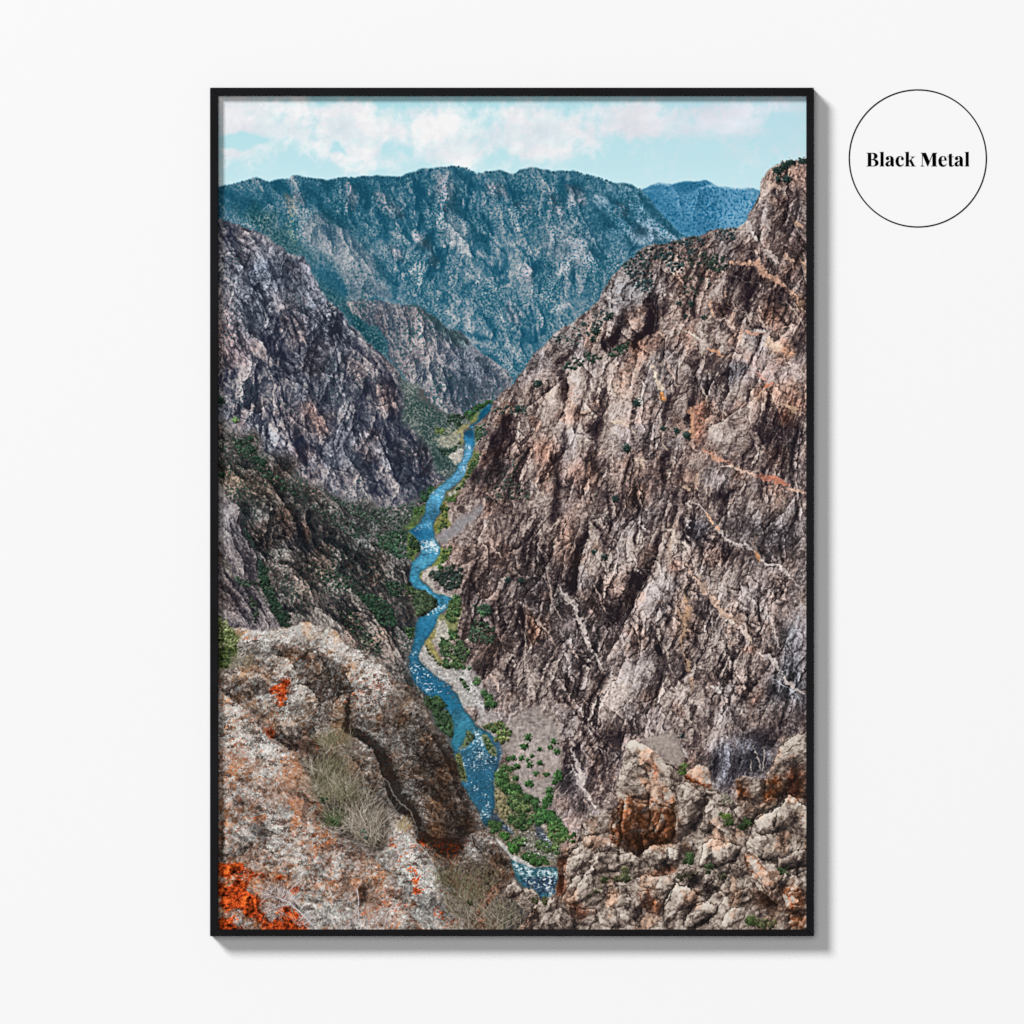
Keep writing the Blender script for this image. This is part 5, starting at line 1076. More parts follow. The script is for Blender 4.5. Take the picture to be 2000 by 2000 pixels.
    scatter('E', '600,1500 680,1460 600,1640 500,1790 440,1820 520,1700', 36, 2.5, 5.5, [(72, 104, 56), (58, 88, 52)], 56, .8)
    scatter('E', '340,1900 430,1850 440,1932 350,1932', 10, 3, 5, [(70, 104, 52)], 57, .8)
    scatter('H', '30,60 130,50 110,120 40,110', 12, 3, 6, [(76, 108, 54), (62, 94, 50)], 58, .8)
    scatter('H', '300,30 370,40 350,230 260,300 280,150', 20, 3, 6, [(80, 104, 56), (62, 86, 50)], 59, .8)
    scatter('H', '0,310 60,350 110,420 70,470 0,500', 26, 3, 6.5, [(58, 84, 52), (46, 70, 48)], 60, .85)
    scatter('H', '320,440 440,380 360,530 290,570', 14, 3, 6, [(72, 104, 56)], 61, .8)
    scatter('H', '190,640 260,660 340,620 430,580 490,600 480,760 440,860 330,800 240,740 180,720', 70, 3.5, 7, [(50, 66, 58), (42, 56, 52), (58, 74, 62)], 62, .9)
    bush(*(pts('H', '285,610')[0]), 6, (70, 104, 56), 9)
    scatter('H', '20,820 130,850 240,920 240,990 150,1040 70,1070 40,940', 90, 4, 8, [(60, 78, 54), (50, 68, 48), (70, 88, 58)], 63, .9)
    scatter('H', '400,900 460,890 480,960 420,1000 380,990', 14, 5, 9, G1, 64, .95)
    scatter('H', '320,1030 470,1000 460,1080 420,1150 340,1080', 24, 4, 8, G1, 65, .9)
    scatter('H', '600,980 770,960 760,1060 680,1080 620,1030', 24, 3, 7, [(66, 104, 66), (54, 80, 62)], 66, .85)
    scatter('H', '600,1100 800,1140 800,1350 680,1340 560,1320', 44, 3.5, 7, [(56, 76, 58), (64, 86, 64)], 67, .85)
    scatter('H', '380,1220 440,1210 440,1290 390,1290', 10, 5, 8, G1, 68, .9)
    scatter('H', '290,1290 360,1300 350,1360 290,1360', 8, 5, 8, G1, 69, .9)
    scatter('H', '280,1370 480,1300 560,1420 500,1560 360,1520', 56, 4, 8, [(66, 88, 56), (54, 76, 52), (80, 100, 60)], 70, .85)
    scatter('H', '310,1480 420,1520 560,1560 570,1590 420,1570 320,1560', 22, 4, 7, G1, 71, .85)
    scatter('H', '150,1340 200,1440 320,1540 280,1540 170,1420', 16, 2, 4, [(84, 100, 56)], 72, .8)
    scatter('H', '480,1660 540,1700 560,1780 500,1720', 8, 3, 6, G1, 73, .8)
    scatter('H', '600,1660 660,1660 660,1720 610,1720', 8, 4, 7, G1, 74, .85)
    scatter('H', '690,1790 760,1840 820,1932 720,1932', 18, 5, 9, G1, 75, .9)
    scatter('H', '110,1500 220,1600 420,1790 500,1900 440,1900 230,1680', 30, 1, 2.4, [(110, 112, 96), (140, 136, 128)], 76, .8)
    scatter('H', '400,1580 560,1600 700,1900 560,1900 480,1760', 40, .8, 2, [(120, 122, 110)], 77, .8)
    scatter('K', '670,0 860,-60 960,60 900,140 820,150 780,40', 30, 4, 8, [(60, 92, 50), (76, 104, 58), (104, 108, 62)], 78, .85)
    scatter('K', '820,40 940,30 950,120 860,160 820,120', 16, 4, 8, [(112, 118, 66), (90, 110, 58)], 79, .85)
    scatter('K', '540,50 620,80 560,180 530,150', 9, 3, 6, [(84, 104, 66), (66, 86, 56)], 80, .9)
    scatter('K', '700,100 740,100 790,230 760,260 730,200', 9, 3.5, 6, [(74, 104, 62)], 81, .9)
    scatter('K', '430,280 470,270 510,420 500,470 460,460', 14, 3.5, 6, [(104, 112, 64), (84, 96, 58)], 82, .9)
    for q, r_ in (('1115,95', 8), ('1080,180', 8), ('1225,205', 5), ('1325,190', 5), ('1360,140', 7), ('1390,230', 7), ('1155,270', 5), ('1055,295', 6), ('1110,310', 4), ('1230,335', 6), ('1135,355', 7), ('1000,480', 6), ('1195,440', 6), ('1290,445', 6), ('1120,530', 8), ('1150,545', 5), ('1360,520', 6), ('1320,600', 8), ('1400,440', 8), ('1400,480', 9), ('975,290', 7), ('1010,370', 7), ('1300,700', 10), ('1320,660', 8), ('1280,740', 8), ('930,300', 6)):
        bush(*(pts('K', q)[0]), r_, (58, 92, 52), int(q.split(',')[0]), r_ * .9)
    scatter('K', '830,370 880,360 1000,390 1020,360 960,430 860,420', 14, 4, 8, [(60, 98, 50), (76, 106, 58)], 83, .9)
    scatter('K', '820,440 900,430 920,540 1060,560 1060,620 960,640 830,570', 31, 6, 11, [(54, 88, 44), (70, 104, 54), (42, 70, 38)], 84, .95)
    scatter('K', '920,660 1100,650 1130,780 1060,820 940,760', 33, 5, 10, [(70, 96, 52), (92, 108, 62), (54, 80, 46)], 85, .95)
    scatter('K', '1060,640 1130,650 1210,700 1190,780 1100,740', 12, 6, 10, [(54, 84, 46)], 86, .95)
    scatter('K', '1170,780 1360,790 1380,920 1200,920', 36, 6, 11, [(52, 94, 46), (70, 112, 58), (42, 74, 40)], 87, .95)
    scatter('K', '920,830 1140,820 1140,980 980,940', 28, 5, 10, [(58, 90, 48), (96, 108, 68), (46, 74, 42)], 88, .95)
    scatter('K', '1320,900 1420,870 1500,1000 1560,1010 1540,1080 1400,1080 1260,1010', 31, 5, 10, [(72, 112, 54), (58, 94, 48), (98, 118, 64)], 89, .95)
    scatter('K', '760,900 860,900 850,980 780,990', 14, 6, 10, [(58, 88, 46), (46, 70, 38)], 90, .95)
    scatter('K', '860,1000 930,1010 920,1060 870,1050', 8, 5, 9, [(62, 106, 46)], 91, .95)
    scatter('K', '920,1090 1010,1120 1000,1190 940,1150', 10, 5, 9, [(56, 100, 42)], 92, .95)
    scatter('K', '990,1040 1090,1050 1080,1110 1000,1100', 8, 5, 8, [(76, 108, 58)], 93, .95)
    scatter('K', '1170,1070 1290,1080 1410,1140 1400,1200 1200,1150', 21, 5, 9, [(62, 100, 48), (86, 108, 62)], 94, .95)
    scatter('K', '1050,1180 1120,1190 1320,1250 1310,1310 1140,1280 1060,1230', 28, 5, 9.5, [(52, 86, 42), (66, 98, 50)], 95, .95)
    scatter('K', '800,600 920,640 940,860 850,860', 24, 2, 4.5, [(150, 136, 92), (120, 116, 74), (96, 106, 64)], 96, .9)
    scatter('K', '950,960 1180,980 1400,1180 1380,1290 1100,1200', 43, 1.5, 3.6, [(150, 146, 140), (96, 96, 84), (180, 176, 172)], 97, .9)
    scatter('G', '1790,790 1860,800 1870,860 1800,870', 8, 4, 7, [(66, 86, 54)], 98, .9)
    # dark bank cliff on the left above the boulder
    scatter('H', '140,1830 260,1850 340,1932 150,1932', 26, 5, 9, [(58, 84, 50), (48, 70, 44)], 99, .9)
    fill('Z', '808,1320 850,1345 852,1385 830,1370', (60, 84, 56), .8, 2)
    scatter('Z', '805,1318 848,1340 852,1388 830,1375', 34, 4, 8, [(56, 82, 50), (46, 68, 44)], 100, .9)

def spots(u, v, seed):
    r = np.random.default_rng(seed)
    jx, jy, val = r.random((64, 64)).astype(f32), r.random((64, 64)).astype(f32), r.random((64, 64)).astype(f32)
    iu, iv = np.floor(u).astype(np.int32), np.floor(v).astype(np.int32)
    best = np.full(u.shape, -9., f32)
    bid = np.zeros(u.shape, f32)
    for dy in (-1, 0, 1):
        for dx in (-1, 0, 1):
            a, b = (iu + dx) & 63, (iv + dy) & 63
            d = np.hypot(iu + dx + jx[b, a] - u, iv + dy + jy[b, a] - v)
            q = val[b, a] * .85 - d
            m = q > best
            best = np.where(m, q, best)
            bid = np.where(m, val[b, a] * 7.31 % 1, bid)
    return best, bid


WH = np.zeros((PH, PW), f32)     # how much pale lichen
OR = np.zeros((PH, PW), f32)     # how much orange lichen


def fpoly(F, tile, v, soft, s, warp=2.0):
    sl, m = poly_mask(tile, s, soft, warp)
    F[sl] += v * m


def lichen(tile, s, cols, scale, seed, soft=1, warp=1.2, white=0., orange=-1.2, px=8.0, bias=0.):
    sl, m = poly_mask(tile, s, soft, warp)
    x, y = XX[sl], YY[sl]
    rel = rock_field(sl, 38, 1.5, scale, seed, (-.5, -.85), .35, .35, .2, .2, .35)
    big = fbm(x, y, scale * 2, seed * 3, seed * 11)
    t = rel * .6 + TONE[sl] * 1.15 + bias
    rgb = ramp(t, cols, (-2.2, -.9, .2, 1.2, 2.4))
    bn = fbm(x, y, 50, seed * 71, 13)[..., None]
    rgb = rgb * (1 + .09 * np.clip(bn, -.6, 1.5) * np.array([1.0, .1, -.8], f32))
    rgb = apply_tint(sl, rgb)
    lum = np.clip(.88 + .2 * t, .26, 1.08)[..., None]
    wx = samp(T_HF, x * 3, y * 3 + seed) * .22
    for k, (p_, dn, colr) in enumerate(((px * 1.6, .16, (196, 192, 188)), (px * .9, .02, (206, 203, 199)), (px * .55, -.02, (188, 182, 176)), (px * 1.2, .3, (214, 214, 208)))):
        q, idv = spots(x / p_ + wx, y / p_ - wx + seed, seed + 5 * k)
        lim = dn - .42 * (WH[sl] + white) - .16 * big
        a = np.clip((q - lim) * 4, 0, 1) * .78
        c = np.array(colr, f32)[None, None] * (.88 + .2 * idv)[..., None] * (1 + .07 * samp(T_HF, x * 4, y * 4))[..., None]
        rgb = rgb * (1 - a[..., None]) + c * lum * a[..., None]
    # dark blots
    q, idv = spots(x / (px * 1.3) + wx * 2, y / (px * 1.3) + 31, seed + 77)
    a = np.clip((q - .34 + .1 * big) * 5, 0, 1) * .75
    rgb = rgb * (1 - a[..., None]) + np.array((62, 48, 41), f32) * a[..., None]
    # orange crust
    for k, (p_, dn) in enumerate(((px * 1.1, .62), (px * .6, .56))):
        q, idv = spots(x / p_ - wx * 2, y / p_ + wx + 7, seed + 33 + k)
        lim = dn - .5 * (OR[sl] + orange + 1.0)
        a = np.clip((q - lim) * 4, 0, 1) * .9
        c = np.array([204, 76, 34], f32)[None, None] * (.62 + .55 * idv + .13 * samp(T_MF, x * 2.4, y * 2.4) + .16 * rel)[..., None]
        c = c + (idv > .7)[..., None] * np.array([20, 14, 2], f32)
        rgb = rgb * (1 - a[..., None]) + np.clip(c, 0, 240) * np.clip(lum, .55, 1.1) * a[..., None]
    comp(sl, np.clip(rgb, 0, 245), m)
    return sl, m


STN = [(36, 29, 26), (80, 66, 57), (124, 105, 92), (160, 142, 128), (198, 185, 172)]
ROCKL = [(30, 26, 27), (76, 65, 60), (132, 117, 107), (182, 168, 156), (224, 213, 201)]


def paint_fore_left():
    reset()
    WH[:] = 0
    OR[:] = 0
    # back dome: pale on top, dark down its right face
    for v, so, s in ((-.5, 22, '|J 1180,0 1932,-500 |K 270,0 400,250 560,680 740,950 900,1200 960,1500 300,1600 |J 1932,1000 1700,560 1450,240'), (-.5, 14, '|K 0,0 300,50 420,400 560,700 300,800 0,600'), (.7, 12, '|G 230,1250 600,1200 890,1150 1150,1240 1330,1400 1500,1520 1700,1700 1500,1600 1100,1400 700,1330 400,1330'),
                     (-1.0, 8, '|G 820,1450 960,1420 1000,1560 900,1650 820,1560'), (-.8, 12, '|G 760,1600 1200,1560 1300,1760 1150,1850 1000,1760 850,1720'), (-.9, 9, '|G 30,1620 300,1600 480,1640 600,1660 500,1760 280,1860 100,1800'), (-1.2, 6, '|G 30,1820 240,1860 320,1932 |J 400,0 560,60 480,90 |G 180,1900'),
                     (.6, 10, '|G 700,1730 860,1740 960,1850 960,1932 760,1900'), (-1.4, 6, '|G 1000,1932 1120,1830 1300,1790 1280,1840 1150,1900 1060,1932'), (-1.3, 7, '|J 640,140 860,110 940,180 900,270 760,250'), (-1.2, 7, '|J 480,30 560,0 640,60 600,160'), (.5, 8, '|J 1000,20 1180,0 1360,120 1460,240 1360,180 1150,100'),
                     (-1.5, 7, '|J 1200,0 1350,70 1500,210 1640,400 1740,640 1880,860 1932,960 1932,1100 1800,900 1660,640 1560,440 1420,210 1280,60'), (-1.1, 9, '|J 1340,480 1520,460 1640,640 1740,800 1600,800 1400,640'), (-1.6, 7, '|J 1900,960 |K 20,900 160,1010 420,1050 540,1060 420,1130 300,1180 160,1080 0,960'),
                     (-.8, 9, '|K 300,1080 540,1080 400,1250 340,1200'), (-.9, 9, '|K 560,1010 640,1120 700,1180 620,1160'), (.5, 10, '|K 580,880 740,960 860,1140 900,1260 780,1180 660,1060'), (-1.0, 10, '|K 160,1200 380,1260 500,1500 380,1620 300,1400'), (-.6, 12, '|K 500,1300 800,1300 880,1460 700,1500'),
                     (.5, 7, '|J 1490,260 1600,330 1620,400 1540,340'), (.4, 8, '|J 1700,620 1800,800 1860,960 1760,860')):
        tone_poly('J', v, so, s, 2)
    block('G', '170,1210 420,1210 600,1195 890,1150 1150,1230 1330,1370 1600,1560 1850,1790 |K 270,0 410,300 560,680 740,940 560,1000 420,1010 250,1000 60,900 |J 1850,700 1650,440 1500,220 1200,-20 1000,-120 |G 1000,1600 900,1500 500,1450 200,1400', 34, 1.0, .6)
    block('G', '690,1740 860,1735 990,1850 1000,1932 |J 940,60 700,100 640,60 |G 640,1900', 14, 1.0, 1.0)
    block('J', '960,0 1180,0 1360,110 1480,260 1620,400 1740,640 1880,860 1930,1010 1700,760 1500,640 1340,420 1150,300 980,220', 16, 1.1, 1.0)
    block('G', '40,1620 300,1590 560,1680 520,1780 280,1870 60,1800', 16, .8, .6)
    block('K', '560,1000 740,950 860,1140 950,1270 900,1330 740,1240 620,1130', 14, .9, .7)
    block('K', '160,1210 380,1280 520,1400 480,1560 330,1480', 12, .7, .5)
    for v, so, s in ((1.0, 16, '|G 230,1240 600,1190 890,1150 1150,1240 1300,1380 1200,1500 900,1400 500,1380 250,1400'), (.35, 20, '|G 300,1400 1200,1500 1800,1700 1932,1900 1500,1900 1200,1700'), (-.4, 20, '|K 0,0 400,200 560,680 300,900 0,600'), (-.9, 10, '|K 100,980 560,1040 500,1250 300,1300'), (-.7, 10, '|J 640,120 900,120 1150,300 1700,800 1400,560 1000,260 760,260')):
        fpoly(WH, 'J', v, so, s)
    for v, so, s in ((1.9, 5, '|G 560,1700 690,1650 660,1760 600,1932 540,1932 560,1820 500,1740'), (1.7, 4, '|J 430,0 590,0 560,110 500,80'), (.35, 10, '|G 1300,1640 1560,1600 1600,1800 1932,1932 1200,1900'), (.25, 14, '|G 700,1380 900,1400 1050,1560 800,1560'), (.9, 5, '|G 240,1280 390,1270 380,1320 260,1310'), (.8, 5, '|G 30,1680 70,1720 60,1800 30,1780'),
                     (.8, 4, '|J 940,130 1000,180 980,260 940,230'), (1.7, 5, '|K 70,1020 150,1050 140,1130 80,1100'), (1.5, 5, '|K 380,1100 440,1090 420,1140 380,1140'), (1.0, 5, '|K 510,1040 545,1060 530,1110 500,1090'), (.9, 7, '|K 340,1440 470,1420 460,1520 380,1540'), (.9, 10, '|K 250,1020 420,1030 460,1200 360,1280 250,1150')):
        fpoly(OR, 'J', v, so, s)
    tone_line('J', -2.4, 8, '|G 1290,1790 |J 1230,20 1370,80 1500,215 1640,410 1745,650 1890,880 |K 30,930', 1.5)
    tone_poly('G', .55, 26, '1000,1250 1330,1420 1600,1620 1750,1800 1500,1932 1300,1700 1050,1500', 2)
    tone_poly('K', -.55, 26, '200,0 330,90 415,300 560,660 740,935 600,1000 300,950 100,500 0,100', 2)
    for w, a, b, s in ((26, -1.3, .8, '|J 1190,10 1360,110 1480,240 1560,420 1640,640 1740,800 1860,900'), (20, -1.4, .7, '|G 1000,1900 1150,1810 1290,1770 1240,1640 1300,1500'), (16, .8, -1.2, '|G 1330,1790 1200,1830 1080,1932'), (22, -1.0, .7, '|G 860,1440 960,1400 1020,1520 980,1640'), (20, -1.0, .6, '|K 590,1010 640,1130 760,1220'),
                       (26, -1.0, .6, '|K 100,0 280,200 400,480 470,700 560,820'), (18, .6, -1.2, '|K 60,960 200,1020 420,1020 560,960'), (18, -1.2, .6, '|G 700,1740 870,1740 980,1860 960,1932'), (16, -1.1, .6, '|J 480,60 640,160 760,250'), (22, -.9, .5, '|G 1500,1560 1700,1720 1880,1900'), (20, -.9, .5, '|G 500,1420 700,1500 800,1640'), (18, -.8, .5, '|J 1000,40 1160,130 1320,330 1500,560')):
        ridge('J', w, a, b, s)
    tint('G', (146, 62, 40), .8, 6, '560,1700 690,1650 680,1760 640,1932 520,1932 560,1820 480,1740')
    tint('J', (146, 62, 40), .8, 6, '430,0 590,0 560,110 470,60')
    tint('K', (116, 74, 54), .6, 9, '100,1010 540,1050 420,1260 330,1220 150,1110')
    tint('J', (120, 74, 58), .5, 9, '|J 660,120 900,130 940,260 780,260')
    lichen('G', '-30,1260 60,1280 160,1200 300,1212 420,1215 600,1195 720,1160 890,1150 1050,1185 1150,1225 1230,1330 1330,1370 1480,1430 1600,1560 1750,1690 1850,1780 1932,1860 |H 100,1900 160,1960 |K 270,0 335,90 390,200 415,300 470,480 555,660 640,790 730,935 800,1040 870,1150 930,1250 965,1390 900,1520 860,2000 |J -30,2000',
           STN, 62, 71, white=-.42, px=6.4, bias=.05, orange=-1.0)
    lichen('K', '-120,-200 110,-200 290,90 345,200 370,300 425,480 510,660 595,790 685,935 580,1000 400,1040 150,1000 -40,800 -200,500', STN, 50, 72, soft=7, warp=3, white=-.5, px=4.6, bias=-.25, orange=-1.1)
    # hollow plants behind the bush, ledge crack lines
    for w, s in ((2.2, '|G 820,1500 880,1400 1000,1360'), (2.0, '|J 760,610 880,700 980,790'), (2.6, '|K 590,1020 620,1120 700,1190'), (1.6, '|G 260,1330 420,1300')):
        line('J', (36, 30, 28), w, s, .8, .8)
    reset()
    WH[:] = 0
    OR[:] = 0
    # the near slab
    block('J', '-60,-120 |G 30,1790 200,1880 300,1932 |J 420,20 490,110 650,200 800,340 920,500 960,640 1050,820 1080,950 1290,1070 1470,1230 1700,1470 1932,1680 |K 90,1720 300,2100 |J -60,2100', 36, 1.1, .3)
    block('J', '300,640 640,620 880,700 1000,800 1060,950 900,900 560,800 330,800', 12, .6, .3)
    block('J', '110,880 330,900 380,1080 200,1260 90,1260', 12, .7, .5)
    block('J', '820,420 920,520 980,700 1060,860 1000,860 900,720 820,560', 9, .7, .6)
    for v, so, s in ((.5, 14, '|J 40,100 400,200 700,420 880,700 700,560 300,420 40,400'), (-1.0, 5, '|J 760,600 880,660 990,800 1060,940 1000,900 880,740'), (-1.6, 4, '|J 60,900 115,860 100,1100 85,1270 30,1290 50,1100'), (-1.5, 4, '|J 160,740 290,670 290,740 230,800 180,790'), (-1.3, 5, '|J 330,920 440,890 520,960 480,1080 400,1050'),
                     (-1.2, 5, '|J 390,1090 460,1110 440,1150 380,1130'), (-.8, 10, '|J 1000,1000 1350,1100 1500,1280 1300,1250 1100,1150'), (-1.5, 5, '|J 1340,1500 1430,1480 1440,1620 1380,1640 1330,1600'), (-1.3, 5, '|J 870,1330 1000,1320 1040,1400 960,1410'), (-1.2, 5, '|J 1190,1400 1290,1420 1270,1470 1200,1460'),
                     (-1.0, 7, '|J 1380,1230 1500,1280 1620,1400 1750,1540 1600,1440 1420,1300'), (-1.2, 7, '|J 1700,1440 1932,1660 1932,1760 1800,1640'), (-.8, 10, '|J 1240,1200 1400,1240 1420,1330 1260,1330'), (.5, 12, '|J 400,640 640,620 900,850 1060,980 800,900 500,760'), (-1.2, 7, '|J 1820,1780 1932,1800 1932,1932 1860,1870')):
        tone_poly('J', v, so, s, 2)
    for v, so, s in ((1.0, 12, '|J 300,420 640,460 600,560 320,520'), (.7, 10, '|J 100,1000 320,900 360,1060 200,1200 100,1150'), (.6, 14, '|J 600,1200 1000,1200 1200,1400 1000,1500 700,1450'), (.8, 8, '|J 1000,1330 1200,1310 1180,1480 1060,1480'), (.7, 14, '|J 700,1600 1300,1600 1500,1932 800,1900'), (.6, 8, '|J 1700,1780 1880,1820 1860,1932 1650,1932'),
                     (-.5, 12, '|J 1000,1000 1350,1100 1600,1400 1300,1350'), (.5, 16, '|J 30,60 300,60 700,320 900,560 600,420 200,260'), (-.6, 10, '|J 1200,1440 1600,1440 1700,1640 1400,1680')):
        fpoly(WH, 'J', v, so, s)
    for v, so, s in ((2.3, 4, '|J 30,1290 200,1290 330,1330 220,1400 160,1380 200,1420 130,1440 60,1400'), (1.9, 5, '|J 230,1400 320,1370 440,1390 420,1420 250,1430'), (1.6, 3, '|J 560,1400 620,1390 620,1430 550,1460'), (2.3, 5, '|J 40,1460 280,1450 260,1540 400,1590 420,1700 340,1800 280,1680 120,1680 60,1720 30,1620'),
                     (2.4, 6, '|J 280,1720 420,1740 560,1820 640,1680 760,1760 900,1850 840,1932 440,1932 380,1840'), (2.0, 4, '|J 160,1740 250,1730 240,1800 180,1800'), (2.2, 5, '|J 30,1800 150,1810 200,1870 330,1900 300,1932 30,1932'), (1.6, 4, '|J 640,1490 760,1500 860,1540 820,1570 720,1560'), (1.5, 4, '|J 620,1560 690,1600 730,1640 640,1620'), (1.2, 5, '|J 380,1560 480,1600 420,1640'),
                     (1.4, 3, '|J 200,700 260,660 250,690 200,720'), (1.2, 3, '|J 320,870 400,860 370,890'), (1.0, 3, '|J 540,170 620,180 600,200'), (.9, 5, '|J 640,260 720,290 700,310 650,300'), (.9, 3, '|J 790,320 850,330 840,350'), (.45, 14, '|J 40,150 300,150 300,330 60,360'), (.45, 16, '|J 600,950 1000,980 1250,1180 900,1200'), (.4, 16, '|J 560,560 880,700 900,900'), (.5, 14, '|J 1500,1500 1900,1700 1800,1800 1400,1700'), (1.0, 3, '|J 160,1230 210,1230 200,1270'), (.9, 4, '|J 1390,1700 1440,1710 1440,1750 1400,1750'), (.8, 5, '|J 1240,1730 1340,1740 1320,1780')):
        fpoly(OR, 'J', v, so, s)
    tint('J', (124, 108, 106), .8, 5, '330,930 440,890 520,960 490,1080 410,1060')
    SLAB = [(42, 33, 28), (100, 74, 60), (152, 117, 97), (186, 154, 134), (212, 192, 178)]
    lichen('J', '-30,-120 |G 30,1790 200,1880 300,1932 |J 420,20 490,110 560,160 650,200 740,270 800,340 880,420 920,500 960,640 1000,740 1050,820 1080,950 1180,980 1290,1070 1400,1170 1470,1230 1560,1330 1700,1470 1800,1560 1932,1680 |K 90,1720 200,1860 280,1990 |J -30,1990', SLAB, 54, 73, white=-.22, px=9.5, orange=-.95, bias=.05)
    # narrow slab edge on the right of the bush
    reset()
    WH[:] = 0
    OR[:] = 0
    tone_poly('J', -.8, 6, '1800,1480 1932,1560 1932,1700 1860,1600')
    tone_poly('K', -1.0, 6, '0,1560 150,1600 320,1680 400,1800 200,1720 0,1650')
    fpoly(WH, 'J', .6, 10, '1650,900 1800,1000 1932,1150 |K 60,1250 |J 1932,1500 1750,1300')
    fpoly(WH, 'K', .5, 9, '0,1250 150,1350 280,1560 100,1500')
    for v, so, s in ((1.3, 4, '|J 1660,1080 1740,1080 1730,1140 1700,1140'), (1.2, 4, '|J 1700,1190 1760,1220 1740,1260'), (1.2, 5, '|J 1820,1310 1900,1330 1900,1380 1840,1370'), (1.3, 5, '|J 1860,1440 1932,1460 1932,1560 1860,1540'), (1.3, 6, '|K 0,1290 70,1320 60,1370 0,1350'), (1.1, 7, '|K 100,1340 200,1370 180,1420'), (1.3, 5, '|K 10,1420 80,1440 60,1490'), (1.5, 5, '|K 100,1520 170,1560 160,1600 60,1570'),
                     (1.4, 5, '|K 240,1720 320,1740 330,1790 270,1780'), (1.5, 6, '|K 370,1760 420,1800 490,1910 400,1910'), (1.0, 10, '|K 200,1380 300,1560 340,1660 240,1540'), (1.0, 5, '|K 300,1820 360,1850 340,1900'), (1.0, 5, '|K 0,1060 70,1100 80,1150 20,1130'), (.4, 16, '|J 1600,900 1932,1200 1932,1600')):
        fpoly(OR, 'J', v, so, s)
    lichen('J', '1560,830 1640,870 1750,960 1850,1050 1932,1120 |K 60,1130 160,1220 240,1320 290,1450 340,1580 380,1700 430,1780 500,1932 520,2000 200,1990 0,1760 |J 1932,1700 1800,1570 1680,1430 1540,1290 1480,1200 1590,1160 1620,1020 1570,900', [(40, 34, 32), (92, 80, 72), (150, 134, 122), (184, 170, 160), (210, 202, 194)], 50, 79, white=.25, px=6.2, orange=-1.0)
    line('K', (186, 176, 168), 2.2, '0,1040 100,1120 190,1230 240,1330', .7, .8)
    line('J', (170, 160, 152), 2.4, '|J 1760,980 1932,1110', .7, .8)
    line('J', (176, 166, 158), 2.2, '|J 1500,390 1640,540 1760,720 1850,860 1900,1000', .5, 1.0)
    # shrub shadow ground, then the dry bushes
    fill('J', '820,200 960,230 1300,380 1420,600 1580,760 1650,880 1600,1140 1480,1200 1300,1060 1100,950 1000,760 920,500 860,380', (52, 44, 38), .8, 8, 2, .3)
    TW = [(172, 162, 148), (142, 132, 116), (190, 182, 170), (112, 104, 88), (96, 86, 74)]
    GT = [(92, 92, 66), (116, 112, 84), (72, 72, 52), (146, 140, 116)]
    fill('J', '880,260 1000,250 1180,330 1330,480 1380,600 1260,640 1060,600 930,440', (78, 70, 58), .5, 9, 3, .35)
    fill('J', '1020,640 1250,640 1400,760 1560,860 1590,1080 1450,1080 1250,980 1080,880', (62, 55, 48), .5, 9, 3, .4)
    fill('J', '1000,-20 1240,20 1330,140 1180,200 1020,120', (84, 77, 63), .45, 9, 3, .35)
    for cx, cy, n, L, a0, a1, c, sd, sp in ((1060, 620, 170, 62, 20, 170, GT + TW, 1, 60), (1200, 600, 120, 58, 15, 150, TW, 2, 50), (960, 420, 80, 42, 40, 170, TW, 3, 30), (1250, 900, 150, 62, 15, 165, TW, 4, 70), (1430, 980, 150, 62, 30, 160, TW, 5, 60),
                                         (1130, 420, 110, 44, 20, 160, GT, 6, 60), (1500, 1080, 90, 56, 40, 170, TW, 7, 40), (1180, 660, 90, 44, 10, 170, GT, 8, 60), (1120, 900, 60, 40, 30, 170, [(70, 84, 50), (60, 72, 44)], 9, 30), (1150, 170, 120, 40, 20, 170, GT + TW, 10, 60), (1480, 860, 60, 46, 20, 110, TW, 11, 40), (1760, 960, 40, 30, 40, 120, [(176, 158, 120), (150, 134, 100)], 12, 20), (1060, 160, 50, 34, 60, 170, GT, 13, 40), (1350, 700, 70, 50, 20, 120, GT + TW, 14, 50)):
        twigs('J', cx, cy, n, L, a0, a1, c, sd, sp, 1.0, .75)
    scatter('J', '1090,860 1170,850 1160,920 1100,920', 6, 3, 5, [(66, 92, 50)], 201, .9)
    scatter('J', '990,660 1050,660 1050,720 1000,720', 5, 3, 5, [(54, 72, 46)], 202, .9)
    scatter('J', '1380,960 1450,960 1440,1050 1390,1040', 4, 3, 5, [(84, 104, 88)], 203, .9)
    # pale dead branches low on the slab
    DW = [(200, 190, 190), (220, 212, 208), (176, 166, 168)]
    for w, s in ((3.0, '|J 560,1590 700,1660 800,1740 900,1840 980,1932'), (2.0, '|J 410,1680 480,1600 560,1590'), (1.6, '|J 420,1560 520,1580'), (1.8, '|J 640,1640 680,1560 760,1480 840,1420'), (1.5, '|J 700,1660 720,1600 700,1520'), (1.6, '|J 800,1740 860,1660'), (1.6, '|J 780,1850 860,1760 930,1730'), (2.4, '|J 1375,1930 1360,1760 1350,1620 1335,1520 1380,1440'), (1.4, '|J 1340,1560 1310,1520'), (1.8, '|J 1580,1932 1620,1780 1680,1660'), (1.4, '|J 1600,1850 1660,1810'), (1.6, '|J 1380,1880 1280,1790 1240,1760'), (1.5, '|J 960,1900 1060,1800 1080,1700'), (1.4, '|J 620,1480 640,1560 620,1610')):
        line('J', DW[int(w * 10) % 3], w, s, .9, .5)
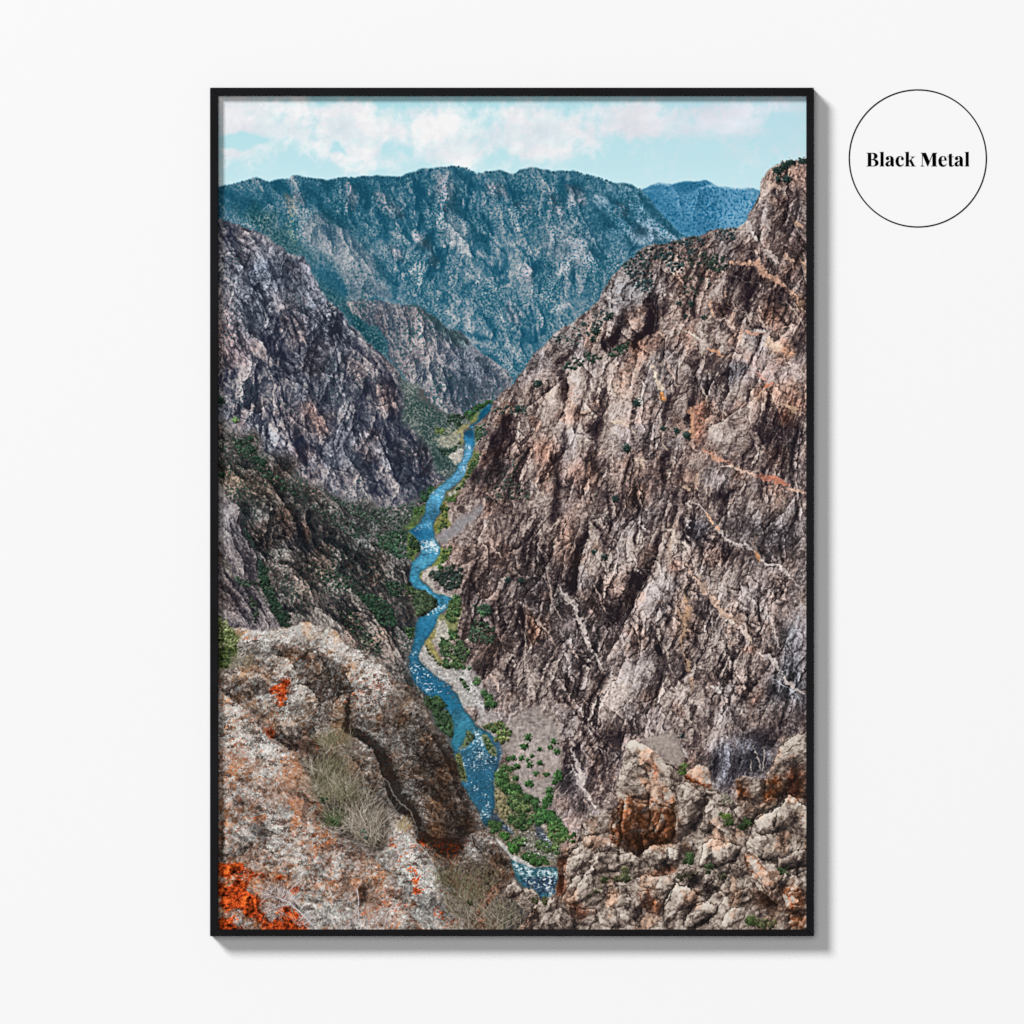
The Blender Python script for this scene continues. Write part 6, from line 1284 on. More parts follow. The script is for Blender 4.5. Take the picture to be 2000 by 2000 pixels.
    for cx, cy, n, L, a0, a1, sd in ((500, 1560, 60, 34, 0, 180, 31), (700, 1640, 50, 34, 20, 160, 32), (560, 1720, 40, 30, 180, 330, 33), (850, 1850, 50, 34, 20, 170, 34), (1380, 1860, 40, 40, 30, 150, 35), (1620, 1880, 40, 38, 30, 140, 36), (1160, 1900, 40, 40, 30, 150, 37)):
        twigs('J', cx, cy, n, L, a0, a1, DW + [(140, 132, 130)], sd, 40, .9, .7)
    # scrub at the foot between the two crags
    fill('K', '380,1320 620,1300 860,1420 900,1500 1000,1640 1120,1760 1060,1932 480,1932 420,1760 360,1600', (76, 62, 54), .6, 6, 3, .45)
    fill('K', '640,1640 760,1480 830,1520 790,1640 740,1760 700,1900 640,1880', (112, 60, 42), .7, 4, 2, .3)
    for cx, cy, n, L, a0, a1, c, sd, sp in ((640, 1500, 90, 60, 20, 160, GT + [(120, 108, 92)], 41, 90), (480, 1700, 70, 70, 30, 150, TW[1:] + GT, 42, 60), (700, 1850, 90, 80, 20, 160, TW + GT, 43, 100), (560, 1900, 60, 70, 30, 150, TW, 44, 80), (900, 1850, 70, 60, 20, 160, GT + TW[1:], 45, 80), (1000, 1700, 40, 50, 20, 160, TW[1:] + GT, 46, 60), (340, 1450, 70, 40, 40, 140, GT, 47, 50), (560, 1560, 80, 50, 50, 160, [(110, 70, 50), (96, 88, 66)] + GT, 48, 60)):
        twigs('K', cx, cy, n, L, a0, a1, c, sd, sp, 1.0, .7)
    # the two bushes at the left edge
    fill('G', '-20,1080 80,1100 160,1200 200,1300 180,1440 100,1550 -20,1560', (92, 104, 62), .9, 3, 3, .25)
    scatter('G', '-20,1060 70,1090 150,1180 210,1300 200,1420 120,1520 -20,1560', 130, 3, 6.5, [(136, 144, 92), (108, 124, 68), (80, 98, 48), (160, 160, 110)], 204, .9)
    scatter('G', '-20,1380 200,1380 190,1480 100,1550 -20,1560', 60, 3, 5.5, [(66, 84, 40), (88, 108, 50), (56, 70, 36)], 205, .9)
    twigs('G', 250, 1520, 110, 26, 20, 160, [(150, 144, 120), (120, 112, 92), (100, 92, 78)], 51, 44, .9, .75)


FB = (
    ('L', '190,165 270,125 340,160 430,190 500,260 560,310 680,385 750,460 720,520 600,480 480,400 340,300 200,250', 12), ('L', '150,350 280,330 400,420 440,560 420,650 240,660 130,600', 12), ('L', '700,560 800,520 900,600 950,700 900,850 800,960 720,900 660,760', 16),
    ('L', '160,700 420,700 640,800 640,1060 480,1110 330,1190 220,1150 150,1000', 14), ('L', '90,780 150,700 160,900 150,1120 80,1040', 6), ('L', '760,440 800,395 850,350 990,390 990,540 900,530', 9), ('L', '1255,480 1300,450 1400,460 1510,510 1520,680 1420,720 1250,680', 10),
    ('L', '1530,440 1610,310 1650,180 1720,100 1800,65 1950,75 1950,660 1700,650 1530,700', 14), ('L', '1700,650 1800,690 1790,740 1690,700', 5), ('L', '890,950 940,830 1020,760 1100,800 1110,900 1000,980', 9), ('L', '960,590 1060,600 1200,690 1230,770 1100,740 960,640', 7), ('L', '1200,790 1320,720 1440,790 1400,880 1310,900', 8),
    ('L', '1420,880 1500,800 1640,760 1760,650 1950,790 1950,1010 1700,1000 1560,1010 1440,1000', 14), ('L', '1340,1080 1440,1010 1600,1020 1680,1100 1640,1240 1480,1240 1330,1170', 13), ('L', '1310,1180 1400,1240 1560,1420 1630,1490 1560,1540 1420,1420 1330,1300', 7), ('L', '1640,1230 1760,1180 1950,1140 1950,1320 1740,1360 1640,1300', 10),
    ('L', '1720,1440 1950,1340 1950,1560 1760,1600 1700,1530', 10), ('L', '1700,1560 1860,1540 1950,1740 1770,1750 1700,1640', 10), ('L', '1740,1880 1800,1770 1950,1780 1950,1960 1740,1960', 9), ('L', '110,1200 250,1190 360,1240 340,1330 160,1310', 8), ('L', '370,1200 460,1120 620,1130 740,1160 700,1300 560,1250 420,1300', 10),
    ('L', '260,1420 420,1400 650,1430 640,1500 500,1530 330,1500', 8), ('L', '30,1500 160,1500 260,1620 240,1720 90,1680', 8), ('L', '300,1530 460,1560 560,1700 540,1800 420,1740', 8), ('L', '590,1680 660,1500 780,1480 880,1560 840,1680 700,1760 620,1860', 11), ('L', '760,1800 900,1640 1040,1640 1060,1740 940,1880 760,1900', 11),
    ('L', '940,1540 1040,1420 1160,1450 1180,1550 1060,1580', 8), ('L', '1050,1690 1120,1570 1230,1620 1220,1700 1120,1800 1040,1800', 9), ('L', '1090,1850 1200,1700 1320,1700 1340,1790 1200,1880 1120,1900', 9), ('L', '890,1300 900,1090 1020,1040 1000,1160 940,1320', 8), ('L', '1010,1320 1030,1130 1180,1090 1290,1120 1240,1280 1100,1330', 11),
    ('L', '140,1780 240,1790 260,1860 180,1880 130,1830', 6), ('L', '300,1900 380,1700 460,1780 440,1900', 7), ('L', '1240,1560 1340,1500 1400,1600 1330,1680 1240,1640', 8), ('L', '1200,1330 1320,1290 1340,1380 1220,1440', 6), ('L', '1560,1540 1640,1520 1700,1620 1640,1700 1540,1640', 7),
    ('K', '1640,920 1720,850 1850,790 1960,780 1960,960 1800,1000 1660,1010', 11), ('K', '1560,1080 1640,1010 1780,1010 1740,1120 1600,1180 1480,1190', 8), ('K', '1480,1240 1640,1130 1760,1140 1680,1280 1540,1400 1480,1480', 10), ('K', '1690,1260 1800,1200 1960,1180 1960,1380 1780,1400', 10), ('K', '1480,1500 1600,1400 1740,1400 1720,1560 1560,1660 1440,1660', 11),
    ('K', '1740,1660 1860,1560 1960,1580 1960,1900 1800,1860', 11), ('K', '900,1500 980,1430 1060,1530 1030,1590 920,1600', 7), ('K', '1060,1520 1180,1510 1240,1600 1160,1640 1080,1580', 7), ('K', '1190,1700 1300,1640 1400,1610 1380,1720 1240,1790 1170,1820', 8), ('K', '1060,1880 1140,1770 1260,1790 1200,1932 1050,1932', 7), ('K', '1300,1850 1420,1720 1560,1780 1540,1900 1380,1920', 9), ('K', '1580,1700 1720,1680 1800,1780 1700,1900 1560,1880', 9))


def paint_fore_right():
    reset()
    for s, r in (('190,165 270,125 340,160 430,190 560,310 750,460 950,560 960,760 850,950 700,1060 480,1110 330,1200 200,1170 80,1060 110,780 130,560 150,350', 20), ('1340,1080 1420,880 1500,800 1640,760 1760,650 1950,790 1950,1320 1740,1360 1640,1300 1480,1240', 20), ('590,1680 660,1500 780,1480 900,1600 1040,1640 1060,1740 940,1880 760,1930 600,1900', 16), ('890,1300 900,1090 1020,1040 1180,1090 1290,1120 1240,1280 1100,1330', 14)):
        block('L', s, r, 1.0, .8)
    ribs(60, 33, ('L', '130,600 600,400 900,600 1250,500 1900,300 1900,1900 |K 1100,1900 1500,1100'), 70, 30, 20, 70, 10, 26, .6, .7, (-.5, -.85), 3)
    for tl_, s, r in FB:
        block(tl_, s, max(3, r * .5), .75, .8)
    for v, so, s in ((-1.4, 5, '|L 190,900 300,1000 420,1010 400,1100 330,1210 200,1170 150,1000'), (-1.0, 12, '|L 180,660 480,700 640,780 700,1000 640,1100 420,1100 240,960'), (-1.0, 9, '|L 880,580 950,640 960,760 900,880 820,980 740,1020 780,900'), (-1.6, 4, '|L 760,460 860,520 980,545 900,570 800,520'), (-1.4, 4, '|L 930,560 960,700 940,800'),
                     (.7, 9, '|L 190,160 430,190 520,280 420,300 240,260'), (.6, 9, '|L 220,540 420,560 440,640 240,650'), (.6, 7, '|L 280,380 400,400 420,480 320,480'), (.7, 6, '|L 800,400 860,350 960,380 980,420 860,420'), (.7, 10, '|L 1650,150 1800,70 1900,90 1900,260 1720,300'), (-1.0, 9, '|L 1700,620 1820,480 1890,500 1890,700 1760,660'), (-1.4, 3, '|L 1790,300 1815,330 1815,560 1780,600'),
                     (-.9, 8, '|L 1540,480 1700,440 1680,640 1540,660'), (-.8, 7, '|L 1260,500 1360,520 1400,660 1280,640'), (-1.2, 6, '|L 880,980 1060,920 1050,1000 900,1020'), (.6, 7, '|L 940,790 1080,760 1080,860 960,900'), (-1.5, 5, '|L 680,1100 820,1080 860,1200 800,1320 680,1340 720,1200'), (-1.2, 5, '|L 470,1300 560,1250 640,1330 620,1390 400,1380'), (.7, 9, '|L 400,1130 700,1130 740,1200 640,1280 420,1230'),
                     (.6, 9, '|L 100,1200 330,1210 360,1280 180,1300'), (-1.5, 6, '|L 320,1640 400,1640 370,1760 310,1900 260,1880'), (-1.6, 4, '|L 660,1480 640,1600 590,1720 600,1900 560,1900 560,1700 620,1560'), (-1.2, 5, '|L 720,1340 880,1380 900,1500 780,1450'), (-1.5, 3, '|L 1050,1410 1000,1510 940,1560 1000,1440'), (-1.4, 4, '|L 900,1620 820,1720 740,1820 760,1720'),
                     (.7, 9, '|L 900,1060 1020,1040 960,1200 900,1300 880,1180'), (.5, 9, '|L 1060,1120 1260,1100 1200,1300 1040,1300'), (-1.4, 5, '|L 980,1080 1040,1100 1000,1260 960,1280'), (-1.2, 6, '|L 1060,1380 1240,1330 1330,1400 1180,1450'), (.6, 10, '|L 1340,1060 1560,1040 1640,1240 1440,1260 1330,1180'), (.8, 6, '|L 1340,1240 1440,1330 1560,1440 1600,1490 1520,1540 1400,1400'),
                     (-1.4, 5, '|L 1580,1480 1700,1440 1700,1580 1620,1560'), (-1.2, 7, '|L 1440,1480 1640,1580 1740,1720 1560,1740 1420,1640'), (.6, 9, '|L 1480,800 1640,760 1600,900 1480,900'), (-1.0, 7, '|L 1600,780 1640,900 1600,1010 1580,900'), (.7, 7, '|L 1760,1440 1890,1380 1890,1500 1760,1560'), (-1.3, 5, '|L 1690,1600 1720,1700 1800,1760 1890,1740 1890,1800 1720,1780'),
                     (.7, 9, '|L 1060,1560 1160,1600 1220,1700 1100,1780 980,1700'), (.7, 9, '|L 1100,1820 1300,1690 1340,1800 1140,1900'), (.6, 8, '|L 280,1410 460,1400 640,1430 500,1520 300,1500'), (.6, 8, '|L 40,1500 160,1540 240,1680 100,1660'), (-1.2, 6, '|L 300,1540 460,1600 560,1790 400,1720'), (-1.0, 9, '|L 700,900 760,1000 700,1060'), (.6, 9, '|L 640,1500 760,1520 800,1640 640,1660'),
                     (-1.0, 7, '|L 1180,760 1300,900 1400,900 1340,980 1150,920'), (-1.0, 6, '|L 1180,680 1240,700 1220,740'), (-1.1, 8, '|L 1240,1500 1360,1500 1400,1640 1260,1620'), (-1.3, 5, '|L 1700,780 1890,960 1860,1000 1740,860'), (-1.0, 6, '|L 1640,1260 1740,1300 1700,1400 1640,1370'),
                     (.7, 8, '|K 1640,930 1850,880 1900,960 1720,1040 1620,1010'), (-1.0, 6, '|K 1390,1270 1480,1240 1480,1480 1400,1640 1380,1500'), (-1.1, 6, '|K 1750,1130 1850,1100 1830,1200 1780,1200'), (.6, 9, '|K 1480,1180 1700,1060 1740,1120 1560,1260'), (-1.3, 7, '|K 1750,1700 1850,1480 1880,1560 1800,1760'), (-1.2, 7, '|K 1440,1680 1640,1660 1740,1780 1560,1760'), (.7, 7, '|K 1200,1680 1400,1620 1340,1760 1240,1780'),
                     (-1.2, 6, '|K 900,1560 960,1520 1000,1600 920,1600'), (.6, 7, '|K 960,1440 1060,1540 1020,1580 940,1510'), (-1.2, 5, '|K 1060,1900 1180,1760 1260,1700 1200,1800 1120,1920'), (-1.0, 6, '|K 1190,1600 1330,1600 1300,1640 1220,1660')):
        tone_poly('L', v, so, s, 2)
    for w, a, b, s in ((14, .5, -1.2, '|L 600,1130 580,1280 600,1380'), (16, .6, -1.2, '|L 1600,790 1580,960'), (14, .5, -1.2, '|L 1720,640 1600,760 1440,820 1380,940'), (16, .5, -1.1, '|L 1230,1320 1100,1500 940,1640 740,1840'), (14, .5, -1.0, '|L 1030,1740 980,1880'), (16, .5, -1.0, '|L 1340,1420 1500,1560 1660,1700'),
                       (14, .5, -1.0, '|K 1560,1060 1460,1300 1440,1560'), (16, .5, -1.0, '|K 1780,1240 1600,1480 1480,1640'), (14, .6, -1.0, '|L 420,700 410,860 400,1000'), (14, .5, -1.0, '|L 640,720 680,900 660,1040'), (16, .6, -.9, '|L 150,650 170,860 160,1100'), (14, .5, -.9, '|L 1000,880 1160,1000')):
        ridge('L', w, a, b, s)
    RU = (150, 84, 48)
    for c, a, so, s in ((RU, .85, 7, '|L 110,700 220,660 480,700 640,780 720,880 640,1090 480,1110 330,1180 220,1140 160,1000 80,1060 80,900'), ((160, 82, 40), .8, 4, '|L 80,930 150,960 160,1140 90,1080'), ((140, 76, 48), .75, 6, '|L 360,300 450,300 560,420 560,500 450,480 380,380'), ((150, 82, 44), .8, 5, '|L 540,540 640,600 670,760 620,780 540,640'), ((166, 92, 44), .8, 4, '|L 270,450 340,490 420,520 400,540 290,490'),
                        ((196, 82, 34), .95, 3, '|L 780,440 860,460 960,500 985,480 985,540 900,530 800,480'), ((140, 84, 54), .6, 5, '|L 870,360 990,390 990,480 880,450'), ((156, 84, 46), .85, 6, '|L 1255,490 1320,500 1360,600 1420,720 1300,680 1255,640'), ((168, 84, 36), .9, 6, '|L 1520,460 1640,480 1690,560 1680,640 1540,680 1520,600'), ((130, 70, 44), .8, 8, '|L 1700,420 1890,380 1890,690 1780,700 1720,560'),
                        ((196, 96, 44), .9, 4, '|L 1310,1170 1380,1240 1480,1330 1590,1440 1630,1500 1560,1480 1420,1330 1320,1250'), ((176, 92, 46), .8, 5, '|L 1310,1200 1360,1300 1430,1420 1380,1420 1330,1300'), ((170, 84, 40), .85, 7, '|L 1690,1520 1800,1500 1880,1560 1880,1740 1760,1740 1700,1640'), ((180, 92, 44), .85, 7, '|L 1740,1880 1800,1760 1890,1780 1890,1932 1760,1932'), ((140, 76, 46), .75, 7, '|L 300,1520 420,1540 560,1700 540,1800 440,1740 330,1640'),
                        ((130, 70, 44), .75, 5, '|L 380,1340 600,1340 680,1380 640,1420 420,1390'), ((150, 86, 56), .6, 7, '|L 660,1480 820,1560 800,1700 740,1680'), ((150, 92, 60), .6, 7, '|L 1060,1500 1180,1540 1100,1560'), ((140, 80, 50), .55, 9, '|L 1380,1500 1640,1600 1620,1700 1400,1680'), ((160, 96, 62), .6, 6, '|L 1700,650 1800,680 1790,720 1720,700'), ((150, 100, 66), .5, 9, '|L 1080,960 1280,980 1240,1060 1080,1040'),
                        ((140, 72, 44), .85, 5, '|K 1390,1270 1470,1240 1470,1500 1420,1660 1370,1580'), ((130, 70, 46), .75, 7, '|K 1500,1640 1720,1690 1720,1800 1580,1800'), ((140, 80, 56), .6, 6, '|K 1420,1180 1600,1100 1560,1160'), ((150, 84, 50), .7, 4, '|K 1900,900 1932,860 1932,1080 1900,1060'), ((130, 76, 54), .6, 6, '|K 900,1560 1040,1580 960,1640'), ((140, 80, 54), .6, 6, '|K 1850,1560 1932,1580 1932,1680 1860,1640'),
                        ((142, 92, 66), .5, 8, '|L 1240,720 1440,780 1420,840 1260,830'), ((150, 90, 60), .5, 8, '|L 1740,760 1890,820 1890,930'), ((140, 90, 66), .45, 10, '|L 0,1000 80,900 80,1060')):
        tint('L', c, a, so, s, 2)
    S = '|K 1932,765 1840,785 1790,820 1700,850 1630,920 1590,1000 1545,1090 1450,1150 1400,1260 1385,1400 1375,1560 1300,1630 1200,1690 1130,1760 1050,1860 1000,1932 1000,1990 |L 1990,1990 1990,60 1905,68 1790,60 1700,100 1640,180 1600,310 1530,430 1520,500 1400,465 1300,450 1255,480 1250,620 1235,720 1200,650 1060,595 1000,540 990,385 850,345 790,395 755,470 680,385 560,315 500,262 430,190 340,160 270,125 190,165 195,240 150,350 125,600 105,780'
    ww, mm = poly_mask('L', S, 1, 1.0)
    rock('L', None, ROCKL, 122, 1.35, 78, 83, contrast=1.15, bias=.25, light=(-.35, -.95), facet=1.0, crack=.75, fine=.35, streak=.6, macro=.2, stain=True, big=.25, mask=(ww, mm), hue=[((146, 100, 74), .55, 60, .7)])
    # the rubble toe between the crags
    ROCKM = ROCKL
    rock('K', '900,1480 960,1430 1060,1530 1100,1510 1200,1540 1250,1620 1380,1590 1330,1660 1200,1700 1120,1790 1060,1700 960,1620 890,1600', ROCKM, 120, 1.3, 34, 84, contrast=1.0, bias=.05, facet=.7, crack=.6, fine=.5, warp=1.0)
    # fissures
    DKc = (34, 28, 27)
    for w, s in ((2.4, '|L 420,620 410,720'), (2.2, '|L 1815,320 1800,560'), (1.6, '|L 1690,250 1780,190 1860,170'), (2, '|L 1720,640 1640,740'), (1.6, '|L 1610,800 1580,960 1540,1000'), (2.2, '|L 660,1490 620,1640 570,1740 570,1900'), (2, '|L 1050,1420 960,1560'), (2.2, '|L 880,1640 800,1740 740,1860'), (1.6, '|L 600,1150 590,1290 610,1400'), (1.6, '|L 1040,1740 1000,1860'),
                 (2, '|L 1420,1440 1540,1570'), (1.6, '|L 1740,1420 1700,1520'), (1.6, '|L 560,330 700,400 760,470'), (1.8, '|L 1190,760 1330,920'), (1.6, '|L 840,1060 820,1180'), (1.5, '|K 1460,1180 1600,1080'), (1.8, '|K 1160,1780 1060,1900'), (1.5, '|L 300,980 400,1000'), (1.6, '|L 950,640 940,860'), (1.5, '|L 1640,1250 1440,1230')):
        line('L', DKc, w, s, .85, 1.0)
    # shrubs caught in the cracks
    for q, r_, c in (('1150,850', 11, (86, 104, 56)), ('1190,890', 9, (66, 84, 48)), ('1340,910', 11, (62, 80, 48)), ('1290,940', 9, (56, 70, 44)), ('800,1200', 11, (64, 84, 52)), ('810,1250', 10, (52, 70, 44)), ('980,1330', 10, (58, 72, 48)), ('190,1390', 13, (92, 92, 66)), ('220,1420', 11, (70, 74, 52)), ('1690,1350', 8, (64, 80, 52)), ('1390,1820', 13, (78, 92, 56)), ('1440,1850', 11, (62, 76, 46)), ('1500,1870', 12, (84, 86, 60)), ('1580,1860', 12, (96, 92, 68)), ('740,390', 7, (90, 112, 60)), ('760,360', 6, (104, 124, 74)), ('740,430', 6, (72, 96, 48)), ('1170,700', 8, (128, 124, 108)), ('1140,660', 8, (140, 132, 118)), ('720,1400', 9, (70, 66, 52)), ('800,1400', 9, (62, 58, 48)), ('1100,1400', 9, (70, 68, 54)), ('10,1440', 6, (62, 84, 50))):
        x, y = pts('L', q)[0]
        rr = np.random.default_rng(int(x * 7 + y))
        for k in range(7):
            bush(x + rr.normal() * r_ * .5, y + rr.normal() * r_ * .4, r_ * (.3 + .25 * rr.random()), np.array(c, f32) * (.75 + .5 * rr.random()), k * 13 + int(x))
        twigs('S', x + X0, y + Y0 + 3, 16, r_ * 1.5, 20, 160, [np.array(c) * 1.3, np.array(c) * .8], int(x), r_, .8, .6)
    for q, r_ in (('1840,1450', 8), ('1740,1560', 8), ('560,1660', 7), ('1280,1640', 9), ('1180,1640', 8)):
        x, y = pts('K', q)[0]
        rr = np.random.default_rng(int(x * 7 + y))
        for k in range(6):
            bush(x + rr.normal() * r_ * .5, y + rr.normal() * r_ * .4, r_ * .4, np.array((70, 72, 48), f32) * (.75 + .5 * rr.random()), k * 13 + int(x))


def paint_all():
    paint_sky()
    paint_blue_ridge()
    paint_mountain()
    paint_gully()
    paint_hill()
    paint_left()
    paint_low()
    paint_spur()
    paint_wall()
    paint_valley()
    paint_fore_left()
    paint_fore_right()
    # the print's own crispness
    img = IMG + .3 * (IMG - blur(IMG, 1)) + .35 * (IMG - blur(IMG, 3))
    return np.clip(img, 0, 255)


# lamp powers, and the print's reflectance scale (paper white under this light)
KEY_W, FRONT_W, ROOM, PRINT_GAIN = 81500.0, 2150.0, .088, .86


# ---------------------------------------------------------------- the scene
PXM = 0.0006                     # metres per photograph pixel, in the plane of the frame's face
CAM_D, FACE, RECESS, ZC = 9.0, 0.0222, 0.0072, 1.5
scene = bpy.context.scene
col = scene.collection


def wx(px, depth=FACE):
    """photo column -> metres on a plane `depth` in front of the wall"""
    return (px - 1000.0) * PXM * (CAM_D - depth) / (CAM_D - FACE)


def wz(py, depth=FACE):
    return ZC - (py - 1000.0) * PXM * (CAM_D - depth) / (CAM_D - FACE)


def link(name, me, parent=None):
    o = bpy.data.objects.new(name, me)
    col.objects.link(o)
    if parent is not None:
        o.parent = parent
    return o


def mat(name):
    m = bpy.data.materials.new(name)
    m.use_nodes = True
    return m, m.node_tree, m.node_tree.nodes['Principled BSDF']


# ---- materials
M_WALL, nt, b = mat('white_paint')
b.inputs['Base Color'].default_value = (.80, .80, .80, 1)
b.inputs['Roughness'].default_value = .9
b.inputs['Specular IOR Level'].default_value = .0
no = nt.nodes.new('ShaderNodeTexNoise')
no.inputs['Scale'].default_value = 420
no.inputs['Detail'].default_value = 3
bp = nt.nodes.new('ShaderNodeBump')
bp.inputs['Strength'].default_value = .03
bp.inputs['Distance'].default_value = .0004
co = nt.nodes.new('ShaderNodeTexCoord')
nt.links.new(co.outputs['Object'], no.inputs['Vector'])
nt.links.new(no.outputs['Fac'], bp.inputs['Height'])
nt.links.new(bp.outputs['Normal'], b.inputs['Normal'])

M_FRAME, nt, b = mat('black_anodised_metal')
b.inputs['Roughness'].default_value = .5
b.inputs['Specular IOR Level'].default_value = .06
no = nt.nodes.new('ShaderNodeTexNoise')
no.inputs['Scale'].default_value = 9
no.inputs['Detail'].default_value = 4
rp = nt.nodes.new('ShaderNodeValToRGB')
rp.color_ramp.elements[0].position, rp.color_ramp.elements[1].position = .35, .7
rp.color_ramp.elements[0].color = (.0035, .0034, .0042, 1)
rp.color_ramp.elements[1].color = (.0070, .0072, .0090, 1)
co = nt.nodes.new('ShaderNodeTexCoord')
nt.links.new(co.outputs['Object'], no.inputs['Vector'])
nt.links.new(no.outputs['Fac'], rp.inputs['Fac'])
nt.links.new(rp.outputs['Color'], b.inputs['Base Color'])

M_INK, nt, b = mat('matt_black_vinyl')
b.inputs['Base Color'].default_value = (.0006, .0006, .0006, 1)
b.inputs['Roughness'].default_value = .8
b.inputs['Specular IOR Level'].default_value = .0

M_BOARD, nt, b = mat('grey_backing_board')
b.inputs['Base Color'].default_value = (.25, .22, .18, 1)
b.inputs['Roughness'].default_value = .9

# ---- the printed picture
pic = paint_all() / 255.0
lin = np.where(pic <= .04045, pic / 12.92, ((pic + .055) / 1.055) ** 2.4) * PRINT_GAIN
enc = np.where(lin <= .0031308, lin * 12.92, 1.055 * np.clip(lin, 1e-6, 1) ** (1 / 2.4) - .055)
buf = np.ones((PH, PW, 4), np.float32)
buf[..., :3] = np.clip(enc[::-1], 0, 1)
im = bpy.data.images.new('canyon_print', PW, PH)
im.colorspace_settings.name = 'sRGB'
im.pixels.foreach_set(buf.ravel())
im.update()
im.pack()
M_PRINT, nt, b = mat('printed_paper')
b.inputs['Roughness'].default_value = .7
b.inputs['Specular IOR Level'].default_value = .0
ti = nt.nodes.new('ShaderNodeTexImage')
ti.image = im
ti.interpolation = 'Cubic'
ti.extension = 'EXTEND'
nt.links.new(ti.outputs['Color'], b.inputs['Base Color'])

# ---- the wall
bm = bmesh.new()
bmesh.ops.create_grid(bm, x_segments=1, y_segments=1, size=3.0)
for v in bm.verts:
    v.co = (v.co.x, 0.0, v.co.y + ZC)
bmesh.ops.recalc_face_normals(bm, faces=bm.faces)
for f in bm.faces:
    if f.normal.y > 0:
        f.normal_flip()
me = bpy.data.meshes.new('wall')
bm.to_mesh(me)
me.materials.append(M_WALL)
wall = link('wall', me)
wall['kind'] = 'structure'
wall['label'] = 'smooth plain white wall behind the picture frame'

# ---- the frame: four mitred bars around a recessed print
root = link('framed_print', None)
root.location = (0, 0, ZC)
root['label'] = 'tall canyon river photograph in a thin black metal frame on the white wall'
root['category'] = 'framed picture'

OL, OT, OR_, OB = 410.2, 171.2, 1589.8, 1828.6       # outer edges, photo pixels
IL, IT, IR, IB = 426.0, 187.0, 1575.2, 1815.8        # inner edges
GAP = .00018                                          # hairline at each mitre


def bar(name, quad, along):
    """a mitred bar: quad = outer a, outer b, inner b, inner a on the face plane"""
    bm = bmesh.new()
    y0, y1 = -FACE, -.0012
    fr = [bm.verts.new((x, y0, z - ZC)) for x, z in quad]
    bk = [bm.verts.new((x, y1, z - ZC)) for x, z in quad]
    bm.faces.new(fr)
    bm.faces.new(bk[::-1])
    for i in range(4):
        j = (i + 1) % 4
        bm.faces.new((fr[j], fr[i], bk[i], bk[j]))
    bmesh.ops.recalc_face_normals(bm, faces=bm.faces)
    es = [e for e in bm.edges if all(v.co.y < y0 + 1e-6 for v in e.verts)]
    bmesh.ops.bevel(bm, geom=es, offset=.0004, segments=2, profile=.5, affect='EDGES')
    me = bpy.data.meshes.new(name)
    bm.to_mesh(me)
    me.materials.append(M_FRAME)
    return link(name, me, root)


ox0, ox1, oz0, oz1 = wx(OL), wx(OR_), wz(OB), wz(OT)
ix0, ix1, iz0, iz1 = wx(IL), wx(IR), wz(IB), wz(IT)
g = GAP
bar('frame_bar', [(ox0 + g, oz1), (ox1 - g, oz1), (ix1 - g, iz1), (ix0 + g, iz1)], 0)
bar('frame_bar', [(ox0 + g, oz0), (ox1 - g, oz0), (ix1 - g, iz0), (ix0 + g, iz0)], 0)
bar('frame_bar', [(ox0, oz0 + g), (ox0, oz1 - g), (ix0, iz1 - g), (ix0, iz0 + g)], 1)
bar('frame_bar', [(ox1, oz0 + g), (ox1, oz1 - g), (ix1, iz1 - g), (ix1, iz0 + g)], 1)

# print sheet, a little larger than the opening so it runs under the bars' lip
pd = FACE - RECESS
px0, px1 = wx(X0, pd), wx(X0 + PW, pd)
pz1, pz0 = wz(Y0, pd), wz(Y0 + PH, pd)
me = bpy.data.meshes.new('print')
e = .0006
vs = [(px0, -pd, pz0 - ZC), (px1, -pd, pz0 - ZC), (px1, -pd, pz1 - ZC), (px0, -pd, pz1 - ZC),
      (px0, -pd + e, pz0 - ZC), (px1, -pd + e, pz0 - ZC), (px1, -pd + e, pz1 - ZC), (px0, -pd + e, pz1 - ZC)]
me.from_pydata(vs, [], [(0, 1, 2, 3), (7, 6, 5, 4), (0, 4, 5, 1), (1, 5, 6, 2), (2, 6, 7, 3), (3, 7, 4, 0)])
uv = me.uv_layers.new(name='UVMap')
k = 0
for p in me.polygons:
    for li in p.loop_indices:
        v = me.vertices[me.loops[li].vertex_index].co
        uv.data[li].uv = ((v.x - px0) / (px1 - px0), (v.z + ZC - pz0) / (pz1 - pz0))
me.materials.append(M_PRINT)
link('print', me, root)

me = bpy.data.meshes.new('backing_board')
y0, y1 = -pd + .0012, -pd + .0042
a0, a1, b0, b1 = ix0 + .0006, ix1 - .0006, iz0 - ZC + .0006, iz1 - ZC - .0006
me.from_pydata([(a0, y0, b0), (a1, y0, b0), (a1, y0, b1), (a0, y0, b1), (a0, y1, b0), (a1, y1, b0), (a1, y1, b1), (a0, y1, b1)], [],
               [(0, 1, 2, 3), (7, 6, 5, 4), (0, 4, 5, 1), (1, 5, 6, 2), (2, 6, 7, 3), (3, 7, 4, 0)])
me.materials.append(M_BOARD)
link('backing_board', me, root)

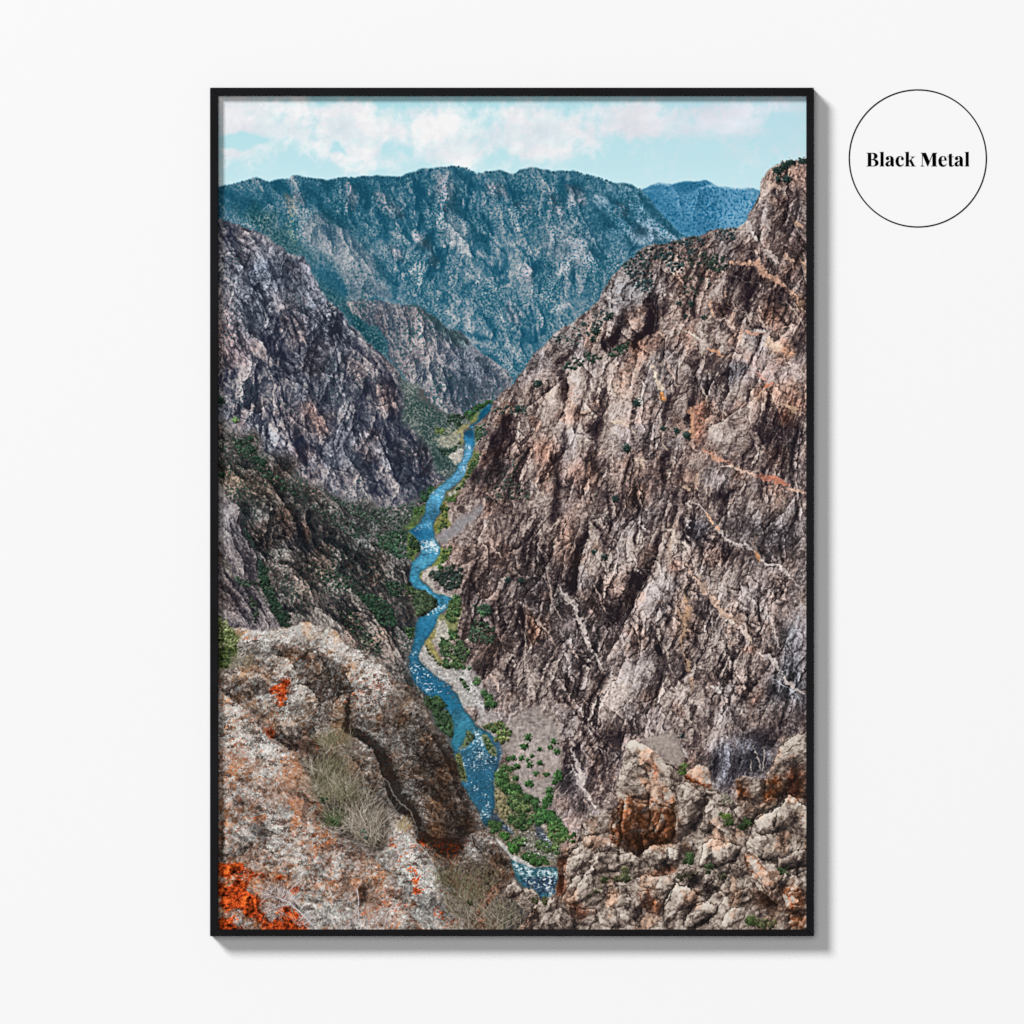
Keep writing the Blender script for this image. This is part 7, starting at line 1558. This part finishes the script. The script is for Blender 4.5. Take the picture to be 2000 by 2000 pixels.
# ---- the round text mark: a thin ring and two words of cut vinyl
VD = .0003
mark = link('wall_decal', None)
cx, cz, rad = wx(1792.6, VD), wz(309.4, VD), 135.2 * PXM * (CAM_D - VD) / (CAM_D - FACE)
mark.location = (cx, 0, cz)
mark['label'] = 'thin black ring around the words Black Metal, flat on the wall right of the frame'
mark['category'] = 'wall decal'
bm = bmesh.new()
N = 192
rw = 2.7 * PXM
ring = []
for i in range(N):
    t = 2 * math.pi * i / N
    c, s = math.cos(t), math.sin(t)
    ring.append([bm.verts.new((r * c, y, r * s)) for r, y in ((rad, -VD), (rad - rw, -VD), (rad - rw, -.00005), (rad, -.00005))])
for i in range(N):
    p, q = ring[i], ring[(i + 1) % N]
    for a in range(4):
        bm.faces.new((p[a], q[a], q[(a + 1) % 4], p[(a + 1) % 4]))
bmesh.ops.recalc_face_normals(bm, faces=bm.faces)
me = bpy.data.meshes.new('ring')
bm.to_mesh(me)
me.materials.append(M_INK)
link('ring', me, mark)

# letter outlines, traced; '*' marks a sharp corner, '/' starts a counter
A_ = '612,378* 600,394 575,398 548,388 540,372* 510,396 470,397 440,370 443,335 475,306 536,284* 536,245 527,214 505,207 490,212* 512,232 508,260 480,276 450,262 448,230 470,206 520,195 575,208 598,245 600,300* 600,365* 606,376* / 536,298* 510,315 496,345 505,372 525,366 536,350*'
L_ = '322,112* 362,117 404,109* 404,376* 417,389* 417,397* 325,397* 325,389* 344,378* 344,142* 338,126* 322,120*'
GLYPHS = (
    (1685, 0, '72,132* 195,132* 252,143 288,193 265,238 222,253* 280,275 306,325 285,375 215,397* 72,397* 72,389* 98,379* 98,150* 72,140* / 165,146* 182,147 212,168 218,200 208,242 182,258* 165,258* / 165,272* 192,273 228,292 240,330 226,372 195,386* 176,384 165,374*'),
    (1685, 0, L_), (1685, 0, A_),
    (1685, 0, '798,345* 770,386 720,403 665,381 636,320 641,258 675,211 730,196 780,214 797,248 780,277 755,273 738,250 748,222 738,207* 714,216 700,250 698,310 712,355 745,373 772,360 792,340*'),
    (1685, 0, '812,112* 852,117 894,109* 894,288* 940,246 951,226 944,215* 926,213* 926,205* 1016,205* 1016,213* 988,222 957,250 946,264* 1005,380* 1027,390* 1027,397* 935,397* 935,389* 951,382* 906,298* 894,310* 894,378* 913,389* 913,397* 815,397* 815,389* 834,379* 834,142* 828,128* 812,120*'),
    (1790, 0, '80,132* 182,132* 250,290* 312,132* 400,132* 400,140* 380,150* 380,380* 402,389* 402,397* 280,397* 280,389* 308,380* 308,178* 224,397* 211,397* 118,182* 118,376* 150,389* 150,397* 78,397* 78,389* 106,376* 106,150* 80,140*'),
    (1790, 0, '586,345* 560,388 510,404 455,385 426,325 430,255 465,208 515,195 565,214 588,275* 588,284* 488,284* 491,330 510,362 545,371 580,340* / 488,275* 491,232 511,205 530,214 538,250 538,275*'),
    (1790, 0, '626,160* 686,149* 686,205* 724,205* 724,214* 686,214* 686,345* 694,374 712,374* 722,366* 728,374* 702,397 660,403 632,385 626,345* 626,214* 598,214* 598,205* 626,205*'),
    (1790, 297, A_), (1790, 608, L_))
cu = bpy.data.curves.new('lettering', 'CURVE')
cu.dimensions = '2D'
cu.fill_mode = 'BOTH'
cu.resolution_u = 8
cu.extrude = .0001
sc = 110 / 1092
for ox, dx, g in GLYPHS:
    for part in g.split('/'):
        P = part.split()
        sp = cu.splines.new('BEZIER')
        sp.bezier_points.add(len(P) - 1)
        sp.use_cyclic_u = True
        for bpnt, w in zip(sp.bezier_points, P):
            sharp = w.endswith('*')
            x, y = (float(q) for q in w.rstrip('*').split(','))
            bpnt.co = (wx(ox + (x + dx) * sc, VD) - cx, wz(285 + y * sc, VD) - cz, 0)
            bpnt.handle_left_type = bpnt.handle_right_type = 'VECTOR' if sharp else 'AUTO'
tmp = bpy.data.objects.new('lettering_outline', cu)
col.objects.link(tmp)
bpy.context.view_layer.update()
me = bpy.data.meshes.new_from_object(tmp.evaluated_get(bpy.context.evaluated_depsgraph_get()))
bpy.data.objects.remove(tmp)
for v in me.vertices:
    v.co = (v.co.x, -.00015 - v.co.z, v.co.y)
me.name = 'lettering'
me.materials.clear()
me.materials.append(M_INK)
link('lettering', me, mark)

# ---- light: one large soft lamp from the upper left, a softbox facing the wall, a little room light
def area(name, loc, target, size, power):
    d = bpy.data.lights.new(name, 'AREA')
    d.shape = 'DISK'
    d.size = size
    d.energy = power
    o = bpy.data.objects.new(name, d)
    col.objects.link(o)
    o.location = loc
    v = np.array(target, float) - np.array(loc, float)
    from mathutils import Vector
    o.rotation_euler = Vector(v).to_track_quat('-Z', 'Y').to_euler()
    return o


dist = 80.0
q = dist / math.sqrt(3)
area('key_lamp', (-q, -q, ZC + q), (0, 0, ZC), dist * .27, KEY_W)
area('front_softbox', (-2, -24.0, ZC + 2), (0, 0, ZC), 13.0, FRONT_W)
world = bpy.data.worlds.new('World')
scene.world = world
world.use_nodes = True
bg = world.node_tree.nodes['Background']
bg.inputs['Color'].default_value = (1, 1, 1, 1)
bg.inputs['Strength'].default_value = ROOM

# ---- camera
cd = bpy.data.cameras.new('camera')
cam = bpy.data.objects.new('camera', cd)
col.objects.link(cam)
cam.location = (0, -CAM_D, ZC)
cam.rotation_euler = (math.radians(90), 0, 0)
cd.sensor_width = 36
cd.lens = 36 * (CAM_D - FACE) / (2000 * PXM)
cd.clip_end = 200
scene.camera = cam

scene.render.engine = 'CYCLES'
scene.cycles.use_denoising = False
scene.cycles.max_bounces = 6
scene.render.resolution_x = scene.render.resolution_y = 1024
scene.view_settings.view_transform = 'Standard'
scene.view_settings.look = 'None'
scene.view_settings.exposure = 0
scene.view_settings.gamma = 1
scene.view_settings.use_curve_mapping = False
